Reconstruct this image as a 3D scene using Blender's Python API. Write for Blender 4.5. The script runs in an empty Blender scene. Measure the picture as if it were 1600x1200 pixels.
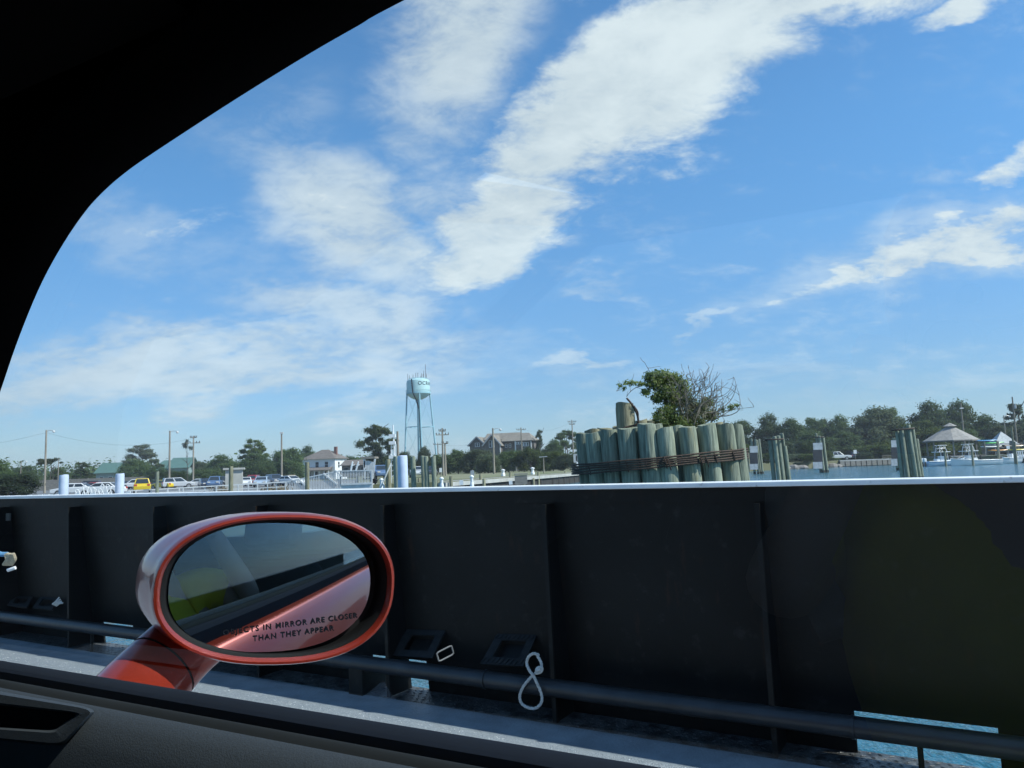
import bpy, bmesh, math, random
from mathutils import Vector, Matrix, Euler

random.seed(7)
SC = bpy.context.scene
COL = SC.collection
V = Vector

# ------------------------------------------------------------------ camera
EYE = V((0, 0, 2.1))
FPX = 1200.0
PITCH = math.atan(130 / FPX)
ROLL = math.radians(1.95)
_fw = V((0, math.cos(PITCH), math.sin(PITCH)))
_r0 = V((1, 0, 0))
_u0 = V((0, -math.sin(PITCH), math.cos(PITCH)))
_R = _r0 * math.cos(ROLL) - _u0 * math.sin(ROLL)
_U = _u0 * math.cos(ROLL) + _r0 * math.sin(ROLL)
cd = bpy.data.cameras.new('camera')
cam = bpy.data.objects.new('camera', cd)
COL.objects.link(cam)
cd.sensor_width = 36.0
cd.lens = 36.0 * FPX / 1600.0
cd.clip_start = 0.02
cd.clip_end = 8000
m3 = Matrix((_R, _U, -_fw)).transposed()
cam.matrix_world = Matrix.Translation(EYE) @ m3.to_4x4()
SC.camera = cam

# ------------------------------------------------------------------ sun, sky, exposure
SUN_AZ, SUN_EL = math.radians(108), math.radians(46)
sdir = V((math.sin(SUN_AZ) * math.cos(SUN_EL), math.cos(SUN_AZ) * math.cos(SUN_EL), math.sin(SUN_EL)))
sl = bpy.data.lights.new('sun', 'SUN')
sl.energy = 4.0
sl.angle = math.radians(0.53)
sl.color = (1.0, 0.95, 0.87)
so = bpy.data.objects.new('sun', sl)
COL.objects.link(so)
so.rotation_euler = (-sdir).to_track_quat('-Z', 'Y').to_euler()
so.location = (0, 0, 60)

SC.view_settings.view_transform = 'Standard'
SC.view_settings.look = 'None'
SC.view_settings.gamma = 1
SC.view_settings.exposure = 0.78
SC.view_settings.use_curve_mapping = False
SC.render.engine = 'CYCLES'
SC.cycles.use_denoising = True
SC.cycles.max_bounces = 8
SC.cycles.transparent_max_bounces = 16
SC.cycles.sample_clamp_indirect = 4.0


def ray(px, py):
    return (_fw * FPX + _R * (px - 800) - _U * (py - 600))


def at(px, py, dep):
    """world point seen at photograph position (px,py), dep metres ahead"""
    d = ray(px, py)
    return EYE + d * (dep / d.y)


def onz(px, py, z):
    d = ray(px, py)
    return EYE + d * ((z - EYE.z) / d.z)


def spot(px, dep, z, py=730):
    p = at(px, py, dep)
    return V((p.x, p.y, z))


def horizon(px):
    return 730 - 0.034 * (px - 800)


SKY_K = 0.12
world = bpy.data.worlds.new('World')
SC.world = world
world.use_nodes = True
wt = world.node_tree
wt.nodes.clear()


def wn(t, **kw):
    n = wt.nodes.new(t)
    for k, v in kw.items():
        setattr(n, k, v)
    return n


def wl(a, b):
    wt.links.new(a, b)


def wmath(op, a, b=None, clamp=False):
    n = wn('ShaderNodeMath', operation=op, use_clamp=clamp)
    for i, v in enumerate((a, b)):
        if v is None:
            continue
        if hasattr(v, 'type'):
            wl(v, n.inputs[i])
        else:
            n.inputs[i].default_value = v
    return n.outputs[0]


def wrange(v, a, b, c=0.0, d=1.0, smooth=True):
    n = wn('ShaderNodeMapRange')
    n.interpolation_type = 'SMOOTHSTEP' if smooth else 'LINEAR'
    wl(v, n.inputs[0])
    n.inputs[1].default_value, n.inputs[2].default_value = a, b
    n.inputs[3].default_value, n.inputs[4].default_value = c, d
    return n.outputs[0]


w_out = wn('ShaderNodeOutputWorld')
w_bg = wn('ShaderNodeBackground')
w_bg.inputs[1].default_value = SKY_K
sky = wn('ShaderNodeTexSky')
sky.sky_type = 'NISHITA'
sky.sun_disc = False
sky.sun_elevation = SUN_EL
sky.sun_rotation = SUN_AZ
sky.altitude = 0
sky.air_density = 1.0
sky.dust_density = 0.25
sky.ozone_density = 3.5
tc = wn('ShaderNodeTexCoord')
dirv = tc.outputs['Generated']
# planar cloud-deck coordinates: direction divided by its height
sep = wn('ShaderNodeSeparateXYZ')
wl(dirv, sep.inputs[0])
zc = wmath('ADD', wmath('MAXIMUM', sep.outputs[2], 0.0), 0.34)
plane = wn('ShaderNodeCombineXYZ')
wl(wmath('DIVIDE', sep.outputs[0], zc), plane.inputs[0])
wl(wmath('DIVIDE', sep.outputs[1], zc), plane.inputs[1])


def wnoise(vec, scale, detail, rough, dist=0.0):
    n = wn('ShaderNodeTexNoise')
    wl(vec, n.inputs['Vector'])
    n.inputs['Scale'].default_value = scale
    n.inputs['Detail'].default_value = detail
    n.inputs['Roughness'].default_value = rough
    n.inputs['Distortion'].default_value = dist
    return n


rot = wn('ShaderNodeMapping')
rot.inputs['Rotation'].default_value = (0, 0, math.radians(35))
rot.inputs['Scale'].default_value = (1.0, 1.35, 1.0)
wl(plane.outputs[0], rot.inputs[0])
n_fine = wnoise(rot.outputs[0], 9.0, 11, 0.70, 0.3)
n_mid = wnoise(rot.outputs[0], 2.8, 7, 0.58, 0.2)
n_big = wnoise(plane.outputs[0], 0.55, 3, 0.5)
# wobble for the cloud outlines
n_wob = wnoise(rot.outputs[0], 2.6, 6, 0.6)
wob = wn('ShaderNodeVectorMath', operation='SUBTRACT')
wl(n_wob.outputs['Color'], wob.inputs[0])
wob.inputs[1].default_value = (0.5, 0.5, 0.5)
wob2 = wn('ShaderNodeVectorMath', operation='SCALE')
wl(wob.outputs[0], wob2.inputs[0])
wob2.inputs['Scale'].default_value = 0.19
wdir = wn('ShaderNodeVectorMath', operation='ADD')
wl(dirv, wdir.inputs[0])
wl(wob2.outputs[0], wdir.inputs[1])


def bank(px, py, ang, la, lb, strength):
    """soft cloud bank: centre, tilt (deg, up to the right) and half sizes in the sky"""
    c = ray(px, py).normalized()
    ca, sa = math.cos(math.radians(ang)), math.sin(math.radians(ang))
    a = (_R * ca + _U * sa)
    a = (a - c * a.dot(c)).normalized()
    b = c.cross(a).normalized()
    k = ray(px, py).length
    da = wn('ShaderNodeVectorMath', operation='DOT_PRODUCT')
    db = wn('ShaderNodeVectorMath', operation='DOT_PRODUCT')
    wl(wdir.outputs[0], da.inputs[0])
    wl(wdir.outputs[0], db.inputs[0])
    da.inputs[1].default_value = a * (k / la)
    db.inputs[1].default_value = b * (k / lb)
    cb = wn('ShaderNodeCombineXYZ')
    wl(da.outputs['Value'], cb.inputs[0])
    wl(db.outputs['Value'], cb.inputs[1])
    ln = wn('ShaderNodeVectorMath', operation='LENGTH')
    wl(cb.outputs[0], ln.inputs[0])
    return wrange(ln.outputs['Value'], 1.35, 0.35, 0, strength)


dense = [(1000, 165, 27, 300, 92, 1.0), (1220, 25, 12, 250, 52, 0.95), (860, 240, 20, 150, 60, 1.0),
         (770, 345, 35, 165, 78, 0.98), (1090, 60, 25, 150, 55, 0.9), (740, 395, 12, 130, 42, 0.85), (690, 440, 5, 120, 26, 0.5),
         (535, 330, -50, 150, 50, 0.62), (620, 395, -10, 150, 45, 0.62), (480, 285, -60, 60, 30, 0.5),
         (1470, 392, 17, 280, 27, 0.80), (1592, 255, 50, 60, 34, 0.62), (1475, 15, 30, 80, 24, 0.8)]
thin = [(545, 335, -45, 190, 100, 0.95), (640, 330, 20, 190, 70, 0.6), (1440, 400, 14, 330, 60, 0.5), (715, 75, 70, 180, 120, 1.0), (650, 190, 75, 100, 70, 0.55), (560, 500, -8, 200, 62, 0.78),
        (330, 585, 2, 470, 68, 0.85), (905, 563, 17, 110, 16, 0.60), (1120, 495, 12, 70, 12, 0.55),
        (940, 452, 5, 70, 14, 0.45), (1440, 295, 0, 60, 26, 0.38), (220, 395, -20, 130, 50, 0.34),
        (420, 190, 30, 140, 50, 0.32), (1150, 590, 0, 700, 36, 0.30), (1530, 150, 10, 120, 24, 0.2),
        (660, 290, 20, 40, 20, 0.6), (470, 420, 0, 180, 50, 0.25)]


def union(lst):
    acc = None
    for b in lst:
        v = bank(*b)
        acc = v if acc is None else wmath('MAXIMUM', acc, v)
    return acc


md = union(dense)
mt = union(thin)
# broken edges from the noise
fine = wmath('SUBTRACT', n_fine.outputs[0], 0.5)
mid = wmath('SUBTRACT', n_mid.outputs[0], 0.5)
nz = wmath('ADD', wmath('MULTIPLY', fine, 1.7), wmath('MULTIPLY', mid, 1.5))
c1 = wrange(wmath('ADD', md, nz), 0.14, 0.95)
c2 = wmath('MULTIPLY', mt, wrange(wmath('ADD', nz, wmath('MULTIPLY', mt, 0.5)), -0.28, 0.50))
# the same kind of thin broken cloud over the whole dome
gen = wmath('MULTIPLY', wrange(wmath('ADD', n_big.outputs[0], wmath('MULTIPLY', nz, 0.5)), 0.50, 0.95), 0.50)
cov = wmath('MAXIMUM', wmath('MAXIMUM', wmath('MULTIPLY', c1, 0.95), wmath('MULTIPLY', c2, 0.86)), gen, clamp=True)
ccol = wn('ShaderNodeMix', data_type='RGBA')
wl(wrange(wmath('ADD', n_mid.outputs[0], wmath('MULTIPLY', fine, 0.5)), 0.35, 0.70), ccol.inputs[0])
ccol.inputs[6].default_value = (3.5, 3.9, 4.2, 1)
ccol.inputs[7].default_value = (4.7, 5.0, 5.1, 1)
skyt = wn('ShaderNodeMix', data_type='RGBA', blend_type='MULTIPLY')
skyt.inputs[0].default_value = 1.0
wl(sky.outputs[0], skyt.inputs[6])
low = wn('ShaderNodeMix', data_type='RGBA')
wl(wrange(sep.outputs[2], 0.0, 0.42), low.inputs[0])
low.inputs[6].default_value = (0.46, 0.56, 0.70, 1)
low.inputs[7].default_value = (0.60, 0.92, 1.04, 1)
wl(low.outputs[2], skyt.inputs[7])
wmix = wn('ShaderNodeMix', data_type='RGBA')
wl(wmath('MULTIPLY', cov, wrange(sep.outputs[2], 0.0, 0.04)), wmix.inputs[0])
wl(skyt.outputs[2], wmix.inputs[6])
wl(ccol.outputs[2], wmix.inputs[7])
wl(wmix.outputs[2], w_bg.inputs[0])
wl(w_bg.outputs[0], w_out.inputs[0])


# ------------------------------------------------------------------ materials
def LZ(px):
    """land height: the lot at the left lies lower than the rest"""
    return 0.55 if px < 560 else 1.2


def pm(name, col, rough=0.6, metal=0.0, var=0.18, scale=6.0, stretch=(1, 1, 1), bump=0.0, bscale=None,
       col2=None, coat=0.0, spec=0.5, rnd=0.0, detail=5.0, contrast=(0.3, 0.7)):
    m = bpy.data.materials.new(name)
    m.use_nodes = True
    t = m.node_tree
    N, L = t.nodes, t.links
    p = N['Principled BSDF']
    p.inputs['Roughness'].default_value = rough
    p.inputs['Metallic'].default_value = metal
    p.inputs['Specular IOR Level'].default_value = spec
    p.inputs['Coat Weight'].default_value = coat
    p.inputs['Coat Roughness'].default_value = 0.03
    tcn = N.new('ShaderNodeTexCoord')
    mp = N.new('ShaderNodeMapping')
    mp.inputs['Scale'].default_value = stretch
    L.new(tcn.outputs['Object'], mp.inputs[0])
    no = N.new('ShaderNodeTexNoise')
    no.inputs['Scale'].default_value = scale
    no.inputs['Detail'].default_value = detail
    L.new(mp.outputs[0], no.inputs['Vector'])
    mr = N.new('ShaderNodeMapRange')
    mr.inputs[1].default_value, mr.inputs[2].default_value = contrast
    L.new(no.outputs[0], mr.inputs[0])
    mx = N.new('ShaderNodeMix')
    mx.data_type = 'RGBA'
    a = tuple(col)
    b = tuple(col2) if col2 else tuple(min(1, c * (1 + var)) for c in col)
    if not col2:
        a = tuple(c * (1 - var) for c in col)
    mx.inputs[6].default_value = (*a, 1)
    mx.inputs[7].default_value = (*b, 1)
    L.new(mr.outputs[0], mx.inputs[0])
    out = mx.outputs[2]
    if rnd:
        oi = N.new('ShaderNodeObjectInfo')
        r2 = N.new('ShaderNodeMapRange')
        r2.inputs[3].default_value, r2.inputs[4].default_value = 1 - rnd, 1 + rnd
        L.new(oi.outputs['Random'], r2.inputs[0])
        vm = N.new('ShaderNodeVectorMath')
        vm.operation = 'SCALE'
        L.new(out, vm.inputs[0])
        L.new(r2.outputs[0], vm.inputs['Scale'])
        out = vm.outputs[0]
    L.new(out, p.inputs['Base Color'])
    if bump:
        n2 = N.new('ShaderNodeTexNoise')
        n2.inputs['Scale'].default_value = bscale or scale * 3
        n2.inputs['Detail'].default_value = 4
        L.new(mp.outputs[0], n2.inputs['Vector'])
        bp = N.new('ShaderNodeBump')
        bp.inputs['Strength'].default_value = bump
        bp.inputs['Distance'].default_value = 0.02
        L.new(n2.outputs[0], bp.inputs['Height'])
        L.new(bp.outputs[0], p.inputs['Normal'])
    return m


def leafmat(name, c_dark, c_light, scale=1.2, rough=0.65, rnd=0.25):
    m = pm(name, c_dark, rough=rough, col2=c_light, scale=scale, rnd=rnd, detail=6, contrast=(0.36, 0.64), spec=0.25)
    p = m.node_tree.nodes['Principled BSDF']
    t = m.node_tree
    tr = t.nodes.new('ShaderNodeBsdfTranslucent')
    src = p.inputs['Base Color'].links[0].from_socket
    t.links.new(src, tr.inputs[0])
    mx = t.nodes.new('ShaderNodeMixShader')
    mx.inputs[0].default_value = 0.5
    t.links.new(p.outputs[0], mx.inputs[1])
    t.links.new(tr.outputs[0], mx.inputs[2])
    t.links.new(mx.outputs[0], t.nodes['Material Output'].inputs[0])
    return m


def panemat(name, tint, refl=1.0, ior=1.54):
    m = bpy.data.materials.new(name)
    m.use_nodes = True
    t = m.node_tree
    t.nodes.clear()
    o = t.nodes.new('ShaderNodeOutputMaterial')
    tr = t.nodes.new('ShaderNodeBsdfTransparent')
    tr.inputs[0].default_value = (*tint, 1)
    gl = t.nodes.new('ShaderNodeBsdfGlossy')
    gl.inputs['Roughness'].default_value = 0.0
    gl.inputs[0].default_value = (refl, refl, refl, 1)
    fr = t.nodes.new('ShaderNodeFresnel')
    ge = t.nodes.new('ShaderNodeNewGeometry')
    im = t.nodes.new('ShaderNodeMapRange')          # same index from either face of the thin pane
    im.inputs[3].default_value, im.inputs[4].default_value = ior, 1 / ior
    t.links.new(ge.outputs['Backfacing'], im.inputs[0])
    t.links.new(im.outputs[0], fr.inputs[0])
    mx = t.nodes.new('ShaderNodeMixShader')
    dbl = t.nodes.new('ShaderNodeMath')             # both faces of the pane reflect: 2F/(1+F)
    dbl.operation = 'MULTIPLY'
    dbl.inputs[1].default_value = 2.0
    one = t.nodes.new('ShaderNodeMath')
    one.operation = 'ADD'
    one.inputs[1].default_value = 1.0
    two = t.nodes.new('ShaderNodeMath')
    two.operation = 'DIVIDE'
    two.use_clamp = True
    t.links.new(fr.outputs[0], dbl.inputs[0])
    t.links.new(fr.outputs[0], one.inputs[0])
    t.links.new(dbl.outputs[0], two.inputs[0])
    t.links.new(one.outputs[0], two.inputs[1])
    t.links.new(two.outputs[0], mx.inputs[0])
    t.links.new(tr.outputs[0], mx.inputs[1])
    t.links.new(gl.outputs[0], mx.inputs[2])
    t.links.new(mx.outputs[0], o.inputs[0])
    return m


M = {}
M['shaded_web'] = pm('shaded_web_black', (0.006, 0.0065, 0.007), rough=0.6, var=0.3, scale=4, spec=0.15)  # darker than the plate black: shade on the webs put into the colour
M['black_steel'] = pm('black_steel_paint', (0.0085, 0.0088, 0.0082), rough=0.5, spec=0.2, var=0.35, scale=3.5, bump=0.12, bscale=14, contrast=(0.2, 0.85))
def wear(m, scale, thr, col, stretch=(1, 1, 1)):
    """sparse scuffs, salt and rust over the paint"""
    t = m.node_tree
    p = t.nodes['Principled BSDF']
    src = p.inputs['Base Color'].links[0].from_socket
    tc_n = t.nodes.new('ShaderNodeTexCoord')
    mp = t.nodes.new('ShaderNodeMapping')
    mp.inputs['Scale'].default_value = stretch
    no = t.nodes.new('ShaderNodeTexNoise')
    no.inputs['Scale'].default_value = scale
    no.inputs['Detail'].default_value = 8
    no.inputs['Roughness'].default_value = 0.65
    mr = t.nodes.new('ShaderNodeMapRange')
    mr.inputs[1].default_value, mr.inputs[2].default_value = thr, thr + 0.14
    mx = t.nodes.new('ShaderNodeMix')
    mx.data_type = 'RGBA'
    mx.inputs[7].default_value = (*col, 1)
    t.links.new(tc_n.outputs['Object'], mp.inputs[0])
    t.links.new(mp.outputs[0], no.inputs['Vector'])
    t.links.new(no.outputs[0], mr.inputs[0])
    t.links.new(mr.outputs[0], mx.inputs[0])
    t.links.new(src, mx.inputs[6])
    t.links.new(mx.outputs[2], p.inputs['Base Color'])


wear(M['black_steel'], 11, 0.585, (0.026, 0.026, 0.024))
wear(M['black_steel'], 4, 0.60, (0.034, 0.018, 0.011), (3.5, 3.5, 0.4))
wear(M['black_steel'], 45, 0.68, (0.10, 0.10, 0.095))
M['pillar_trim'] = pm('pillar_trim_black', (0.013, 0.013, 0.0145), rough=0.8, spec=0.12, var=0.08, scale=250, bump=0.06, bscale=600)
M['pipe_paint'] = pm('worn_pipe_paint', (0.022, 0.024, 0.026), rough=0.36, var=0.35, scale=9, bump=0.1)
M['white_rim'] = pm('white_paint_rim', (0.78, 0.79, 0.78), rough=0.45, var=0.08, scale=9)
M['deck_grey'] = pm('deck_paint_grey', (0.21, 0.245, 0.275), rough=0.42, col2=(0.36, 0.40, 0.43), scale=190, detail=3, bump=0.6, bscale=160, contrast=(0.42, 0.62))  # pale speckle in the colour stands in for sun sparkle
M['deck_margin'] = pm('deck_margin_grey', (0.215, 0.25, 0.275), rough=0.5, var=0.2, scale=7, bump=0.3, bscale=60)
M['deck_tread'] = pm('deck_tread_dark', (0.07, 0.074, 0.075), rough=0.42, var=0.75, scale=18, bump=0.4, bscale=70, contrast=(0.35, 0.7))
M['grit'] = pm('glint_white_grit', (0.80, 0.82, 0.82), rough=0.25, var=0.1)
M['rope'] = pm('rope_white', (0.62, 0.62, 0.58), rough=0.9, var=0.2, scale=120, stretch=(1, 1, 1), bump=0.6, bscale=260)
M['rope_tan'] = pm('rope_tan', (0.42, 0.36, 0.25), rough=0.9, var=0.25, scale=80)
M['rope_blue'] = pm('rope_blue', (0.12, 0.28, 0.45), rough=0.8, var=0.2, scale=80)
M['link_steel'] = pm('link_steel', (0.12, 0.125, 0.125), rough=0.7)
M['pad_dark'] = pm('dark_deck_fitting', (0.016, 0.018, 0.019), rough=0.6, spec=0.25, var=0.3, scale=30)
M['dull_plate'] = pm('dull_plate', (0.10, 0.105, 0.10), rough=0.7)
M['galv'] = pm('galvanised', (0.45, 0.46, 0.46), rough=0.45, metal=0.5, var=0.15, scale=20)
M['pile_green'] = pm('treated_pile_green', (0.120, 0.140, 0.105), rough=0.88, spec=0.2, col2=(0.32, 0.35, 0.265), scale=4.5, stretch=(6, 6, 0.55), bump=0.7, bscale=6, rnd=0.18, detail=7, contrast=(0.3, 0.72))
M['pile_brown'] = pm('treated_pile_brown', (0.15, 0.14, 0.085), rough=0.85, col2=(0.31, 0.30, 0.20), scale=4, stretch=(5, 5, 0.6), bump=0.5, rnd=0.2)
M['pile_end'] = pm('pile_cut_end', (0.24, 0.23, 0.16), rough=0.9, var=0.3, scale=14)
M['pile_wet'] = pm('pile_waterline', (0.03, 0.03, 0.022), rough=0.5, var=0.3, scale=8)
M['rust'] = pm('rusty_cable', (0.022, 0.015, 0.011), rough=0.8, var=0.4, scale=25, col2=(0.075, 0.042, 0.026))
M['steel_pile'] = pm('steel_pile_paint', (0.40, 0.47, 0.60), rough=0.5, col2=(0.58, 0.65, 0.78), scale=1.3, bump=0.1)
M['white_paint'] = pm('white_paint', (0.76, 0.77, 0.77), rough=0.5, var=0.06, scale=3)
M['black_paint'] = pm('black_board_paint', (0.025, 0.027, 0.033), rough=0.6, var=0.3, scale=3)
M['grey_board'] = pm('grey_board_paint', (0.42, 0.44, 0.45), rough=0.7, var=0.2, scale=3)
M['alu'] = pm('weathered_aluminium', (0.56, 0.57, 0.57), rough=0.6, var=0.12, scale=3)
M['concrete'] = pm('pale_concrete', (0.40, 0.40, 0.37), rough=0.9, var=0.15, scale=1.2)
M['asphalt'] = pm('asphalt', (0.16, 0.165, 0.17), rough=0.9, var=0.2, scale=0.25)
M['sandy'] = pm('sandy_verge', (0.24, 0.22, 0.15), rough=0.95, col2=(0.12, 0.15, 0.05), scale=0.14, detail=8)
M['land'] = pm('land', (0.10, 0.11, 0.05), rough=0.95, col2=(0.17, 0.16, 0.09), scale=0.05, detail=8)
M['lawn'] = pm('lawn', (0.10, 0.16, 0.04), rough=0.95, col2=(0.19, 0.22, 0.08), scale=0.3, detail=8)
M['timber_dark'] = pm('dark_bulkhead_timber', (0.035, 0.032, 0.028), rough=0.85, var=0.4, scale=1.5, stretch=(4, 4, 0.5))
M['timber_grey'] = pm('weathered_timber', (0.24, 0.22, 0.19), rough=0.9, var=0.25, scale=2, stretch=(1, 1, 3))
M['timber_dock'] = pm('dock_timber', (0.22, 0.19, 0.15), rough=0.9, var=0.3, scale=2)
M['pole_wood'] = pm('utility_pole_wood', (0.17, 0.15, 0.12), rough=0.9, col2=(0.30, 0.27, 0.22), scale=2, stretch=(4, 4, 0.3), rnd=0.2)
M['pole_dark'] = pm('dark_pole_fittings', (0.08, 0.08, 0.08), rough=0.7)
M['trunk'] = pm('bark', (0.085, 0.068, 0.052), rough=0.95, var=0.35, scale=3, rnd=0.2)
M['trunk_pale'] = pm('pale_bark', (0.20, 0.18, 0.15), rough=0.95, var=0.3, scale=3)
M['leaf_oak'] = leafmat('oak_leaves', (0.060, 0.098, 0.034), (0.125, 0.185, 0.062), scale=0.35)
M['leaf_bright'] = leafmat('bright_leaves', (0.065, 0.098, 0.022), (0.125, 0.165, 0.042), scale=0.4)
M['leaf_grey'] = leafmat('grey_leaves', (0.075, 0.102, 0.052), (0.140, 0.170, 0.088), scale=0.4)
M['leaf_pine'] = leafmat('pine_needles', (0.045, 0.065, 0.024), (0.105, 0.125, 0.045), scale=0.45)
M['leaf_cedar'] = leafmat('cedar_needles', (0.045, 0.074, 0.033), (0.096, 0.134, 0.056), scale=0.4)
M['leaf_vine'] = leafmat('vine_leaves', (0.085, 0.14, 0.028), (0.33, 0.40, 0.13), scale=9)
M['leaf_pale'] = leafmat('painted_leaf_highlights', (0.30, 0.31, 0.22), (0.55, 0.55, 0.42), scale=9)  # near-white colour imitates gloss highlights on the shrub's leaves
M['leaf_dry'] = leafmat('dry_grey_leaves', (0.10, 0.11, 0.06), (0.24, 0.24, 0.16), scale=9)
M['twig'] = pm('dry_twigs', (0.17, 0.15, 0.12), rough=0.9, var=0.3, scale=6)
M['tank_blue'] = pm('tank_pale_blue', (0.40, 0.60, 0.62), rough=0.5, var=0.06, scale=0.3)
M['tower_steel'] = pm('tower_blue_steel', (0.26, 0.46, 0.53), rough=0.5, var=0.1, scale=0.5)
M['ink'] = pm('dark_lettering', (0.012, 0.016, 0.022), rough=0.9, spec=0.02)
M['roof_green'] = pm('green_metal_roof', (0.085, 0.165, 0.145), rough=0.55, var=0.08, scale=0.8)
M['green_wall'] = pm('pale_green_siding', (0.26, 0.34, 0.33), rough=0.8, var=0.1)
M['roof_brown'] = pm('brown_shingle_roof', (0.155, 0.135, 0.12), rough=0.9, var=0.25, scale=1.6)
M['roof_tan'] = pm('tan_shingle_roof', (0.20, 0.18, 0.15), rough=0.9, var=0.22, scale=1.6)
M['shingle_wall'] = pm('grey_shingle_wall', (0.15, 0.135, 0.12), rough=0.9, var=0.22, scale=2.2)
M['roof_pale'] = pm('pale_grey_shingles', (0.27, 0.255, 0.235), rough=0.9, var=0.2, scale=2)
M['white_wall'] = pm('white_siding', (0.74, 0.76, 0.77), rough=0.7, var=0.05, scale=1)
M['brick'] = pm('chimney_brick', (0.20, 0.10, 0.08), rough=0.9, var=0.2)
M['dark_glass'] = pm('dark_window_glass', (0.03, 0.04, 0.05), rough=0.08, var=0.1)
M['tyre'] = pm('tyre_rubber', (0.02, 0.02, 0.02), rough=0.8)
M['rimmetal'] = pm('wheel_metal', (0.4, 0.4, 0.42), rough=0.35, metal=0.6)
M['lamp_glass'] = pm('lamp_glass', (0.6, 0.6, 0.58), rough=0.2)
M['rock'] = pm('shore_rock', (0.22, 0.20, 0.18), rough=0.95, var=0.3, scale=2)
M['brush'] = pm('dry_brush', (0.22, 0.18, 0.12), rough=0.95, var=0.4, scale=2)
M['gelcoat'] = pm('white_gelcoat', (0.78, 0.79, 0.78), rough=0.25, var=0.04, scale=1, coat=0.4)
M['boat_blue'] = pm('pale_blue_hull', (0.42, 0.58, 0.72), rough=0.25, var=0.04, scale=1, coat=0.4)
M['motor_black'] = pm('dark_motor_cowl', (0.05, 0.055, 0.06), rough=0.35)
M['red_car'] = pm('metallic_orange_red', (0.29, 0.028, 0.011), rough=0.34, metal=0.45, var=0.06, scale=300, coat=0.6)
M['black_plastic'] = pm('black_plastic', (0.012, 0.013, 0.014), rough=0.5, spec=0.2, var=0.1, scale=40)
M['bezel_black'] = pm('bezel_black', (0.006, 0.006, 0.0065), rough=0.7, spec=0.15)
M['trim_grey'] = pm('grained_trim', (0.072, 0.086, 0.100), rough=0.7, spec=0.15, var=0.08, scale=500, bump=0.12, bscale=900)
M['seal_grey'] = pm('rubber_seal', (0.030, 0.034, 0.036), rough=0.85, spec=0.06)
M['belt_mould'] = pm('belt_moulding', (0.012, 0.016, 0.024), rough=0.9, spec=0.02, var=0.05)
M['headliner'] = pm('black_headliner', (0.005, 0.0052, 0.0055), rough=0.95, spec=0.04)
M['seat_fabric'] = pm('charcoal_seat_fabric', (0.03, 0.032, 0.036), rough=0.9, var=0.15, scale=60)
M['shirt'] = pm('yellow_shirt_cloth', (0.84, 0.66, 0.035), rough=0.9, var=0.08, scale=14, bump=0.3, bscale=7)
M['skin'] = pm('skin', (0.50, 0.33, 0.25), rough=0.55, var=0.05)
M['hair'] = pm('brown_hair', (0.06, 0.04, 0.028), rough=0.8)
M['trousers'] = pm('grey_trousers', (0.20, 0.20, 0.21), rough=0.9)
M['cam_black'] = pm('camera_body_black', (0.02, 0.02, 0.02), rough=0.5)
M['strap'] = pm('grey_strap', (0.35, 0.35, 0.34), rough=0.8)
M['car_glass'] = panemat('car_side_glass', (0.86, 0.925, 0.935))
M['rear_glass'] = panemat('car_rear_glass', (0.34, 0.40, 0.40))
mm = bpy.data.materials.new('mirror_silver')
mm.use_nodes = True
_p = mm.node_tree.nodes['Principled BSDF']
_p.inputs['Base Color'].default_value = (0.52, 0.62, 0.67, 1)
_p.inputs['Metallic'].default_value = 1
_p.inputs['Roughness'].default_value = 0.015
M['mirror'] = mm


def carpaint(name, c):
    k = 'paint_' + name
    if k not in M:
        M[k] = pm('car_paint_' + name, c, rough=0.3, coat=0.6, var=0.03)
    return M[k]


wear(M['white_rim'], 24, 0.62, (0.30, 0.27, 0.24), (1, 1, 1))
wear(M['pile_green'], 2.2, 0.60, (0.055, 0.062, 0.050), (6, 6, 0.35))
wear(M['pile_green'], 1.6, 0.60, (0.30, 0.26, 0.13), (2.5, 2.5, 0.5))
wear(M['pile_green'], 9, 0.70, (0.04, 0.045, 0.035), (1, 1, 0.7))

# water
wm = bpy.data.materials.new('harbour_water')
wm.use_nodes = True
_t = wm.node_tree
_p = _t.nodes['Principled BSDF']
_p.inputs['Base Color'].default_value = (0.028, 0.120, 0.170, 1)
_p.inputs['Roughness'].default_value = 0.12
_tc = _t.nodes.new('ShaderNodeTexCoord')
_mp = _t.nodes.new('ShaderNodeMapping')
_mp.inputs['Scale'].default_value = (1.0, 0.55, 1)
_t.links.new(_tc.outputs['Object'], _mp.inputs[0])
_n1 = _t.nodes.new('ShaderNodeTexNoise')
_n1.inputs['Scale'].default_value = 0.8
_n1.inputs['Detail'].default_value = 6
_n1.inputs['Roughness'].default_value = 0.6
_t.links.new(_mp.outputs[0], _n1.inputs['Vector'])
_bp = _t.nodes.new('ShaderNodeBump')
_bp.inputs['Strength'].default_value = 0.75
_bp.inputs['Distance'].default_value = 0.5
_t.links.new(_n1.outputs[0], _bp.inputs['Height'])
_t.links.new(_bp.outputs[0], _p.inputs['Normal'])
M['water'] = wm


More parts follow.
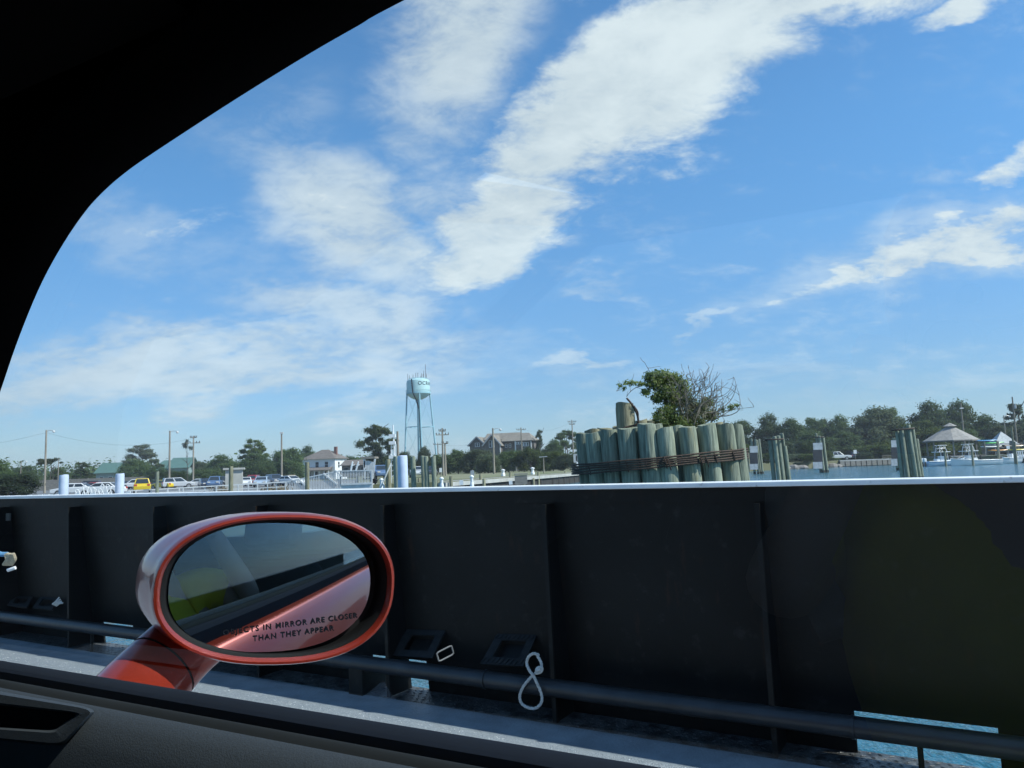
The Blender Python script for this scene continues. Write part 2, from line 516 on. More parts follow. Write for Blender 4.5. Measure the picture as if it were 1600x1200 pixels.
# ------------------------------------------------------------------ mesh builder
class MB:
    def __init__(s, origin=(0, 0, 0)):
        s.v, s.f, s.mi, s.o = [], [], [], V(origin)
        s.cur = 0

    def add(s, vs, fs):
        b = len(s.v)
        s.v += [V(x) - s.o for x in vs]
        s.f += [[i + b for i in f] for f in fs]
        s.mi += [s.cur] * len(fs)
        return s

    def box(s, c, d, rz=0.0, ax=None):
        c = V(c)
        if ax is None:
            ax = (V((math.cos(rz), math.sin(rz), 0)), V((-math.sin(rz), math.cos(rz), 0)), V((0, 0, 1)))
        h = [V(a) * (k / 2) for a, k in zip(ax, d)]
        vs = [c + h[0] * i + h[1] * j + h[2] * k for k in (-1, 1) for j in (-1, 1) for i in (-1, 1)]
        s.add(vs, [(0, 2, 3, 1), (4, 5, 7, 6), (0, 1, 5, 4), (2, 6, 7, 3), (0, 4, 6, 2), (1, 3, 7, 5)])
        return s

    def beam(s, p, q, w, h=None, up=(0, 0, 1)):
        p, q = V(p), V(q)
        h = h or w
        d = q - p
        L = d.length
        d.normalize()
        a = d.cross(V(up))
        if a.length < 1e-4:
            a = d.cross(V((1, 0, 0)))
        a.normalize()
        b = a.cross(d).normalized()
        return s.box((p + q) / 2, (L, w, h), ax=(d, a, b))

    def tube(s, pts, r, n=8, cap=True, closed=False):
        pts = [V(p) for p in pts]
        m = len(pts)
        rs = r if isinstance(r, (list, tuple)) else [r] * m
        b = len(s.v)
        prev = None
        vs, fs = [], []
        for i, p in enumerate(pts):
            if closed:
                t = pts[(i + 1) % m] - pts[i - 1]
            else:
                t = pts[min(i + 1, m - 1)] - pts[max(i - 1, 0)]
            t.normalize()
            if prev is None:
                a = t.cross(V((0, 0, 1)))
                if a.length < 1e-3:
                    a = t.cross(V((1, 0, 0)))
            else:
                a = prev - t * prev.dot(t)
            a.normalize()
            prev = a
            c = t.cross(a)
            for k in range(n):
                g = 2 * math.pi * k / n
                vs.append(p + (a * math.cos(g) + c * math.sin(g)) * rs[i])
        for i in range(m if closed else m - 1):
            j = (i + 1) % m
            for k in range(n):
                k2 = (k + 1) % n
                fs.append((i * n + k, i * n + k2, j * n + k2, j * n + k))
        if cap and not closed:
            fs.append(tuple(reversed(range(n))))
            fs.append(tuple(range((m - 1) * n, m * n)))
        return s.add(vs, fs)

    def loft(s, rings, closed=True, cap=False):
        n = len(rings[0])
        vs = [p for r in rings for p in r]
        fs = []
        for i in range(len(rings) - 1):
            for k in range(n if closed else n - 1):
                k2 = (k + 1) % n
                fs.append((i * n + k, i * n + k2, (i + 1) * n + k2, (i + 1) * n + k))
        if cap:
            fs.append(tuple(reversed(range(n))))
            fs.append(tuple(range((len(rings) - 1) * n, len(rings) * n)))
        return s.add(vs, fs)

    def lathe(s, c, prof, n=16, cap=True):
        c = V(c)
        rings = [[c + V((r * math.cos(2 * math.pi * k / n), r * math.sin(2 * math.pi * k / n), z)) for k in range(n)] for r, z in prof]
        return s.loft(rings, True, cap)

    def prism(s, poly, vec):
        vec = V(vec)
        n = len(poly)
        vs = [V(p) for p in poly] + [V(p) + vec for p in poly]
        fs = [tuple(reversed(range(n))), tuple(range(n, 2 * n))]
        fs += [(k, (k + 1) % n, n + (k + 1) % n, n + k) for k in range(n)]
        return s.add(vs, fs)

    def quad(s, a, b, c, d):
        return s.add([a, b, c, d], [(0, 1, 2, 3)])

    def mesh(s, name, mats, smooth=False):
        me = bpy.data.meshes.new(name)
        me.from_pydata([tuple(x) for x in s.v], [], s.f)
        for m in (mats if isinstance(mats, (list, tuple)) else [mats]):
            me.materials.append(m)
        if any(s.mi):
            me.polygons.foreach_set('material_index', s.mi)
        if smooth:
            me.polygons.foreach_set('use_smooth', [True] * len(me.polygons))
        bm = bmesh.new()
        bm.from_mesh(me)
        bmesh.ops.recalc_face_normals(bm, faces=bm.faces)
        bm.to_mesh(me)
        bm.free()
        if smooth:
            try:
                me.set_sharp_from_angle(angle=math.radians(40))
            except Exception:
                pass
        me.update()
        return me

    def build(s, name, mats, parent=None, smooth=False):
        o = bpy.data.objects.new(name, s.mesh(name, mats, smooth))
        COL.objects.link(o)
        if parent is not None:
            o.parent = parent
        return o


def tag(o, label=None, cat=None, group=None, kind=None):
    if label:
        o['label'] = label
    if cat:
        o['category'] = cat
    if group:
        o['group'] = group
    if kind:
        o['kind'] = kind
    return o


def thing(name, loc, label, cat, group=None, rz=0.0):
    o = bpy.data.objects.new(name, None)
    COL.objects.link(o)
    o.empty_display_size = 0.2
    o.location = loc
    o.rotation_euler = (0, 0, rz)
    return tag(o, label, cat, group)


def inst(name, me, parent, loc=(0, 0, 0), rz=0.0, scale=None):
    o = bpy.data.objects.new(name, me)
    COL.objects.link(o)
    o.parent = parent
    o.location = loc
    o.rotation_euler = (0, 0, rz)
    if scale:
        o.scale = scale
    return o


def copy_tree(o, parent=None):
    c = o.copy()
    COL.objects.link(c)
    c.parent = parent
    for ch in list(o.children):
        copy_tree(ch, c)
    return c


def bev(o, w, seg=2):
    b = o.modifiers.new('bevel', 'BEVEL')
    b.width = w
    b.segments = seg
    b.limit_method = 'ANGLE'
    return o
HAZE = 0.00035
MYAW, MPIT, MTILT, MRAD = 9.0, -7.9, -5.0, 1.3
# ================================================================== SETTING
LAND_Z = 1.2
DECK_Z = 0.87
water = MB()
water.quad((-3000, -500, 0), (3000, -500, 0), (3000, 3500, 0), (-3000, 3500, 0))
tag(water.build('water', M['water']), kind='structure')

# shoreline of the island, left to right
shore = [spot(-1500, 52, 0), spot(-300, 54, 0), spot(300, 55, 0), spot(690, 57, 0), spot(860, 83, 0), spot(907, 97, 0),
         spot(1010, 122, 0), spot(1150, 134, 0), spot(1232, 143, 0), spot(1312, 152, 0), spot(1420, 154, 0),
         spot(1470, 150, 0), spot(1700, 140, 0), spot(2600, 120, 0)]
mid0, mid1 = spot(560, 56, 0), spot(560, 3300, 0)
shoreL, shoreR = shore[:3] + [mid0], [mid0] + shore[3:]
g = MB()
g.prism([V((p.x, p.y, -1.5)) for p in shoreR] + [V((2800, 3300, -1.5)), V((mid1.x, mid1.y, -1.5))], (0, 0, LAND_Z + 1.5))
tag(g.build('ground', M['land']), kind='structure')
g = MB()
g.prism([V((p.x - .01, p.y, -1.5)) for p in shoreL] + [V((mid1.x - .01, mid1.y, -1.5)), V((-2800, 3300, -1.5))], (0, 0, LZ(0) + 1.5))
tag(g.build('lowland', M['land']), kind='structure')


def sheet(name, pts, z, mat):
    m = MB()
    m.add([V((p.x, p.y, z)) for p in pts], [tuple(range(len(pts)))])
    return tag(m.build(name, mat), kind='structure')


def off(p, k):
    d = V((p.x, p.y, 0)).normalized()
    return p + d * k


sheet('parking_lot', [off(shore[0], 0.5), off(shore[1], 0.5), off(shore[2], 0.5), spot(559, 57, 0), spot(559, 175, 0), spot(-500, 175, 0)], LZ(0) + 0.004, M['asphalt'])
sheet('grass_verge', [spot(600, 92, 0), spot(700, 67, 0), spot(860, 92, 0), spot(930, 116, 0), spot(1010, 150, 0), spot(900, 170, 0), spot(600, 140, 0)], LAND_Z + 0.008, M['sandy'])
sheet('path', [off(shore[3], 0.4), off(shore[4], 0.4), off(shore[5], 0.4), off(shore[6], 0.4), off(shore[6], 4.5), off(shore[5], 4.5), off(shore[4], 4.0), off(shore[3], 3.0)], LAND_Z + 0.012, M['concrete'])
sheet('lawn', [spot(1330, 158, 0), spot(1440, 158, 0), spot(1440, 190, 0), spot(1300, 190, 0)], LAND_Z + 0.008, M['lawn'])

# timber quay wall along the left water front
quay = thing('quay_wall', (shore[3].x, shore[3].y, 0), 'dark timber quay wall below the pale walkway left of the big pile cluster', 'quay wall')
qf = MB(quay.location)
cap = MB(quay.location)
for a, b in ((3, 4), (4, 5), (5, 6)):
    p, q = off(shore[a], -0.25), off(shore[b], -0.25)
    qf.beam(V((p.x, p.y, 0.1)), V((q.x, q.y, 0.1)), 0.2, 1.5)
    cap.beam(V((p.x, p.y, 1.0)), V((q.x, q.y, 1.0)), 0.6, 0.3)
qf.build('timber_face', M['timber_dark'], quay)
cap.build('cap', M['concrete'], quay)
for k in range(16):
    t = k / 15 * 2.6
    i = int(t)
    p = shore[3 + i].lerp(shore[4 + i], t - i)
    p = off(p, -0.55)
    w = MB(quay.location)
    w.tube([(p.x, p.y, -1), (p.x, p.y, 1.1)], 0.14, 8)
    w.build('fender_post', M['timber_dark'], quay)

# concrete-capped bulkhead on the right bank
bk = thing('bulkhead', (shore[9].x, shore[9].y, 0), 'grey timber bulkhead with pale cap on the far right bank below the white pickup', 'bulkhead')
p, q = off(shore[9], -0.3), off(shore[10], -0.3)
m = MB(bk.location)
m.beam(V((p.x, p.y, 0.3)), V((q.x, q.y, 0.3)), 0.2, 1.5)
m.build('timber_face', M['timber_dark'], bk)
m = MB(bk.location)
m.beam(V((p.x, p.y, 1.17)), V((q.x, q.y, 1.17)), 0.6, 0.26)
m.build('cap', M['concrete'], bk)
for k in range(13):
    r = p.lerp(q, (k + 0.5) / 13)
    r = off(r, -0.25)
    m = MB(bk.location)
    m.box((r.x, r.y, 0.55), (0.92, 0.3, 0.9), rz=math.atan2((q - p).y, (q - p).x))
    m.build('panel', M['timber_grey'], bk)

# ================================================================== FERRY
FA = math.radians(59.6)
fu = V((-math.sin(FA), math.cos(FA), 0))     # towards the bow
fn = V((math.cos(FA), math.sin(FA), 0))      # outboard


def FP(s, p, z):
    return fu * s + fn * p + V((0, 0, z))


TOPZ, TOPP, BOTP = 2.0, 3.45, 3.60


def bulk(s, z, e=0.0):
    """point on the inner face of the bulwark, e metres inboard of it"""
    k = (z - DECK_Z) / (TOPZ - DECK_Z)
    return FP(s, BOTP + (TOPP - BOTP) * k - e, z)


S0, S1 = -9.0, 26.0
ferry = thing('ferry', FP(0, 3.5, 0), 'ferry with black steel side wall, white top rail and grey painted deck', 'ferry')
fo = ferry.location


def fbox(m, s0, s1, p0, p1, z0, z1):
    c = FP((s0 + s1) / 2, (p0 + p1) / 2, (z0 + z1) / 2)
    m.box(c, (abs(s1 - s0), abs(p1 - p0), abs(z1 - z0)), ax=(fu, fn, V((0, 0, 1))))


# deck in three painted lanes
m = MB(fo)
fbox(m, S0, S1, -10, 3.14, DECK_Z - 0.1, DECK_Z)
m.build('deck', M['deck_grey'], ferry)
m = MB(fo)
fbox(m, S0, S1, 3.142, 3.385, DECK_Z - 0.1, DECK_Z - 0.002)
m.build('deck_margin', M['deck_margin'], ferry)
m = MB(fo)
fbox(m, S0, S1, 3.387, 3.635, DECK_Z - 0.1, DECK_Z - 0.004)
m.build('waterway_strip', M['deck_tread'], ferry)
# raised diamond tread pattern on the waterway strip near the camera
m = MB(fo)
k = 0
s = -1.2
while s < 9:
    for j in range(6):
        p = 3.40 + j * 0.042
        a = 1 if (j + k) % 2 else -1
        c = FP(s + (0.02 if j % 2 else 0), p, DECK_Z - 0.002)
        d1 = (fu * 0.8 + fn * 0.6 * a).normalized()
        d2 = d1.cross(V((0, 0, 1)))
        m.add([c + d1 * 0.016, c + d2 * 0.005, c - d1 * 0.016, c - d2 * 0.005, c + V((0, 0, 0.0035))],
              [(0, 1, 4), (1, 2, 4), (2, 3, 4), (3, 0, 4)])
    s += 0.042
    k += 1
tag(m.build('tread_pattern', M['deck_tread'], ferry), kind='stuff')
# grit in the non-skid paint, coloured near-white to stand in for sun glints
m = MB(fo)
_q = random.Random(4)
for _ in range(3200):
    c = FP(_q.uniform(-0.5, 7.5), 3.12 - abs(_q.gauss(0, .35)), DECK_Z)
    g, r = _q.uniform(0, 2.09), _q.uniform(0.0012, 0.0030)
    m.add([c + V((r * math.cos(g), r * math.sin(g), -.0005)), c + V((r * math.cos(g + 2.1), r * math.sin(g + 2.1), -.0005)), c + V((r * math.cos(g + 4.2), r * math.sin(g + 4.2), -.0005)), c + V((_q.uniform(-.001, .001), 0, r * 1.1))],
          [(0, 1, 3), (1, 2, 3), (2, 0, 3)])
tag(m.build('deck_grit_glints', M['grit'], ferry), kind='stuff')
# hull side below the deck
m = MB(fo)
m.prism([FP(S0, 3.63, DECK_Z - 0.102), FP(S0, 3.60, -1.0), FP(S0, -10, -1.0), FP(S0, -10, DECK_Z - 0.102)], fu * (S1 - S0))
m.build('hull', M['black_steel'], ferry)

# bulwark plate: upper sheet, lower sheets between the freeing ports
GAPZ = DECK_Z + 0.172
ports = [(-0.01, 0.50), (2.72, 3.12), (5.42, 5.80), (8.2, 8.7), (-2.6, -1.9)]


def plate(m, s0, s1, z0, z1, th=0.012):
    a = [bulk(s0, z0), bulk(s1, z0), bulk(s1, z1), bulk(s0, z1)]
    m.prism(a, fn * th)


m = MB(fo)
plate(m, S0, S1, GAPZ, TOPZ - 0.02)
cur = S0
for a, b in sorted(ports):
    plate(m, cur, a, DECK_Z - 0.01, GAPZ)
    cur = b
plate(m, cur, S1, DECK_Z - 0.01, GAPZ)
for a, b in ports[1:4]:          # these ports are lower
    plate(m, a, b, 1.032, GAPZ)
bulwark = m.build('bulwark', M['black_steel'], ferry)
# header band under the rim
m = MB(fo)
m.prism([bulk(S0, TOPZ - 0.085, 0.002), bulk(S0, TOPZ - 0.02, 0.002), bulk(S0, TOPZ - 0.02, 0.014), bulk(S0, TOPZ - 0.085, 0.014)], fu * (S1 - S0))
m.build('header_band', M['black_steel'], ferry)
m = MB(fo)
fbox(m, S0, S1, TOPP - 0.055, TOPP + 0.11, TOPZ - 0.019, TOPZ + 0.003)
bev(m.build('top_rail', M['white_rim'], ferry), 0.004)
# stiffeners: flanged brackets that deepen to the foot
sm = None
for s in [0.79 + 1.028 * k for k in range(-4, 20)]:
    m = MB(fo)
    zt, zb = TOPZ - 0.088, DECK_Z
    m.prism([bulk(s - 0.006, zt, 0.002), bulk(s - 0.006, zb, 0.002), bulk(s - 0.006, zb, 0.19), bulk(s - 0.006, zt, 0.085)], fu * 0.012)
    st = m.build('stiffener', M['shaded_web'], ferry)
    m = MB(fo)
    m.prism([bulk(s - 0.011, zt, 0.083), bulk(s - 0.011, zb, 0.188), bulk(s - 0.011, zb, 0.204), bulk(s - 0.011, zt, 0.099)], fu * 0.022)
    m.build('edge_bar', M['black_steel'], st)
# small plate and eye pads welded to the sheet
m = MB(fo)
fbox(m, 6.90, 6.98, 3.43, 3.445, 1.80, 1.86)
m.build('pad_plate', M['dull_plate'], ferry)
# foot pipe on brackets
m = MB(fo)
m.tube([FP(S0, 3.39, 1.035), FP(-0.2, 3.39, 1.035), FP(S1, 3.39, 1.035)], 0.042, 14)
m.build('pipe_rail', M['pipe_paint'], ferry, smooth=True)
for s in (0.25, 5.62, 8.4, 10.5, -1.6):
    m = MB(fo)
    m.tube([FP(s, 3.39, DECK_Z - 0.01), FP(s, 3.39, 1.03)], 0.011, 8)
    m.build('pipe_post', M['black_steel'], ferry)
for s in (0.48, 2.2, 4.4):
    m = MB(fo)
    m.tube([FP(s - 0.006, 3.39, 1.035), FP(s + 0.006, 3.39, 1.035)], 0.047, 14)
    m.build('pipe_collar', M['pipe_paint'], ferry, smooth=True)
for s0, s1 in ((3.00, 3.10),):
    m = MB(fo)
    fbox(m, s0, s1, 3.36, 3.58, DECK_Z - 0.002, 1.02)
    m.build('pipe_bracket', M['black_steel'], ferry)
# ladder-foot pads: sloping black frames leaning between the plate and the pipe
for i, (px0, px1, py0, py1) in enumerate(((612, 697, 985, 1030), (752, 840, 992, 1043), (12, 52, 932, 951), (52, 92, 934, 955))):
    def onp(px, py, p):
        d = ray(px, py)
        return EYE + d * (p / fn.dot(d))
    tl, tr_ = onp(px0 + (px1 - px0) * 0.30, py0, 3.56), onp(px1, py0 + 2, 3.56)
    bl, br = onp(px0, py1 - 4, 3.44), onp(px0 + (px1 - px0) * 0.76, py1, 3.44)
    nrm = (tr_ - tl).cross(bl - tl).normalized()
    if nrm.y > 0:
        nrm = -nrm

    def lp(u, v):
        return tl.lerp(tr_, u).lerp(bl.lerp(br, u), v)
    m = MB(fo)
    for (u0, u1, v0, v1) in ((0, 1, 0, .2), (0, 1, .76, 1), (0, .2, .2, .76), (.82, 1, .2, .76)):
        m.prism([lp(u0, v0), lp(u1, v0), lp(u1, v1), lp(u0, v1)], nrm * 0.012)
    if i == 1:
        for k in range(9):
            u = k / 9 + 0.03
            m.prism([lp(u, .80) + nrm * .0125, lp(u + .04, .80) + nrm * .0125, lp(u + .0, .97) + nrm * .0125, lp(u - .04, .97) + nrm * .0125], nrm * 0.004)
            m.prism([lp(u, .03) + nrm * .0125, lp(u + .04, .03) + nrm * .0125, lp(u + .0, .17) + nrm * .0125, lp(u - .04, .17) + nrm * .0125], nrm * 0.004)
    pd = m.build('fairlead_frame', M['pad_dark'], ferry)
    m = MB(fo)
    m.add([lp(.2, .2) - nrm * 0.03, lp(.82, .2) - nrm * 0.03, lp(.82, .76) - nrm * 0.03, lp(.2, .76) - nrm * 0.03], [(0, 1, 2, 3)])
    m.build('recess', M['black_steel'], pd)

# chain link lying against the frame
c0 = at(684, 1027, 3.30)
c1 = at(707, 1015, 3.34)
ln = thing('chain_link', (c0 + c1) / 2, 'pale oval steel link hanging between the two black deck frames', 'chain link')
ax = (c1 - c0).normalized()
up_ = (V((0, 0, 1)) - ax * ax.z).normalized()
L = (c1 - c0).length / 2
pts = [ln.location * 0 + ax * (L * (1 if math.cos(t) > 0 else -1) * min(1, abs(math.cos(t)) * 1.25)) + up_ * (0.019 * max(-1, min(1, math.sin(t) * 1.4))) for t in [2 * math.pi * k / 20 for k in range(20)]]
m = MB()
m.tube(pts, 0.0035, 6, closed=True)
m.build('link', M['link_steel'], ln, smooth=True)

# white rope loop tied in a figure eight over the pipe
dr = 2.99


def rp(px, py, e=0.0):
    d = ray(px, py)
    return EYE + d * ((3.335 - e) / fn.dot(d))


rl = [(842, 1024, 0), (834, 1021, 0), (826, 1026, 0), (823, 1036, 0), (827, 1047, .012), (834, 1057, .018), (840, 1070, .01),
      (846, 1085, 0), (846, 1097, 0), (838, 1106, 0), (826, 1106, 0), (815, 1099, 0), (812, 1088, 0), (817, 1074, 0), (826, 1062, 0),
      (834, 1054, 0), (841, 1048, .01), (846, 1042, .004), (845, 1034, 0), (840, 1025, 0), (841, 1022, -.01)]
rope = thing('rope_loop', rp(832, 1050), 'white rope tied in a figure eight loop hanging over the black foot pipe', 'rope')


def smooth_pts(pts, n=4):
    out = []
    for i in range(len(pts) - 1):
        p0, p1, p2, p3 = pts[max(i - 1, 0)], pts[i], pts[i + 1], pts[min(i + 2, len(pts) - 1)]
        for k in range(n):
            t = k / n
            out.append(0.5 * ((2 * p1) + (p2 - p0) * t + (2 * p0 - 5 * p1 + 4 * p2 - p3) * t * t + (3 * p1 - p0 - 3 * p2 + p3) * t ** 3))
    out.append(pts[-1])
    return out


rpts = smooth_pts([rp(*q) for q in rl], 5)
# three laid strands twisting round the line
for s in range(3):
    m = MB(rope.location)
    tw = []
    for i, p in enumerate(rpts):
        t = (rpts[min(i + 1, len(rpts) - 1)] - rpts[max(i - 1, 0)]).normalized()
        a = t.cross(fn).normalized()
        b = t.cross(a)
        g = i * 0.9 + s * 2.094
        tw.append(p + (a * math.cos(g) + b * math.sin(g)) * 0.0034)
    m.tube(tw, 0.0042, 6)
    m.build('strand', M['rope'], rope, smooth=True)
kn = [rp(838, 1052, .012), rp(845, 1050, .016), rp(847, 1044, .016), rp(841, 1043, .018), rp(838, 1048, .022), rp(845, 1046, .022)]
m = MB(rope.location)
m.tube(smooth_pts(kn, 5), 0.0068, 8)
m.build('knot', M['rope'], rope, smooth=True)
# little white cord end on the frame at the left
cd_ = thing('cord_end', bulk(6.3, 1.2, 0.12), 'short frayed white cord beside the left pair of deck frames', 'cord')
m = MB(cd_.location)
for k in range(4):
    b = at(82 + k * 2, 944 + k, 5.85)
    m.tube(smooth_pts([b, b + V((0.03, -0.01, 0.02)), b + V((0.05, 0, 0.05 - k * 0.01))], 3), 0.006, 5)
m.build('cord', M['rope'], cd_)
# blue and tan line hung on the far left stiffener
hb = thing('hanging_line', at(8, 876, 5.2), 'tan and pale blue line bundled against the black side wall at the left edge', 'rope bundle')
m = MB(hb.location)
m.tube(smooth_pts([at(-8, 862, 5.2), at(2, 866, 5.2), at(12, 866, 5.2)], 4), 0.016, 8)
m.build('blue_cord', M['rope_blue'], hb, smooth=True)
m = MB(hb.location)
for k in range(5):
    x = 8 + k * 3
    m.tube(smooth_pts([at(x, 865, 5.2 - k * .01), at(x + 3, 874, 5.18), at(x - 2, 882, 5.2)], 4), 0.012, 7)
m.build('tan_coil', M['rope_tan'], hb, smooth=True)
m = MB(hb.location)
m.tube([at(12, 891, 5.2), at(24, 887, 5.2)], 0.012, 7)
m.build('toggle', M['white_paint'], hb)
# ================================================================== THE CAR WE SIT IN
CA = math.radians(61.3)
cF = V((-math.sin(CA), math.cos(CA), 0))
cN = V((math.cos(CA), math.sin(CA), 0))
UPV = V((0, 0, 1))


def C(a, b, z):
    return cF * a + cN * b + V((0, 0, z))


car = thing('car', C(-0.4, -0.43, DECK_Z), 'orange red car on the ferry deck seen from inside through its side window', 'car')
co = car.location
BELT = 1.9445
GB, GK = 0.374, 0.12      # glass plane: b = GB - GK*(z-1.963)


def glassb(z):
    return GB - GK * (z - 1.963)


def onglass(px, py, e=0.0):
    d = ray(px, py)
    nn = cN + UPV * GK
    t = (GB + e - GK * (EYE.z - 1.963)) / nn.dot(d)
    return EYE + d * t


def cbox(m, a0, a1, b0, b1, z0, z1):
    m.box(C((a0 + a1) / 2, (b0 + b1) / 2, (z0 + z1) / 2), (abs(a1 - a0), abs(b1 - b0), abs(z1 - z0)), ax=(cF, cN, UPV))
    return m


def along(m, prof, a_list, bow=0.0, closed=False):
    """sweep a (b,z) profile along the car"""
    rings = [[C(a, b - bow * a * a, z) for b, z in prof] for a in a_list]
    m.loft(rings, closed)
    return m


AL = [-1.25 + k * 0.1 for k in range(23)]
BL = lambda a: 0.0


def belt(a):      # height of the window line along the car
    return BELT - 0.002 * (a - 0.2)


# outer belt moulding, glass slot, inner seal, grained trim -- from outside to inside
def strip(name, mat, b0, b1, ztop, zbot, crown=0.004, n=6):
    m = MB(co)
    prof = [(b0, zbot), (b0, ztop - crown)]
    for k in range(1, n):
        t = k / n
        prof.append((b0 + (b1 - b0) * t, ztop - crown + crown * math.sin(math.pi * t)))
    prof += [(b1, ztop - crown), (b1, zbot)]
    along(m, prof, AL, closed=True)
    return m.build(name, mat, car, smooth=True)


strip('belt_moulding', M['belt_mould'], 0.380, 0.398, BELT + 0.002, BELT - 0.05, 0.005)
strip('window_seal', M['seal_grey'], 0.353, 0.367, BELT - 0.001, BELT - 0.05, 0.004)
m = MB(co)
along(m, [(0.38, BELT - 0.022), (0.343, BELT - 0.022)], AL)
m.build('glass_slot', M['bezel_black'], car)
# grained door trim
tp = [(0.346, BELT - 0.020), (0.346, BELT - 0.004), (0.343, BELT + 0.0005), (0.338, BELT - 0.0005), (0.330, BELT - 0.006), (0.322, BELT - 0.018),
      (0.316, BELT - 0.035), (0.310, BELT - 0.06), (0.302, BELT - 0.12), (0.300, BELT - 0.2), (0.285, BELT - 0.35), (0.29, BELT - 0.6), (0.30, DECK_Z + 0.25)]
m = MB(co)
along(m, tp, AL)
trim = m.build('door_trim', M['trim_grey'], car, smooth=True)


# slot-shaped pull pocket let into the trim
def ontrim(px, py, e=0.0):
    """point on the trim's upper slope"""
    d = ray(px, py)
    # plane through (0.330,BELT-.006) and (0.310,BELT-.06)
    kk = (0.330 - 0.310) / 0.054
    nn = cN - UPV * kk
    t = (0.330 + e - kk * (BELT - 0.006) + kk * EYE.z) / nn.dot(d)
    return EYE + d * t


def rounded(pts, r=0.3, n=4):
    out = []
    k = len(pts)
    for i in range(k):
        p, q, s = pts[i - 1], pts[i], pts[(i + 1) % k]
        a, b = q.lerp(p, r), q.lerp(s, r)
        for j in range(n + 1):
            t = j / n
            out.append(a * (1 - t) ** 2 + q * 2 * t * (1 - t) + b * t * t)
    return out


def pocket(e, grow):
    base = [(-60, 1072), (150, 1108), (98, 1166), (-60, 1150)]
    cx, cy = 30, 1120
    q = [(cx + (x - cx) * (1 + grow * 0.4) , cy + (y - cy) * (1 + grow)) for x, y in base]
    P_ = [ontrim(x, y, e) for x, y in q]
    return [P_[0]] + rounded(P_, 0.12, 5) if False else rounded(P_, 0.13, 5)


m = MB(co)
m.loft([pocket(0.004, 0.06), pocket(-0.007, 0.0), pocket(-0.0125, -0.08), pocket(-0.0128, -0.44), pocket(-0.0105, -0.52), pocket(-0.004, -0.56)], True)
hd = m.build('pull_pocket', M['trim_grey'], car, smooth=True)
m = MB(co)
_i = pocket(-0.0055, -0.53)
m.add(_i, [tuple(range(len(_i)))])
m.build('pocket_slot', M['bezel_black'], hd)

# window aperture edge from the front lower corner round the pillar to the rear
edge_px = [(-60, 800), (-30, 695), (0, 613), (25, 540), (53, 469), (78, 417), (107, 368), (133, 331), (152, 309), (176, 286), (202, 265), (229, 246), (288, 207), (373, 152), (480, 86), (560, 40), (632, 0)]
E_ = [onglass(*q) for q in edge_px]
E2 = [(p.dot(cF), p.z) for p in E_]
_a0 = E2[0][0]
E2 = [(_a0 + 0.035, 1.935), (_a0 + 0.022, 1.985)] + E2
_zt = E2[-1][1]
E2 += [(0.05, _zt + 0.016), (-0.2, _zt + 0.024), (-0.5, _zt + 0.014), (-0.8, _zt - 0.025), (-1.0, _zt - 0.10), (-1.15, 2.10), (-1.22, 1.96)]
# smooth it
ev = smooth_pts([V((a, 0, z)) for a, z in E2], 4)
rows = []
prof = [(0.006, 0.001), (0.0, 0.0), (0.004, -0.006), (0.014, -0.018), (0.034, -0.027), (0.054, -0.028), (0.064, -0.022), (0.069, -0.022),
        (0.078, -0.032), (0.12, -0.055), (0.19, -0.11), (0.22, -0.20), (0.24, -0.32)]
for offs, db in prof:
    r = []
    for i, p in enumerate(ev):
        t = (ev[min(i + 1, len(ev) - 1)] - ev[max(i - 1, 0)]).normalized()
        nrm = V((-t.z, 0, t.x))
        if nrm.dot(p - V((0.0, 0, 2.08))) < 0:
            nrm = -nrm
        o2 = offs
        a, z = p.x + nrm.x * o2, p.z + nrm.z * min(o2, 0.11)
        r.append(C(a, glassb(p.z) + db, z))
    rows.append(r)
m = MB(co)
m.loft(rows, closed=False)
m.build('pillar_trim', M['pillar_trim'], car, smooth=True)
# outer skin of the window frame
m = MB(co)
outer = []
for offs, db in ((0.010, -0.002), (0.016, 0.003), (0.04, 0.003), (0.09, -0.02)):
    r = []
    for i, p in enumerate(ev):
        t = (ev[min(i + 1, len(ev) - 1)] - ev[max(i - 1, 0)]).normalized()
        nrm = V((-t.z, 0, t.x))
        if nrm.dot(p - V((0.0, 0, 2.08))) < 0:
            nrm = -nrm
        r.append(C(p.x + nrm.x * offs, glassb(p.z) + db, p.z + nrm.z * offs))
    outer.append(r)
m.loft(outer, closed=False)
m.build('window_frame', M['headliner'], car, smooth=True)

# side glass filling the aperture, split by the rear quarter post
def pane_between(a0, a1, e=0.0):
    top = [p for p in ev]
    pts = []
    seg = [p for p in ev if a0 <= p.x <= a1]

    def ztop(a):
        for i in range(len(ev) - 1):
            x0, x1 = ev[i].x, ev[i + 1].x
            if (x0 - a) * (x1 - a) <= 0 and abs(x0 - x1) > 1e-6:
                return ev[i].z + (ev[i + 1].z - ev[i].z) * (a - x0) / (x1 - x0)
        return BELT
    zs = [(a1, ztop(a1))] + [(p.x, p.z) for p in seg] + [(a0, ztop(a0))]
    pts = [C(a0, glassb(BELT - 0.02) + e, BELT - 0.02), C(a1, glassb(BELT - 0.02) + e, BELT - 0.02)] + [C(a, glassb(z) + e, z) for a, z in zs]
    return pts


for a0, a1 in ((-0.72, 0.74), (-1.2, -0.75)):
    m = MB(co)
    pp = pane_between(a0, a1)
    m.add(pp, [tuple(range(len(pp)))])
    m.build('window_glass', M['car_glass'], car)
m = MB(co)
m.beam(C(-0.735, glassb(1.94) + 0.004, 1.94), C(-0.735, glassb(2.31) + 0.004, 2.31), 0.035, 0.02)
m.build('quarter_post', M['black_plastic'], car)

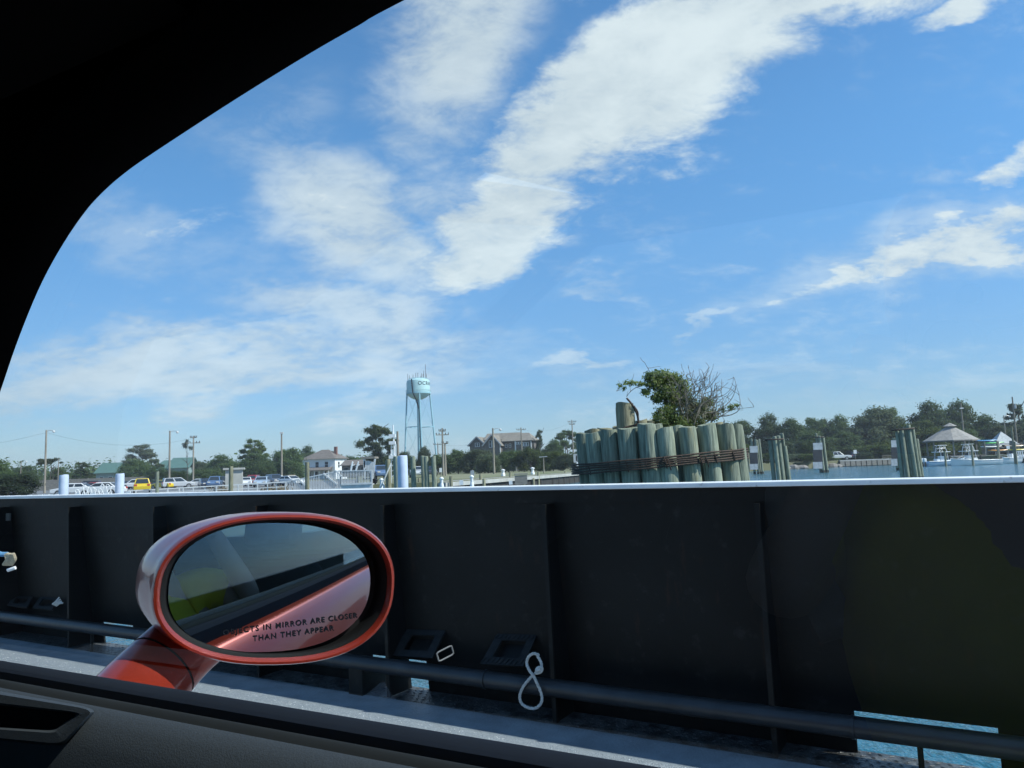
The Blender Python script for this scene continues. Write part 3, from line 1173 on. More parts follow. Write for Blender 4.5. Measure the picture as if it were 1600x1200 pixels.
# roof, headliner, windscreen, far side
m = MB(co)
rr = []
for a, zz in ((0.66, 2.41), (0.42, 2.435), (0.2, 2.45), (-0.2, 2.465), (-0.7, 2.455), (-1.05, 2.41), (-1.2, 2.36)):
    rr.append([C(a, 0.325, zz - 0.055), C(a, 0.22, zz - 0.02), C(a, 0.0, zz), C(a, -0.43, zz + 0.015), C(a, -0.9, zz), C(a, -1.08, zz - 0.02), C(a, -1.16, zz - 0.055)])
m.loft(rr, closed=False)
m.build('headliner', M['headliner'], car, smooth=True)
m = MB(co)
m.loft([[p + V((0, 0, 0.03)) for p in r] for r in rr], closed=False)
m.build('roof', M['red_car'], car, smooth=True)
# windscreen header and far pillar
m = MB(co)
m.beam(C(0.67, 0.30, 2.37), C(0.67, -1.16, 2.37), 0.06, 0.06)
m.beam(C(0.67, -1.15, 2.37), C(1.40, -1.25, 1.95), 0.06, 0.06)
m.beam(C(0.69, 0.29, 2.37), C(1.40, 0.34, 1.95), 0.06, 0.06)
m.build('windscreen_frame', M['headliner'], car)
m = MB(co)
m.quad(C(0.68, 0.29, 2.37), C(0.68, -1.15, 2.37), C(1.44, -1.22, 1.94), C(1.44, 0.34, 1.94))
m.build('windscreen_glass', M['rear_glass'], car)
m = MB(co)
cbox(m, 0.66, 1.30, -1.20, 0.25, 1.70, 2.01)
bev(m.build('dashboard', M['black_plastic'], car), 0.05, 4)
m = MB(co)
m.prism([C(0.38, 0.30, 2.385), C(0.38, -0.20, 2.40), C(0.62, -0.20, 2.33), C(0.86, -0.20, 2.22), C(0.86, 0.20, 2.20), C(0.62, 0.24, 2.33)], (0, 0, 0.018))
m.build('sun_visor', M['headliner'], car)
m = MB(co)
cbox(m, -1.25, 1.25, -1.26, -1.18, DECK_Z + 0.2, 1.95)
m.build('driver_door', M['red_car'], car)
m = MB(co)
cbox(m, -1.25, 1.2, -1.18, -1.15, DECK_Z + 0.2, 1.93)
m.build('driver_door_trim', M['black_plastic'], car)
m = MB(co)
for a in (-0.55, -1.15):
    m.beam(C(a, -1.22, 1.93), C(a - 0.02, -1.13, 2.36), 0.16, 0.06)
m.beam(C(0.72, -1.15, 2.375), C(-1.22, -1.14, 2.35), 0.08, 0.15)
m.build('driver_side_frame', M['headliner'], car)
m = MB(co)
m.quad(C(1.38, -1.23, 1.95), C(-0.5, -1.21, 1.94), C(-0.5, -1.14, 2.33), C(0.68, -1.14, 2.34))
m.quad(C(-0.6, -1.21, 1.94), C(-1.15, -1.21, 1.94), C(-1.15, -1.14, 2.33), C(-0.6, -1.14, 2.33))
m.build('driver_side_glass', M['rear_glass'], car)
m = MB(co)
cbox(m, -2.0, 1.3, -1.2, 0.36, DECK_Z + 0.16, DECK_Z + 0.22)
m.build('floor_pan', M['black_plastic'], car)
m = MB(co)
m.quad(C(-1.18, 0.16, 2.34), C(-1.18, -1.02, 2.34), C(-1.85, -1.15, 1.98), C(-1.85, 0.29, 1.98))
m.build('rear_window', M['rear_glass'], car)
m = MB(co)
cbox(m, -1.9, -1.25, -1.2, 0.34, 1.90, 2.03)
m.build('parcel_shelf', M['seat_fabric'], car)
for b0_, b1_ in ((0.24, 0.36), (-1.1, -1.22)):
    m = MB(co)
    m.beam(C(-1.18, b0_, 2.34), C(-1.85, b1_, 1.97), 0.16, 0.06)
    m.build('rear_pillar', M['headliner'], car)

# outer body side: shoulder, door skin, rear quarter and front wing
ps = [(0.3985, BELT - 0.019), (0.412, BELT - 0.026), (0.430, BELT - 0.052), (0.448, BELT - 0.12), (0.462, BELT - 0.25), (0.468, BELT - 0.40), (0.458, BELT - 0.55), (0.44, BELT - 0.75), (0.40, BELT - 0.84)]


def side(name, a_list, mirrored=False):
    m = MB(co)
    rings = []
    for a in a_list:
        fl = 0.030 * math.exp(-((a + 1.55) / 0.42) ** 2)
        rings.append([C(a, (-0.86 - 1 * b_ if mirrored else b_), z - max(0, a - 0.95) * 0.14) for b_, z in ((b + fl - max(0, a - 0.9) ** 2 * 0.12, z) for b, z in ps)])
    m.loft(rings, closed=False)
    o = m.build(name, M['red_car'], car, smooth=True)
    sd = o.modifiers.new('thickness', 'SOLIDIFY')
    sd.thickness = 0.006
    return o


side('door_skin', [-0.60 + k * 0.1 for k in range(16)])
side('rear_quarter', [-2.35 + k * 0.1 for k in range(17)] + [-0.606])
side('front_wing', [0.906 + k * 0.1 for k in range(14)])
side('rear_quarter', [-2.35 + k * 0.1 for k in range(17)] + [-0.606], True)
side('front_wing', [0.906 + k * 0.1 for k in range(14)], True)
m = MB(co)
m.loft([[C(-1.86, 0.38, 1.945), C(-1.86, -0.43, 1.985), C(-1.86, -1.24, 1.945)], [C(-2.25, 0.38, 1.93), C(-2.25, -0.43, 1.965), C(-2.25, -1.24, 1.93)],
        [C(-2.36, 0.37, 1.86), C(-2.38, -0.43, 1.88), C(-2.36, -1.23, 1.86)], [C(-2.38, 0.36, 1.35), C(-2.42, -0.43, 1.35), C(-2.38, -1.22, 1.35)], [C(-2.3, 0.34, 1.15), C(-2.34, -0.43, 1.15), C(-2.3, -1.2, 1.15)]], closed=False)
m.build('boot_lid', M['red_car'], car)
m = MB(co)
m.loft([[C(2.2, 0.36, 1.76), C(2.24, -0.43, 1.80), C(2.2, -1.22, 1.76)], [C(2.27, 0.34, 1.55), C(2.34, -0.43, 1.55), C(2.27, -1.2, 1.55)], [C(2.24, 0.33, 1.14), C(2.3, -0.43, 1.14), C(2.24, -1.19, 1.14)]], closed=False)
m.build('front_bumper', M['red_car'], car)
m = MB(co)
rings = []
for a in (1.2, 1.5, 1.9, 2.2):
    dz = max(0, a - 0.95) * 0.14 + 0.02
    rings.append([C(a, 0.38 - max(0, a - .9) ** 2 * .12, BELT - 0.02 - dz), C(a, 0.0, BELT + 0.03 - dz), C(a, -0.43, BELT + 0.045 - dz), C(a, -0.86, BELT + 0.03 - dz), C(a, -1.24 + max(0, a - .9) ** 2 * .12, BELT - 0.02 - dz)])
m.loft(rings, closed=False)
m.build('bonnet', M['red_car'], car, smooth=True)
m = MB(co)
m.tube([C(-0.30, 0.455, BELT - 0.13), C(-0.36, 0.487, BELT - 0.125), C(-0.46, 0.487, BELT - 0.12), C(-0.52, 0.455, BELT - 0.12)], 0.013, 8)
m.build('door_handle', M['red_car'], car, smooth=True)
for a in (1.35, -1.5):
    for b in (0.36, -1.22):
        m = MB(co)
        m.tube([C(a, b - 0.1, DECK_Z + 0.31), C(a, b + 0.1, DECK_Z + 0.31)], 0.31, 24)
        wh = m.build('wheel', M['tyre'], car)
        m = MB(co)
        sgn = 1 if b > 0 else -1
        m.tube([C(a, b + sgn * 0.09, DECK_Z + 0.31), C(a, b + sgn * 0.105, DECK_Z + 0.31)], 0.2, 20)
        m.build('rim', M['rimmetal'], wh)


# seats
def seat(a, b):
    m = MB(co)
    cbox(m, a - 0.25, a + 0.28, b - 0.25, b + 0.25, DECK_Z + 0.28, DECK_Z + 0.46)
    s = bev(m.build('seat', M['seat_fabric'], car), 0.06, 4)
    m = MB(co)
    d = (C(-0.30, 0, 1) - C(0, 0, 0)).normalized()
    m.box(C(a - 0.36, b, DECK_Z + 0.74), (0.16, 0.48, 0.66), ax=(cF * d.z - UPV * d.dot(cF), cN, d))
    bev(m.build('backrest', M['seat_fabric'], s), 0.07, 4)
    m = MB(co)
    m.box(C(a - 0.48, b, DECK_Z + 1.20), (0.11, 0.26, 0.20), ax=(cF * d.z - UPV * d.dot(cF), cN, d))
    bev(m.build('headrest', M['seat_fabric'], s), 0.045, 4)


seat(-0.22, -0.12)
seat(-0.10, -0.80)
m = MB(co)
cbox(m, -1.30, -0.85, -1.12, 0.28, DECK_Z + 0.26, DECK_Z + 0.5)
bev(m.build('rear_bench', M['seat_fabric'], car), 0.06, 3)
m = MB(co)
cbox(m, -1.34, -1.22, -1.12, 0.28, DECK_Z + 0.45, 1.93)
bev(m.build('bench_back', M['seat_fabric'], car), 0.05, 3)
m = MB(co)
sw = []
for k in range(24):
    g = 2 * math.pi * k / 24
    sw.append(C(0.40 - 0.09 * math.sin(g), -0.82 + 0.185 * math.cos(g), 1.80 + 0.16 * math.sin(g)))
m.tube(sw, 0.014, 8, closed=True)
swo = m.build('steering_wheel', M['black_plastic'], car, smooth=True)
m = MB(co)
m.beam(sw[0], sw[12], 0.04, 0.02)
m.tube([C(0.40, -0.82, 1.80), C(0.65, -0.82, 1.72)], 0.045, 10)
m.build('hub', M['black_plastic'], swo)

# ------------------------------------------------------------------ wing mirror
MC = at(439, 919, 0.70)
MN = (EYE - MC).normalized()
# turn the mirror so that it looks back along the flank
MIRROR_YAW, MIRROR_PITCH = math.radians(MYAW), math.radians(MPIT)
mr_ = MN.cross(UPV).normalized() * -1        # to the right in the picture
if mr_.dot(_R) < 0:
    mr_ = -mr_
mu_ = mr_.cross(MN).normalized()
if mu_.z < 0:
    mu_ = -mu_
MN = (MN * math.cos(MIRROR_YAW) + mr_ * math.sin(MIRROR_YAW))
MN = (MN * math.cos(MIRROR_PITCH) + mu_ * math.sin(MIRROR_PITCH)).normalized()
mr_ = (mr_ - MN * mr_.dot(MN)).normalized()
mu_ = mr_.cross(MN).normalized()
if mu_.z < 0:
    mu_ = -mu_
tilt = math.radians(MTILT)
mr_, mu_ = mr_ * math.cos(tilt) + mu_ * math.sin(tilt), mu_ * math.cos(tilt) - mr_ * math.sin(tilt)


def ML(x, y, w):
    return MC + mr_ * x + mu_ * y + MN * w


def oval(ax_, ay_, w, dx=0.0, dy=0.0, n=64, p=2.35):
    out = []
    for k in range(n):
        g = 2 * math.pi * k / n
        c, s = math.cos(g), math.sin(g)
        x = ax_ * math.copysign(abs(c) ** (2 / p), c)
        y = ay_ * math.copysign(abs(s) ** (2 / p), s)
        # egg: blunter outboard end
        y *= 1 + 0.05 * x / ax_
        out.append(ML(x + dx, y + dy, w))
    return out


AX, AY = 0.1055, 0.0665
m = MB(co)
m.loft([oval(AX * 0.930, AY * 0.905, -0.004), oval(AX * 0.940, AY * 0.92, 0.0015), oval(AX * 0.957, AY * 0.942, 0.004), oval(AX * 0.978, AY * 0.972, 0.0035),
        oval(AX * 0.995, AY * 0.995, -0.001), oval(AX, AY, -0.008), oval(AX * 1.005, AY * 1.0, -0.02, -0.002),
        oval(AX * 1.0, AY * 0.985, -0.04, -0.008, 0), oval(AX * 0.95, AY * 0.92, -0.065, -0.017, 0), oval(AX * 0.84, AY * 0.80, -0.09, -0.027),
        oval(AX * 0.62, AY * 0.6, -0.112, -0.034), oval(AX * 0.3, AY * 0.3, -0.122, -0.038), oval(AX * 0.02, AY * 0.02, -0.124, -0.04)], True)
wing = m.build('wing_mirror', M['red_car'], car, smooth=True)
m = MB(co)
m.loft([oval(AX * 0.932, AY * 0.908, -0.003), oval(AX * 0.905, AY * 0.885, -0.006), oval(AX * 0.885, AY * 0.87, -0.013), oval(AX * 0.865, AY * 0.866, -0.020), oval(AX * 0.5, AY * 0.5, -0.023)], True)
m.build('mirror_bezel', M['bezel_black'], wing, smooth=True)
RC = MRAD        # radius of the convex glass
GX, GY, GDX = AX * 0.835, AY * 0.852, -0.0035
GW = -0.0095


def bulge(x, y):
    return GW - (x * x + y * y) / (2 * RC)


m = MB(co)
nr, na = 12, 64
vs, fs = [ML(GDX, 0, GW)], []
for i in range(1, nr + 1):
    for k in range(na):
        g = 2 * math.pi * k / na
        c, s = math.cos(g), math.sin(g)
        x = GX * i / nr * math.copysign(abs(c) ** (2 / 2.3), c)
        y = GY * i / nr * math.copysign(abs(s) ** (2 / 2.3), s)
        vs.append(ML(x + GDX, y, bulge(x, y)))
for k in range(na):
    fs.append((0, 1 + k, 1 + (k + 1) % na))
for i in range(nr - 1):
    for k in range(na):
        k2 = (k + 1) % na
        fs.append((1 + i * na + k, 1 + (i + 1) * na + k, 1 + (i + 1) * na + k2, 1 + i * na + k2))
m.add(vs, fs)
m.build('mirror_glass', M['mirror'], wing, smooth=True)


def lettering(name, text, size, place, mat, parent, align='CENTER', width=None):
    """flat lettering turned into mesh and laid on a surface by place(x,y)"""
    cu = bpy.data.curves.new('text_source', 'FONT')
    cu.body = text
    cu.size = size
    cu.align_x = align
    cu.offset = size * 0.018 if size < .1 else 0
    cu.space_character = 1.12 if size > .1 else 1.22
    tmp = bpy.data.objects.new('text_source', cu)
    COL.objects.link(tmp)
    dg = bpy.context.evaluated_depsgraph_get()
    dg.update()
    me = bpy.data.meshes.new_from_object(tmp.evaluated_get(dg))
    bpy.data.objects.remove(tmp)
    bpy.data.curves.remove(cu)
    for v in me.vertices:
        v.co = place(v.co.x, v.co.y)
    me.materials.clear()
    me.materials.append(mat)
    me.name = name
    o = bpy.data.objects.new(name, me)
    COL.objects.link(o)
    o.parent = parent
    return o


def on_mirror(x0, y0, slope):
    def f(x, y):
        X, Y = x0 + x * math.cos(slope) - y * math.sin(slope), y0 + x * math.sin(slope) + y * math.cos(slope)
        return ML(X + GDX, Y, bulge(X, Y) + 0.0013) - co
    return f


lettering('lettering', 'OBJECTS IN MIRROR ARE CLOSER', 0.0066, on_mirror(0.0185, -0.0350, math.radians(5.6)), M['ink'], wing)
lettering('lettering', 'THAN THEY APPEAR', 0.0066, on_mirror(0.0205, -0.0435, math.radians(5.6)), M['ink'], wing)

# stalk: two painted shells with a dark joint between them
sp = [at(318, 985, 0.735), at(282, 1014, 0.72), at(248, 1048, 0.70), at(215, 1085, 0.67), at(178, 1130, 0.63)]
sp = smooth_pts(sp, 5)
e1 = (sp[-1] - sp[0]).normalized()
e2 = e1.cross(EYE - sp[6]).normalized()
e3 = e1.cross(e2).normalized()


def stalk(i0, i1, k=1.0):
    rings = []
    for i in range(i0, i1):
        t = i / (len(sp) - 1)
        w = (0.0315 + 0.005 * t) * k
        d = (0.021 + 0.006 * t) * k
        rings.append([sp[i] + e2 * (w * math.cos(g)) + e3 * (d * math.sin(g)) for g in [2 * math.pi * q / 28 for q in range(28)]])
    return rings


m = MB(co)
m.loft(stalk(0, 10), True)
m.build('stalk_cap', M['red_car'], wing, smooth=True)
m = MB(co)
m.loft(stalk(9, 12, 0.97), True)
m.build('stalk_joint', M['bezel_black'], wing, smooth=True)
m = MB(co)
r_ = stalk(9, len(sp))
r_[0] = [p + e1 * 0.0025 for p in r_[0]]
m.loft(r_, True)
m.build('stalk_base', M['red_car'], wing, smooth=True)

# ------------------------------------------------------------------ the photographer in the passenger seat
vh = V((0, 1, 0))
rt = V((1, 0, 0))


def PP(x, y, z):
    return rt * x + vh * y + V((0, 0, z))


person = thing('person', C(-0.12, -0.10, DECK_Z + 0.46), 'person in yellow shirt raising a small camera, mirrored faintly in the window glass', 'person')
po = person.location


def skin_body(name, pts, edges, radii, mat, parent, sub=2, root=0):
    me = bpy.data.meshes.new(name)
    me.from_pydata([tuple(V(p) - po) for p in pts], edges, [])
    o = bpy.data.objects.new(name, me)
    COL.objects.link(o)
    o.parent = parent
    o.modifiers.new('skin', 'SKIN')
    lay = me.skin_vertices[0] if len(me.skin_vertices) else None
    if lay is None:
        bm = bmesh.new()
        bm.from_mesh(me)
        bm.verts.layers.skin.verify()
        bm.to_mesh(me)
        bm.free()
        lay = me.skin_vertices[0]
    for i, r in enumerate(radii):
        rr_ = r if isinstance(r, tuple) else (r, r)
        lay.data[i].radius = rr_
        lay.data[i].use_root = (i == root)
    s = o.modifiers.new('smooth', 'SUBSURF')
    s.levels = s.render_levels = sub
    me.materials.append(mat)
    o.modifiers['skin'].use_smooth_shade = True
    return o


pel = C(-0.14, -0.16, DECK_Z + 0.56)
chest = C(-0.05, -0.23, DECK_Z + 0.90)
neck = C(-0.06, -0.20, DECK_Z + 1.07)
head = PP(-0.035, -0.155, 2.125)
shR = neck + rt * 0.19 + V((0, -0.01, -0.05))
shL = neck - rt * 0.19 + V((0, 0.03, -0.05))
elR = PP(0.25, -0.10, 1.83)
elL = PP(-0.24, -0.06, 1.80)
haR = PP(0.085, -0.065, 2.065)
haL = PP(-0.085, -0.065, 2.065)
kR = C(0.32, 0.02, DECK_Z + 0.62)
kL = C(0.32, -0.24, DECK_Z + 0.62)
fR = C(0.52, 0.02, DECK_Z + 0.27)
fL = C(0.52, -0.24, DECK_Z + 0.27)
pts = [pel, (pel + chest) / 2, chest, neck, neck.lerp(head, 0.45), shR, elR, haR, shL, elL, haL, kR, fR, kL, fL, fR + cF * 0.14, fL + cF * 0.14]
edges = [(0, 1), (1, 2), (2, 3), (3, 4), (2, 5), (5, 6), (6, 7), (2, 8), (8, 9), (9, 10), (0, 11), (11, 12), (0, 13), (13, 14), (12, 15), (14, 16)]
rad = [(0.15, 0.13), (0.155, 0.12), (0.17, 0.12), 0.065, 0.05, 0.062, 0.043, 0.027, 0.062, 0.043, 0.027, 0.075, 0.05, 0.075, 0.05, 0.035, 0.035]
body = skin_body('body', pts, edges, rad, M['skin'], person)
# shirt: trunk and short sleeves a little proud of the body
pts = [pel + V((0, 0, -0.03)), (pel + chest) / 2, chest, neck + V((0, 0, -0.02)), shR, shR.lerp(elR, 0.6), shL, shL.lerp(elL, 0.6)]
edges = [(0, 1), (1, 2), (2, 3), (2, 4), (4, 5), (2, 6), (6, 7)]
rad = [(0.175, 0.155), (0.18, 0.145), (0.19, 0.14), 0.075, 0.078, 0.066, 0.078, 0.066]
skin_body('shirt', pts, edges, rad, M['shirt'], person)
pts = [pel, kR, fR, kL, fL]
skin_body('trousers', [pel + V((0, 0, -0.02)), kR, fR + V((0, 0, 0.05)), kL, fL + V((0, 0, 0.05))], [(0, 1), (1, 2), (0, 3), (3, 4)], [(0.17, 0.14), 0.09, 0.068, 0.09, 0.068], M['trousers'], person)
# head with features
hx = (EYE + V((0, 1, 0)) - head)
hx.z = 0
hx.normalize()
hr = hx.cross(UPV).normalized()
m = MB(po)
rings = []
prof = [(-0.118, .012, .01, .055), (-0.108, .036, .034, .04), (-0.085, .052, .056, .025), (-0.05, .062, .076, .012), (-0.01, .070, .088, .004), (0.03, .074, .095, -.004), (0.07, .070, .090, -.010), (0.10, .055, .070, -.012), (0.118, .03, .04, -.012), (0.124, .004, .005, -.012)]
for z, rx, ry, fo_ in prof:
    rings.append([head + hr * (rx * math.cos(g)) + hx * (ry * math.sin(g) + fo_) + UPV * z for g in [2 * math.pi * k / 24 for k in range(24)]])
m.loft(rings, True, True)
m.tube([head + hx * 0.088 + UPV * 0.012, head + hx * 0.102 - UPV * 0.018, head + hx * 0.108 - UPV * 0.03], [0.008, 0.011, 0.013], 8)
for s in (-1, 1):
    m.tube([head + hr * (0.070 * s) + UPV * 0.02, head + hr * (0.082 * s) - hx * 0.01, head + hr * (0.072 * s) - UPV * 0.035], [0.012, 0.014, 0.009], 8)
hd_ = m.build('head', M['skin'], person, smooth=True)
for s in (-1, 1):
    m = MB(po)
    m.tube([head + hx * 0.078 + hr * (0.031 * s) + UPV * 0.010, head + hx * 0.090 + hr * (0.031 * s) + UPV * 0.010], [0.011, 0.007], 10)
    m.build('eye', M['bezel_black'], hd_)
m = MB(po)
m.tube([head + hx * 0.084 + hr * 0.024 - UPV * 0.058, head + hx * 0.094 - UPV * 0.056, head + hx * 0.084 - hr * 0.024 - UPV * 0.058], 0.006, 8)
m.build('mouth', M['brick'], hd_)
m = MB(po)
rings = []
for z, k in ((0.0, 1.03), (0.03, 1.06), (0.07, 1.09), (0.10, 1.14), (0.122, 1.2), (0.132, 0.6), (0.135, 0.02)):
    bx_, by_ = {0.0: (.070, .088), 0.03: (.074, .095), 0.07: (.070, .090), 0.10: (.055, .070), 0.122: (.034, .042), 0.132: (.03, .04), 0.135: (.03, .04)}[z]
    rings.append([head + hr * (bx_ * k * math.cos(g)) + hx * (by_ * k * math.sin(g) - 0.016 - (0.02 if z < 0.05 else 0) * (1 if math.sin(g) > 0 else 0)) + UPV * z for g in [2 * math.pi * q / 24 for q in range(24)]])
m.loft(rings, True)
m.build('hair', M['hair'], hd_, smooth=True)
# hands: palm plus four bent fingers and a thumb closed on the camera
for s, ha in ((1, haR), (-1, haL)):
    pal = ha + V((-0.018 * s, 0.012, 0.02))
    pts = [ha, pal, ]
    eds = [(0, 1)]
    rds = [0.024, (0.022, 0.030)]
    for k in range(4):
        z = 0.030 - k * 0.017
        b0 = ha + V((-0.004 * s, 0.028, z + 0.008))
        ln_ = (0.9, 1.0, 0.95, 0.78)[k]
        i = len(pts)
        pts += [b0, b0 + V((-0.012 * s, 0.016, 0.002)) * ln_, b0 + V((-0.034 * s, 0.019, 0.0)) * ln_, b0 + V((-0.050 * s, 0.012, -0.001)) * ln_]
        eds += [(1, i), (i, i + 1), (i + 1, i + 2), (i + 2, i + 3)]
        rds += [0.0095, 0.0090, 0.0082, 0.0070]
    i = len(pts)
    t0 = ha + V((-0.010 * s, -0.010, 0.0))
    pts += [t0, t0 + V((-0.022 * s, -0.010, 0.012)), t0 + V((-0.042 * s, -0.008, 0.018))]
    eds += [(0, i), (i, i + 1), (i + 1, i + 2)]
    rds += [0.012, 0.0105, 0.0085]
    skin_body('hand', pts, eds, rds, M['skin'], person, sub=1)
# compact camera in the hands
kc = thing('compact_camera', PP(0, -0.055, 2.075), 'small black camera held in both hands of the person in the yellow shirt', 'camera')
m = MB(kc.location)
m.box(PP(0, -0.062, 2.085), (0.100, 0.024, 0.060))
bev(m.build('camera_body', M['cam_black'], kc), 0.006, 3)
m = MB(kc.location)
m.tube([PP(0, -0.05, 2.095), PP(0, -0.030, 2.097)], 0.022, 20)
m.build('lens_barrel', M['cam_black'], kc, smooth=False)

m = MB(kc.location)
sp1 = smooth_pts([PP(-0.055, -0.06, 2.10), C(0.10, -0.14, 2.02), C(0.165, -0.20, 1.93), C(0.150, -0.21, 1.84), C(0.115, -0.22, 1.74)], 4)
wd = V((0.6, -0.3, 0.25)).normalized()
m.loft([[p - wd * (0.008 + 0.0012 * i), p + wd * (0.008 + 0.0012 * i)] for i, p in enumerate(sp1)], closed=False)
o = m.build('strap', M['strap'], kc, smooth=True)
sd = o.modifiers.new('thickness', 'SOLIDIFY')
sd.thickness = 0.0015
# ================================================================== NEAR PILE CLUSTER
rng = random.Random(11)


def pile(m, base, top, r, n=14, wob=0.06, seed=0):
    """a round timber pile with slightly irregular section, chamfered top"""
    q = random.Random(seed)
    base, top = V(base), V(top)
    ph = [q.uniform(0, 6.28) for _ in range(3)]
    d = (top - base).normalized()
    a = d.cross(V((0, 1, 0))).normalized()
    b = d.cross(a)
    rings = []
    steps = [0, .25, .5, .75, .97, 1.0]
    for t in steps:
        rr_ = r * (1.03 - 0.05 * t) * (0.93 if t == 1.0 else 1)
        ring = []
        for k in range(n):
            g = 2 * math.pi * k / n
            w = 1 + wob * math.sin(2 * g + ph[0]) * 0.5 + wob * 0.5 * math.sin(3 * g + ph[1] + t * 2)
            z = (0.020 * math.sin(g + ph[2]) + 0.010 * math.sin(3 * g + ph[0])) if t > 0.9 else 0
            ring.append(base.lerp(top, t) + (a * math.cos(g) + b * math.sin(g)) * rr_ * w + V((0, 0, z)))
        rings.append(ring)
    m.loft(rings, True, True)
    return m


def px_top(px, py, dep):
    return at(px, py, dep)


cl_c = at(1030, 760, 15.2)
cluster = thing('pile_cluster', (cl_c.x, cl_c.y, 0), 'big mooring cluster of greenish timber piles bound with rusty cable and topped by a shrub', 'pile cluster')
cx, cy = cluster.location.x, cluster.location.y
front = [  # picture x, top y of each pile seen in the front row
    (911, 677), (928, 676), (951, 673), (978, 670), (1010, 662), (1037, 669), (1073, 667), (1104, 663), (1132, 664), (1147, 664)]
RX, RY = 1.42, 1.25
lean = V((-0.055, 0.0, 1.0))
pnum = 0
for px, py in front:
    x0 = at(px, 700, 14.0).x
    t = max(-0.995, min(0.995, (x0 - cx) / (RX + 0.07)))
    dep = cy - RY * math.sqrt(1 - t * t)
    r = 0.172 if px not in (911, 1147) else 0.16
    tp_ = at(px, py, dep)
    bs = V((tp_.x + 0.055 * (tp_.z + 1.2) * (1 + rng.uniform(-.12, .12)), tp_.y, -1.2))
    m = MB(cluster.location)
    pile(m, bs, tp_, r, 16, seed=pnum)
    m.build('pile', M['pile_green'], cluster, smooth=True)
    pnum += 1
# second row showing in the gaps
for px, py, dd in ((994, 668, .30), (1055, 667, .34), (1023, 664, .42), (1089, 668, .36), (1120, 665, .3), (940, 676, .32), (965, 672, .34)):
    x0 = at(px, 700, 14.2).x
    t = max(-0.99, min(0.99, (x0 - cx) / RX))
    dep = cy - (RY - dd) * math.sqrt(1 - t * t)
    tp_ = at(px, py, dep)
    m = MB(cluster.location)
    pile(m, V((tp_.x + 0.055 * (tp_.z + 1.2), tp_.y, -1.2)), tp_, 0.155, 12, seed=pnum)
    m.build('pile', M['pile_green'], cluster, smooth=True)
    pnum += 1
# rear ring
for px, py in ((925, 672), (945, 669), (968, 666), (1000, 657), (1018, 656), (1042, 660), (1066, 663), (1092, 663), (1118, 662), (1138, 663)):
    x0 = at(px, 700, 15.6).x
    t = max(-0.97, min(0.97, (x0 - cx) / RX))
    dep = cy + RY * math.sqrt(1 - t * t) * 0.9
    tp_ = at(px, py, dep)
    m = MB(cluster.location)
    pile(m, V((tp_.x + 0.05 * (tp_.z + 1.2), tp_.y, -1.2)), tp_, 0.17, 12, seed=pnum)
    m.build('pile', M['pile_brown'], cluster, smooth=True)
    pnum += 1
# tall king pile in the middle
tp_ = at(975.5, 630, 15.0)
m = MB(cluster.location)
pile(m, V((tp_.x + 0.12, tp_.y, -1.2)), tp_, 0.192, 18, seed=77)
m.build('king_pile', M['pile_brown'], cluster, smooth=True)
m = MB(cluster.location)
for k in range(30):
    g = 2 * math.pi * k / 30
    rr0 = RX * 0.8 * math.sqrt(rng.random())
    p = V((cx + rr0 * math.cos(g) * 1.0, cy + rr0 * 0.8 * math.sin(g), 2.35 + rng.uniform(-.06, .08)))
    m.box(p, (rng.uniform(.3, .6), rng.uniform(.1, .2), .12), rz=rng.uniform(0, 3))
tag(m.build('packing_timber', M['pile_brown'], cluster), kind='stuff')
# cable binding: five turns
ringpts = []
for k in range(72):
    g = 2 * math.pi * k / 72
    ringpts.append((g, cx + (RX + 0.27) * math.copysign(abs(math.cos(g)) ** .85, math.cos(g)), cy + (RY + 0.195) * math.copysign(abs(math.sin(g)) ** .85, math.sin(g))))
zmid = at(1030, 721, 14.0).z
tiltk = 0.060
for s in range(5):
    m = MB(cluster.location)
    pts = []
    for g, x, y in ringpts:
        sag = 0.016 * math.sin(8 * g + s * 1.3) + 0.012 * math.sin(3 * g + s)
        pts.append(V((x, y, zmid + (x - cx) * tiltk + (s - 2) * 0.042 + sag * .3)))
    m.tube(pts, 0.0175, 6, closed=True)
    m.build('cable_turn', M['rust'], cluster, smooth=True)
for px, py in ((921, 735), (952, 731), (980, 730), (1010, 728), (1040, 724), (1046, 727), (1095, 719), (1105, 722), (1118, 716), (1146, 712)):
    p = at(px, py, 13.5)
    t = max(-0.95, min(0.95, (p.x - cx) / (RX + .23)))
    y = cy - (RY + 0.225) * math.sqrt(1 - t * t)
    p = at(px, py, y)
    m = MB(cluster.location)
    m.tube(smooth_pts([p + V((-.03, 0, .12)), p + V((.0, -.02, .02)), p + V((.025, 0, -.09))], 3), 0.012, 5)
    m.build('staple', M['rust'], cluster)
# bent cable ends sticking up beside the king pile
m = MB(cluster.location)
m.tube(smooth_pts([at(x, y, 14.4) for x, y in ((979, 622), (986, 630), (992, 640), (996, 650), (997, 660), (993, 664), (985, 666), (977, 668), (972, 672))], 3), 0.020, 6)
m.tube(smooth_pts([at(x, y, 14.35) for x, y in ((990, 634), (996, 643), (997, 652), (998, 663))], 3), 0.018, 6)
m.build('cable_end', M['rust'], cluster, smooth=True)

# shrub rooted on the piles
shrub = thing('shrub', at(1055, 668, 15.0), 'leafy shrub with bare grey twigs growing out of the top of the big pile cluster', 'shrub')
SB = shrub.location


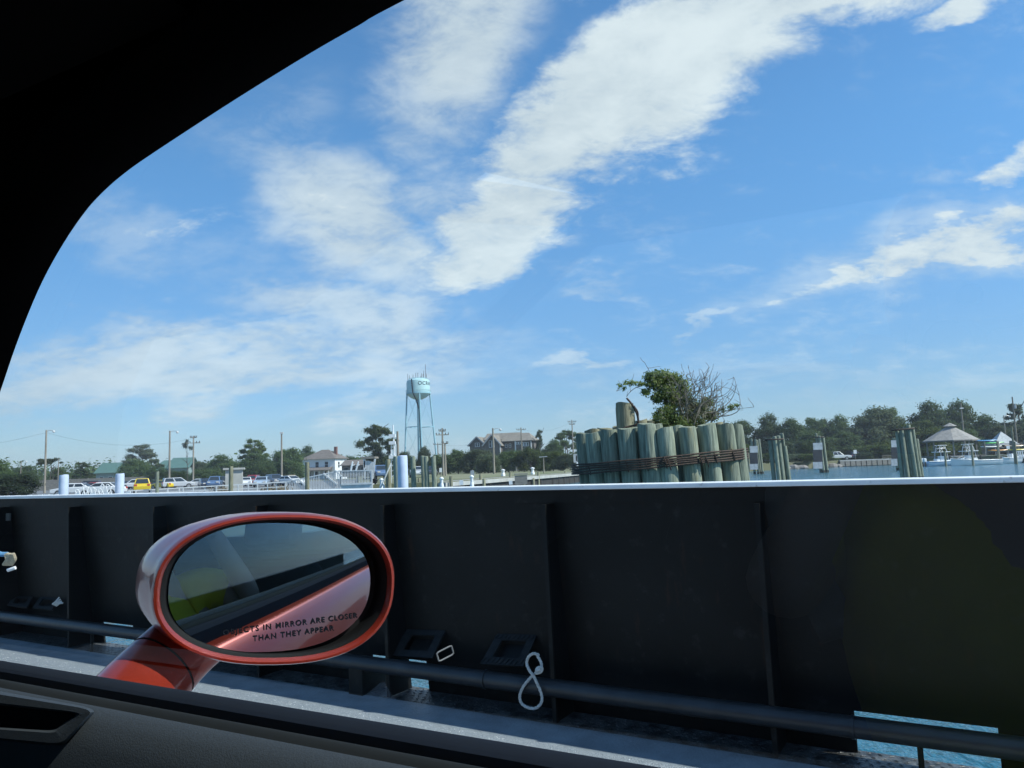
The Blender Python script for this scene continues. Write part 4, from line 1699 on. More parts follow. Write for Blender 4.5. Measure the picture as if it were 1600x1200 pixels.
def leaves_mesh(name, centres, n, size, mat, seed, flat=0.0, origin=(0, 0, 0), shell=0.55, up=0.25):
    """small folded leaf faces spread through clumps (x,y,z,rx,ry,rz)"""
    q = random.Random(seed)
    vs, fs = [], []
    o = V(origin)
    tot = sum((c[3] * c[4] + c[4] * c[5] + c[3] * c[5]) for c in centres)
    for c in centres:
        k = max(1, int(n * (c[3] * c[4] + c[4] * c[5] + c[3] * c[5]) / tot))
        for _ in range(k):
            d = V((q.gauss(0, 1), q.gauss(0, 1), q.gauss(0, 1)))
            if d.length < 1e-3:
                continue
            d.normalize()
            rr_ = shell + (1 - shell) * q.random() if q.random() > .16 else q.uniform(.95, 1.4)
            p = V((c[0] + d.x * c[3] * rr_, c[1] + d.y * c[4] * rr_, c[2] + d.z * c[5] * rr_)) - o
            nn = (d + V((q.uniform(-1, 1), q.uniform(-1, 1), q.uniform(-1, 1) + up)) * 0.9).normalized()
            a = nn.cross(V((q.uniform(-1, 1), q.uniform(-1, 1), q.uniform(-1, 1))))
            if a.length < 1e-3:
                continue
            a.normalize()
            b = nn.cross(a)
            s1 = size * q.uniform(0.6, 1.35)
            s2 = s1 * q.uniform(0.4, 0.75)
            i = len(vs)
            vs += [p - a * s1, p + b * s2 + nn * s1 * .15, p + a * s1, p - b * s2 + nn * s1 * .15]
            fs.append((i, i + 1, i + 2, i + 3))
    me = bpy.data.meshes.new(name)
    me.from_pydata([tuple(v) for v in vs], [], fs)
    me.materials.append(mat)
    me.update()
    return me


def pc(px, py, dep, rpx, rpy, rd=None):
    p = at(px, py, dep)
    k = dep / FPX
    return (p.x, p.y, p.z, rpx * k, rd or rpx * k, rpy * k)


green = [pc(1030, 588, 15.0, 20, 9), pc(1046, 594, 15.1, 22, 12), pc(1020, 598, 14.9, 14, 12), pc(1060, 606, 15.1, 18, 16), pc(1008, 612, 14.9, 7, 5),
         pc(1040, 612, 14.9, 18, 12), pc(1028, 622, 14.9, 12, 8), pc(1068, 624, 15.1, 14, 12), pc(1040, 645, 14.8, 16, 12), pc(1030, 652, 14.7, 10, 10), pc(1052, 655, 14.8, 16, 10),
         pc(1050, 630, 15.0, 14, 14), pc(1105, 628, 15.2, 10, 8), pc(1090, 640, 15.1, 14, 12), pc(1075, 652, 15.0, 14, 10), pc(1034, 660, 14.7, 12, 8), pc(1062, 662, 14.7, 14, 7), pc(1088, 660, 14.9, 14, 8), pc(1110, 650, 15.2, 10, 8), pc(1016, 590, 14.9, 10, 8)]
o = bpy.data.objects.new('foliage', leaves_mesh('foliage', green, 13000, 0.025, M['leaf_vine'], 3, origin=SB, shell=0.5))
COL.objects.link(o)
o.parent = shrub
o = bpy.data.objects.new('pale_leaves', leaves_mesh('pale_leaves', green, 1100, 0.021, M['leaf_pale'], 13, origin=SB, shell=0.85))  # extra near-white leaves as painted highlights over the foliage
COL.objects.link(o)
o.parent = shrub
dry = [pc(1080, 632, 15.0, 22, 20), pc(1098, 640, 15.0, 20, 18), pc(1065, 640, 14.8, 16, 18), pc(1112, 645, 15.1, 14, 12), pc(1085, 652, 14.8, 26, 12)]
o = bpy.data.objects.new('dry_foliage', leaves_mesh('dry_foliage', dry, 2300, 0.020, M['leaf_dry'], 8, origin=SB, shell=0.1))
COL.objects.link(o)
o.parent = shrub
wisps = [pc(985, 598, 14.8, 12, 4), pc(968, 603, 14.8, 4, 5), pc(975, 607, 14.8, 4, 4), pc(1002, 600, 14.8, 8, 4), pc(1012, 585, 14.8, 4, 6), pc(1143, 636, 15.2, 7, 6), pc(1130, 640, 15.2, 5, 4), pc(1152, 634, 15.2, 4, 3), pc(1010, 615, 14.8, 7, 5)]
o = bpy.data.objects.new('foliage_sprays', leaves_mesh('foliage_sprays', wisps, 700, 0.024, M['leaf_vine'], 5, origin=SB, shell=0.1))
COL.objects.link(o)
o.parent = shrub
m = MB(SB)
rt0 = at(1058, 672, 15.0)
for px, py, dd in ((1030, 592, 15.0), (1048, 600, 15.1), (1062, 612, 15.1), (1040, 640, 14.8), (1085, 630, 15.1), (1105, 632, 15.2), (1020, 604, 14.9)):
    e = at(px, py, dd)
    mid_ = rt0.lerp(e, 0.5) + V((rng.uniform(-.12, .12), rng.uniform(-.1, .1), 0.02))
    m.tube(smooth_pts([rt0 + V((rng.uniform(-.1, .1), 0, 0)), mid_, e], 4), [0.03 - 0.0028 * i for i in range(9)], 6)
m.build('stem', M['trunk'], shrub)
m = MB(SB)
q = random.Random(21)


def twig(p, d, ln, r, depth):
    pts = [p]
    n = 5
    for i in range(n):
        d = (d + V((q.uniform(-.3, .3), q.uniform(-.3, .3), q.uniform(-.25, .22)))).normalized()
        p = p + d * ln / n
        pts.append(p)
    m.tube(pts, [max(0.0035, r * (1 - 0.14 * i)) for i in range(n + 1)], 4, cap=False)
    if depth > 0:
        for k in range(3 if depth > 1 else 2):
            j = q.randint(2, n)
            dd = (d + V((q.uniform(-.9, .9), q.uniform(-.6, .6), q.uniform(-.5, .7)))).normalized()
            twig(pts[j], dd, ln * q.uniform(.45, .7), r * .65, depth - 1)


for px, py, dd, tx, tz, ln in ((1080, 660, 15, -.1, 1, .6), (1090, 662, 15, .3, .9, .7), (1075, 660, 14.8, .0, 1, .6), (1095, 660, 15.1, .5, .8, .7), (1068, 655, 14.8, .1, .9, .6), (1100, 662, 15, .8, .5, .8), (1085, 655, 14.7, -.1, 1, .5),
                               (1105, 660, 15.2, .6, .5, .6), (1060, 640, 14.7, .4, .6, .5), (1070, 640, 14.7, .5, .5, .6), (1085, 645, 14.8, .3, .4, .6), (1095, 650, 14.8, .6, .3, .5),
                               (1078, 650, 14.7, .5, .9, .6), (1088, 640, 14.9, .1, 1, .5), (1066, 662, 14.6, .3, .8, .6), (1110, 664, 15.0, .4, .7, .5), (1060, 625, 14.8, .6, .3, .5), (1098, 655, 14.7, .2, .8, .5), (1075, 660, 14.6, .1, 1, .55), (1085, 662, 14.6, .4, .9, .55), (1095, 664, 14.8, .1, 1, .5), (1070, 650, 14.6, -.2, 1, .5), (1090, 650, 14.6, .3, .7, .6), (1100, 648, 14.9, -.3, .8, .5)):
    twig(at(px, py, dd), V((tx, q.uniform(-.3, .3), tz)).normalized(), ln, 0.011, 2)
for line in (((1105, 655), (1125, 640), (1142, 625), (1150, 605), (1147, 590)), ((1110, 660), (1130, 648), (1145, 640), (1160, 638), (1178, 636)),
             ((1088, 640), (1090, 615), (1096, 600), (1105, 590), (1110, 585)), ((1116, 655), (1120, 630), (1120, 610), (1118, 600)),
             ((1100, 650), (1135, 650), (1155, 640), (1155, 618), (1147, 612)), ((1108, 640), (1112, 612), (1108, 600)),
             ((1012, 600), (1000, 598), (985, 597), (972, 602), (963, 611)), ((1015, 598), (995, 605), (985, 612), (979, 620)), ((1022, 590), (1016, 582), (1012, 575), (1007, 566)), ((1075, 600), (1075, 592), (1072, 586))):
    pts = [at(x, y, 15.1 + q.uniform(-.15, .15)) for x, y in line]
    m.tube(smooth_pts(pts, 3), [max(.0045, 0.010 - .0006 * i) for i in range(len(pts) * 3 - 2)], 4, cap=False)
    for p in smooth_pts(pts, 3)[3::3]:
        twig(p, V((q.uniform(-.6, .8), q.uniform(-.3, .3), q.uniform(-.2, 1))).normalized(), q.uniform(.12, .28), 0.006, 0)
tag(m.build('twigs', M['twig'], shrub), kind='stuff')


# ================================================================== SMALLER DOLPHINS AND SINGLE PILES
def dolphin(label, dep, piles_, boards=None, group='timber dolphins standing in the channel', z0=-1.0, band=None, mat='pile_green', name='dolphin'):
    cxm = sum(p_[0] for p_ in piles_) / len(piles_)
    b = spot(cxm, dep, 0, 740)
    root = thing(name, b, label, 'dolphin', group)
    for i, (px, py, dd, ln_) in enumerate(piles_):
        t = at(px, py, dep + dd)
        m = MB(b)
        bs = V((t.x + ln_ * (t.z + 1), t.y, z0))
        pile(m, bs, t, 0.165, 10, seed=int(px * 7 + i))
        pl = m.build('pile', M[mat], root, smooth=True)
        k = (0.32 - z0) / (t.z - z0)
        m = MB(b)
        m.tube([bs, bs.lerp(t, k)], 0.178, 10)
        m.build('wet_foot', M['pile_wet'], pl)
    if band:
        m = MB(b)
        p, q_ = at(band[0], band[2], dep - 0.42), at(band[1], band[3], dep - 0.42)
        ctr = (p + q_) / 2
        w = (q_ - p).length / 2 + 0.1
        pts = [V((ctr.x + w * math.cos(g), ctr.y + 0.42 + (0.52) * math.sin(g), ctr.z + (q_.z - p.z) / 2 * math.cos(g))) for g in [2 * math.pi * k / 28 for k in range(28)]]
        m.tube(pts, 0.07, 6, closed=True)
        m.build('cable_band', M['rust'], root)
    if boards:
        x0, x1, ys = boards
        for i in range(3):
            ya, yb = ys[i], ys[i + 1]
            p, q_ = at(x0, (ya + yb) / 2, dep - 0.45), at(x1, (ya + yb) / 2 - 0.03 * (x1 - x0), dep - 0.45)
            h = (yb - ya) * (dep - 0.45) / FPX
            m = MB(b)
            m.beam(p, q_, 0.06, h - 0.02)
            m.build('marker_board', M['black_paint'] if i == 1 else M['grey_board'], root)
    return root


L_ = 0.05
dolphin('timber dolphin with black and grey boards nearest the right side of the big pile cluster', 108, [(1174, 686, 0, .03), (1180, 686, -.3, .03), (1186, 686, 0, .04), (1183, 688, .4, .03)],
        boards=(1171.5, 1184, (697, 707.5, 725, 734)))
dolphin('bare green timber dolphin without boards between two boarded ones', 60, [(1203, 685, .2, .03), (1210, 682, -.1, .04), (1216, 681, 0, .05), (1221, 677, .5, .06), (1226, 697, .3, .06), (1213, 684, .6, .04)],
        band=(1201, 1224, 687, 686))
dolphin('timber dolphin with black and grey boards standing before bright green bushes', 103, [(1275, 677, .1, .05), (1280, 681, -.2, .05), (1286, 682, .2, .05), (1283, 684, .5, .05)],
        boards=(1270.5, 1285, (692, 703, 722, 732.5)), band=(1273, 1288, 683, 683))
dolphin('tall green timber dolphin left of the moored boats', 60, [(1402, 674, .2, .03), (1408, 670, -.2, .05), (1414, 667, 0, .05), (1419, 664, -.2, .06), (1425, 668, .2, .06), (1432, 686, .3, .05), (1411, 670, .5, .05)],
        band=(1400, 1430, 672, 669))
dolphin('boarded timber dolphin half hidden behind the tall dolphin beside the boats', 100, [(1396, 684, .2, .04), (1402, 682, 0, .04), (1399, 684, .5, .04)],
        boards=(1392.5, 1402, (688, 699, 717, 728)))


def one_pile(name, label, px, py, dep, r, mat, group, z0=-1.5, ln_=0.0, cat='pile', base=None, smooth=True):
    t = at(px, py, dep)
    b = V((t.x, t.y, 0 if z0 < 0 else z0))
    m = MB(b)
    pile(m, V((t.x + ln_ * (t.z - z0), t.y, z0)), t, r, 14, wob=0.0 if 'steel' in name else 0.05, seed=int(px))
    o = m.build(name, mat, None, smooth)
    o.location = b
    return tag(o, label, cat, group)


gp = 'pale blue steel piles along the dock'
one_pile('steel_pile', 'leftmost pale blue steel pile, behind the row of small white cleats', 100, 742, 48, 0.275, M['steel_pile'], gp)
one_pile('steel_pile', 'pale blue steel pile just left of the yellow van', 187.5, 740, 50, 0.27, M['steel_pile'], gp)
one_pile('steel_pile', 'broad pale blue steel pile beside the gangway tower', 628.5, 712, 42, 0.285, M['steel_pile'], gp, ln_=.01)
gp = 'green timber piles right of the gangway'
one_pile('timber_pile', 'short green timber pile under the white mast with a rope tied to it', 606, 718, 45, 0.16, M['pile_brown'], gp, ln_=.02)
one_pile('timber_pile', 'dark timber pile touching the left side of the broad steel pile', 618.5, 713, 44, 0.16, M['pile_green'], gp, ln_=.02)
one_pile('timber_pile', 'green timber pile standing alone just right of the broad steel pile', 645, 713.5, 44, 0.145, M['pile_green'], gp, ln_=.02)
one_pile('timber_pile', 'left one of two touching green timber piles', 660.5, 712.5, 44, 0.13, M['pile_green'], gp, ln_=.02)
one_pile('timber_pile', 'right one of two touching green timber piles', 665.5, 713, 43.6, 0.135, M['pile_green'], gp, ln_=.02)
one_pile('timber_pile', 'rightmost tall green timber pile before the hedge', 677, 713, 43.5, 0.14, M['pile_green'], gp, ln_=.02)
one_pile('timber_pile', 'timber pile standing before the concrete shed', 361, 729, 47, 0.13, M['pile_brown'], gp, ln_=.0)
one_pile('timber_pile', 'dark timber pile standing in front of the white house porch', 480, 722, 50, 0.14, M['pile_brown'], gp, ln_=.0)
one_pile('timber_pile', 'thin green pile beside the yellow van', 246, 737, 52, 0.11, M['pile_green'], gp)

# posts along the quay
gp = 'mooring posts along the timber quay'
for px, py, dep, r, lab in ((704.5, 744, 57, .13, 'low brown post at the left end of the timber quay'),
                            (751, 741, 64, .14, 'brown post on the quay right of the second white bollard'),
                            (756, 748, 62, .13, 'short grey post close behind a brown quay post'),
                            (797, 738, 72, .12, 'brown post rising behind the grey timber box on the quay'),
                            (841, 737, 78, .13, 'brown post on the quay right of the grey timber box'),
                            (833, 747, 76, .15, 'short green post standing against the dark quay face'),
                            (818, 749, 70, .15, 'squat pale post before the grey timber box'),
                            (683, 752, 57, .13, 'squat grey post left of the first white bollard'),
                            (883, 736, 92, .13, 'thin post at the far right end of the quay'),
                            (654.5, 747, 60, .09, 'thin stake in the grass between the timber piles')):
    one_pile('mooring_post', lab, px, py, dep, r, M['pile_brown'], gp, z0=-1.0, cat='post')


def bollard(px, py, pyb, dep, label, hgt=None):
    t = at(px, py, dep)
    z1 = t.z
    z0 = at(px, pyb, dep).z
    w = 0.11 * dep / 60
    b = V((t.x, t.y, z0))
    root = thing('pedestal', b, label, 'dock pedestal', 'white dock pedestals')
    m = MB(b)
    h = z1 - z0
    m.lathe((b.x, b.y, z0), [(w * 1.5, 0), (w * 1.4, h * .25), (w, h * .45), (w, h * .8)], 8)
    m.build('post', M['white_paint'], root)
    m = MB(b)
    m.lathe((b.x, b.y, z0), [(w * 1.5, h * .802), (w * 1.5, h * .88), (w * .3, h)], 8)
    m.build('cap', M['white_paint'], root)


bollard(690, 745, 763, 50, 'white dock pedestal in front of the leftmost quay post')
bollard(737, 742, 762, 52, 'tall white dock pedestal with a dark slot at the middle of the quay')
bollard(786, 733, 744, 80, 'white dock pedestal on the pale walkway before the hedge')
bollard(832, 730, 742, 88, 'pale dock pedestal with a reddish side on the walkway')
bollard(596, 747, 764, 50, 'white dock pedestal at the foot of the slanting rope')


# number plates and timber box on the quay
def plate_sign(px, py, dep, w, h, label, zb=None, mat='white_paint', post=True):
    t = at(px, py, dep)
    z0 = LAND_Z if zb is None else zb
    root = thing('sign', V((t.x, t.y, z0)), label, 'sign', 'small signs on posts')
    m = MB(root.location)
    m.box((t.x, t.y - 0.03, t.z), (w, 0.02, h))
    m.build('panel', M[mat], root)
    if post:
        m = MB(root.location)
        m.tube([(t.x, t.y, z0), (t.x, t.y, t.z + h / 2)], 0.04, 6)
        m.build('post', M['pole_wood'], root)
    return root


M['sign_red'] = pm('sign_red', (0.45, 0.05, 0.04), rough=0.5)
plate_sign(899, 716, 100, 0.5, 1.1, 'narrow grey sign, left one of a pair beside the walkway', mat='grey_board')
plate_sign(904, 716, 100, 0.7, 0.7, 'grey board sign, right one of a pair beside the walkway', mat='grey_board')
plate_sign(903, 725, 99, 0.35, 0.5, 'small white and red notice under the pair of grey signs', mat='white_paint')
plate_sign(1336, 706, 156, 0.62, 0.75, 'small white sign on a post right of the white pickup')
plate_sign(688.5, 734.5, 80, 0.28, 0.45, 'small white notice on a stake before the hedge')
plate_sign(721, 754, 57, 0.28, 0.34, 'white number plate fixed low on the quay face', zb=-1.0)
plate_sign(798, 754, 66, 0.30, 0.34, 'white number plate left of the grey timber box', zb=-1.0)
plate_sign(1575, 699, 118, 0.5, 0.5, 'white square notice on the dock at the right edge', zb=0.8)

t = at(814, 749, 68)
kb = thing('timber_box', V((t.x, t.y, 0.3)), 'grey timber locker with a flat lid standing on the quay', 'locker')
m = MB(kb.location)
for k in range(4):
    m.box((t.x, t.y, 0.66 + k * 0.2), (1.1, 0.9, 0.19))
m.build('crate_body', M['timber_grey'], kb)
m = MB(kb.location)
m.box((t.x, t.y, 1.48), (1.2, 1.0, 0.1))
m.build('lid', M['timber_grey'], kb)
for sx in (-.48, .48):
    for sy in (-.38, .38):
        m = MB(kb.location)
        m.tube([(t.x + sx, t.y + sy, -1), (t.x + sx, t.y + sy, .57)], .09, 6)
        m.build('leg', M['timber_dark'], kb)
t = at(738, 740, 62)
kb = thing('meter_box', V((t.x, t.y, LAND_Z)), 'grey meter box behind the tall white dock pedestal', 'meter box')
m = MB(kb.location)
m.box((t.x, t.y, 1.75), (0.28, 0.2, 0.4))
m.build('cabinet', M['galv'], kb)
m = MB(kb.location)
m.tube([(t.x, t.y + .12, LAND_Z), (t.x, t.y + .12, 2.0)], 0.05, 6)
m.build('post', M['pole_wood'], kb)

# ================================================================== GANGWAY
gd = 56.0
gw = thing('gangway', spot(512, gd, LAND_Z - 0.4), 'grey aluminium gangway with picket railings sloping up to a landing', 'gangway')
go = gw.location


def rail_run(parent, org, pts_bot, pts_top, dep0, picks, mat, rails=2, w=0.085, pw=0.042):
    m = MB(org)
    P0, P1 = pts_bot
    T0, T1 = pts_top
    m.beam(T0, T1, w)
    m.beam(P0, P1, w * 1.6)
    if rails > 2:
        m.beam(P0.lerp(T0, .5), P1.lerp(T1, .5), w * .7)
    m.build('rail', mat, parent)
    m = MB(org)
    for k in range(picks + 1):
        t = k / picks
        m.beam(P0.lerp(P1, t), T0.lerp(T1, t), pw * (2.2 if k in (0, picks) else 1), up=(0, 1, 0))
    tag(m.build('pickets', mat, parent), kind='stuff')


for e, lab in ((0, 'front'), (1.3, 'back')):
    a0, a1 = at(447, 768, gd + e), at(532, 764, gd + e)
    b0, b1 = at(447, 753, gd + e), at(532, 735.5, gd + e)
    rail_run(gw, go, (a0, a1), (b0, b1), gd, 34, M['alu'])
    m = MB(go)
    for x0, x1, y0, y1 in ((466, 486, 749, 766), (505, 527, 740, 757), (524, 534, 735, 745)):
        m.beam(at(x0, y0, gd + e - .05), at(x1, y1, gd + e - .05), 0.10)
    m.build('brace', M['alu'], gw)
m = MB(go)
p, q_ = at(447, 768, gd), at(532, 765, gd)
m.add([p, q_, q_ + V((0, 1.3, 0)), p + V((0, 1.3, 0)), p - V((0, 0, .12)), q_ - V((0, 0, .12)), q_ + V((0, 1.3, -.12)), p + V((0, 1.3, -.12))], [(0, 1, 2, 3), (4, 5, 6, 7), (0, 1, 5, 4), (2, 3, 7, 6), (1, 2, 6, 5), (0, 3, 7, 4)])
m.build('walkway', M['alu'], gw)
# landing
a0, a1 = at(533, 757, gd), at(581, 755, gd)
b0, b1 = at(533, 736, gd), at(581, 735, gd)
rail_run(gw, go, (a0, a1), (b0, b1), gd, 20, M['alu'])
m = MB(go)
p, q_ = at(532, 761, gd), at(582, 759.5, gd)
m.beam(p + V((0, .9, 0)), q_ + V((0, .9, 0)), 1.8, 0.36)
m.build('landing', M['alu'], gw)
m = MB(go)
for px in (536, 557, 579):
    t = at(px, 762, gd + .8)
    m.tube([(t.x, t.y, -1), (t.x, t.y, t.z)], 0.13, 8)
m.build('landing_pile', M['timber_dark'], gw)
# tilted lifting frames
for x0, dx in ((548, 3), (556, 4)):
    m = MB(go)
    for e in (0, 1.2):
        m.beam(at(x0, 736, gd + e), at(x0 + dx, 722, gd + e), 0.10, up=(0, 1, 0))
    m.beam(at(x0 + dx, 722, gd), at(x0 + dx, 722, gd + 1.2), 0.09)
    m.beam(at(x0, 729, gd), at(x0 + 6, 726, gd), 0.06)
    m.build('lifting_frame', M['white_paint'], gw)
tw_ = thing('hoist_tower', spot(577, gd + 1.5, LAND_Z - .3), 'grey panelled hoist tower with a cap at the shore end of the gangway', 'hoist tower')
m = MB(tw_.location)
for x0, x1 in ((569, 569.5), (586, 584)):
    for e in (0.6, 1.9):
        m.beam(at(x0 + (x1 - x0) * 2, 748, gd + e), at(x0, 717, gd + e), 0.12, up=(0, 1, 0))
m.build('post', M['alu'], tw_)
m = MB(tw_.location)
for k in range(8):
    x = 569.5 + k * 1.9
    y0_ = 744 - (7 - k) * 1.9
    m.beam(at(x - .5 if k > 3 else x, y0_ + 0, gd + .55), at(x, 720 + max(0, (k - 3)) * .4, gd + .55), 0.075, 0.02, up=(0, 1, 0))
m.build('side_boards', M['alu'], tw_)
m = MB(tw_.location)
m.beam(at(567, 715.5, gd + 1.2), at(588.5, 714.8, gd + 1.2), 1.6, 0.14)
m.build('cap', M['timber_grey'], tw_)
m = MB(tw_.location)
m.beam(at(568, 748, gd + 1.2), at(585, 747, gd + 1.2), 0.8, 0.1)
m.beam(at(582, 757, gd + .9), at(586, 748, gd + .9), 0.45, .35, up=(0, 1, 0))
m.build('base_frame', M['black_plastic'], tw_)
# white radio mast and its stay rope
r0 = at(614, 664, 60)
mast = thing('mast', V((r0.x, r0.y, LAND_Z)), 'tall white lattice mast behind the broad steel pile', 'mast')
m = MB(mast.location)
m.tube([V((r0.x + .15, r0.y, LAND_Z)), V((r0.x, r0.y, r0.z))], [.07, .05], 8)
m.build('upper_pole', M['white_paint'], mast)
m = MB(mast.location)
for s in (-1, 1):
    m.beam((r0.x + s * .2, r0.y, LAND_Z), (r0.x + s * .16, r0.y, at(614, 692, 60).z), 0.06, up=(0, 1, 0))
for k in range(7):
    z = LAND_Z + .5 + k * .4
    m.beam((r0.x - .18, r0.y, z), (r0.x + .18, r0.y, z + .2), .04, up=(0, 1, 0))
m.build('lattice', M['white_paint'], mast)
m = MB(mast.location)
for y in (681, 692, 714):
    p = at(613, y, 59.9)
    m.box(p, (.5, .35, .25))
m.build('platform', M['white_paint'], mast)
sr = thing('stay_rope', at(600, 750, 45), 'thick pale rope slanting down from the short green pile to the dock edge', 'rope')
m = MB(sr.location)
m.tube(smooth_pts([at(611, 724, 44.6), at(605, 738, 44.5), at(598, 755, 44.5), at(593, 766, 44.5)], 4), .045, 6)
m.build('line', M['rope'], sr)
m = MB(sr.location)
m.tube(smooth_pts([at(598, 755, 44.5), at(600, 762, 44.4), at(594, 768, 44.5), at(590, 767, 44.5)], 4), .06, 6)
m.build('coil', M['rope'], sr)

# ================================================================== LEFT DOCK
fd = thing('floating_dock', spot(60, 48, 0.3), 'long grey floating dock at the lower left with a row of small white cleats', 'dock')
m = MB(fd.location)
p, q_ = at(-120, 778, 46), at(262, 770, 50)
m.beam(V((p.x, p.y + 1.2, 0.85)), V((q_.x, q_.y + 1.2, 0.85)), 3.4, 0.55)
m.build('deck', M['concrete'], fd)
for k, px in enumerate((11, 28, 46, 63, 73, 82, 93 - 6, 121, 146, 166, 200)):
    b = at(px, 777, 46.6)
    m = MB(fd.location)
    z = 1.13
    m.box((b.x, b.y, z + .10), (.10, .10, .22))
    m.box((b.x, b.y, z + .26), (.28, .08, .08))
    m.build('cleat', M['white_paint'], fd)
rk = thing('bicycle_rack', spot(150, 52, 1.14), 'white tangle of tubular rack hoops on the dock between two steel piles', 'rack')
m = MB(rk.location)
for k in range(9):
    b = at(124 + k * 6.0, 772, 51)
    z = 1.14
    h = 0.42 + 0.12 * (k % 3)
    s = 0.22 if k % 2 else -0.18
    m.tube(smooth_pts([V((b.x - .1, b.y, z)), V((b.x - .1 + s, b.y, z + h)), V((b.x + .12 + s, b.y, z + h)), V((b.x + .1, b.y, z))], 3), 0.03, 6)
m.build('hoop', M['white_paint'], rk)

rl_ = thing('dock_railing', spot(300, 53, LAND_Z), 'long pale metal railing running along the dock edge in front of the parked cars', 'railing')
knots = [(200, 767, 776), (290, 762, 773), (360, 758, 771), (446, 753, 768)]
for i in range(3):
    (x0, t0, b0), (x1, t1, b1) = knots[i], knots[i + 1]
    for y0_, y1_, w in ((t0, t1, .07), (t0 + (b0 - t0) * .5, t1 + (b1 - t1) * .5, .04)):
        m = MB(rl_.location)
        m.beam(at(x0, y0_, 52), at(x1, y1_, 53), w)
        m.build('rail', M['alu'], rl_)
for px in (212, 236, 262, 280, 286, 302, 320, 338, 362, 372, 388, 402, 418, 432, 446):
    i = 0 if px < 290 else 1 if px < 360 else 2
    (x0, t0, b0), (x1, t1, b1) = knots[i], knots[i + 1]
    k = (px - x0) / (x1 - x0)
    y = t0 + (t1 - t0) * k
    t = at(px, y, 52 + (px - 200) / 246)
    m = MB(rl_.location)
    m.beam((t.x, t.y, 0.9), t, .07, up=(0, 1, 0))
    m.build('post', M['alu'], rl_)
# electrical shed
t = at(366, 745, 66)
sh = thing('concrete_shed', V((t.x, t.y, LZ(0))), 'small pale concrete shed with a flat overhanging roof beside the gangway', 'shed')
z1 = at(366, 734, 66).z
m = MB(sh.location)
m.box((t.x, t.y, (LZ(0) + z1) / 2), (1.35, 1.4, z1 - LZ(0)), rz=0.3)
m.build('wall', M['concrete'], sh)
m = MB(sh.location)
m.box((t.x, t.y, z1 + .08), (1.7, 1.75, .16), rz=0.3)
m.build('roof', M['concrete'], sh)
# brush heaps along the water edge
for (px, py, w, h, lab) in ((345, 763, 26, 10, 'heap of dry brown brush on the bank below the concrete shed'), (425, 766, 40, 8, 'pale tuft of dry reed on the bank left of the gangway foot'), (441, 764, 10, 8, 'small rusty brown bush at the foot of the gangway'), (40, 765, 26, 5, 'low dark bush at the far left end of the dock')):
    b = at(px, py, 55)
    k = 55 / FPX
    bh = thing('brush_heap', V((b.x, b.y, 1.0)), lab, 'brush heap', 'brush along the bank')
    q = random.Random(int(px))
    m = MB(bh.location)
    for _ in range(90):
        p = V((b.x + q.gauss(0, .28) * w * k, b.y + q.uniform(-.3, .5), 1.0))
        d = V((q.uniform(-.7, .7), q.uniform(-.3, .3), q.uniform(.4, 1.0))) * (h * k * q.uniform(.6, 1.35))
        m.tube([p, p + d * .6, p + d + V((q.uniform(-.1, .1), 0, 0))], [.03, .025, .01], 3, cap=False)
    tag(m.build('stalks', M['brush'], bh), kind='stuff')
# ================================================================== WATER TOWER
TD = 292.0
tb = spot(655, TD, LAND_Z)
tower = thing('water_tower', tb, 'pale blue water tower on slender legs with aerials on its tank', 'water tower')


def tz(py):
    return at(654, py, TD).z


def tx(px, py=650):
    return at(px, py, TD).x


k = TD / FPX
tc_ = V((tx(653.5, 605), tb.y, 0))
R0 = 18.3 * k
zt, zb_ = tz(591), tz(614)
m = MB(tb)
prof = [(0.01, zt + 0.2), (R0 * .45, zt), (R0 * .80, zt - .45 * k * 4), (R0 * .96, zt - 1.0 * k * 4), (R0, zt - 1.8 * k * 4), (R0, zb_)]
m.lathe(tc_, list(reversed(prof)), 40, cap=False)
tank = m.build('tank', M['tank_blue'], tower, smooth=True)
m = MB(tb)
m.lathe(tc_, [(0.01, tz(624.5)), (R0 * .35, tz(624)), (R0 * .65, tz(621.5)), (R0 * .9, tz(618)), (R0, zb_)], 40, cap=False)
m.build('tank_bottom', M['tank_blue'], tower, smooth=True)
m = MB(tb)
m.lathe(tc_, [(R0 * 1.005, zb_ - .5), (R0 * 1.055, zb_ - .5), (R0 * 1.055, zb_ + .1), (R0 * 1.005, zb_ + .1)], 40, cap=False)
m.build('balcony', M['tower_steel'], tower)
m = MB(tb)
for kk in range(40):
    g = 2 * math.pi * kk / 40
    p = tc_ + V((R0 * 1.05 * math.cos(g), R0 * 1.05 * math.sin(g), zb_ + .1))
    m.beam(p, p + V((0, 0, .9)), .05, up=(0, 1, 0))
ring = [tc_ + V((R0 * 1.05 * math.cos(2 * math.pi * j / 40), R0 * 1.05 * math.sin(2 * math.pi * j / 40), zb_ + 1.0)) for j in range(40)]
m.tube(ring, .05, 4, closed=True)
m.build('balcony_railing', M['tank_blue'], tower)
m = MB(tb)
m.tube([V((tx(654), tb.y, LAND_Z)), V((tc_.x, tc_.y, tz(624)))], 0.62, 12)
m.build('riser_pipe', M['tower_steel'], tower, smooth=True)
m = MB(tb)
m.tube([V((tx(651), tb.y - 1.2, tz(624))), V((tx(656), tb.y - 1.2, tz(640))), V((tx(658), tb.y - 1.2, LAND_Z))], 0.28, 8)
m.tube([V((tx(646.5), tb.y - R0 - .1, tz(594))), V((tx(648), tb.y - R0 - .1, tz(614))), V((tx(650), tb.y - R0 * .8, tz(620))), V((tx(651), tb.y - 1.2, tz(624)))], 0.22, 8)
m.build('cable_run', M['ink'], tower)
legs = [(0.98, 20), (0.98, 110), (0.98, 200), (0.98, 290)]
lp_ = []
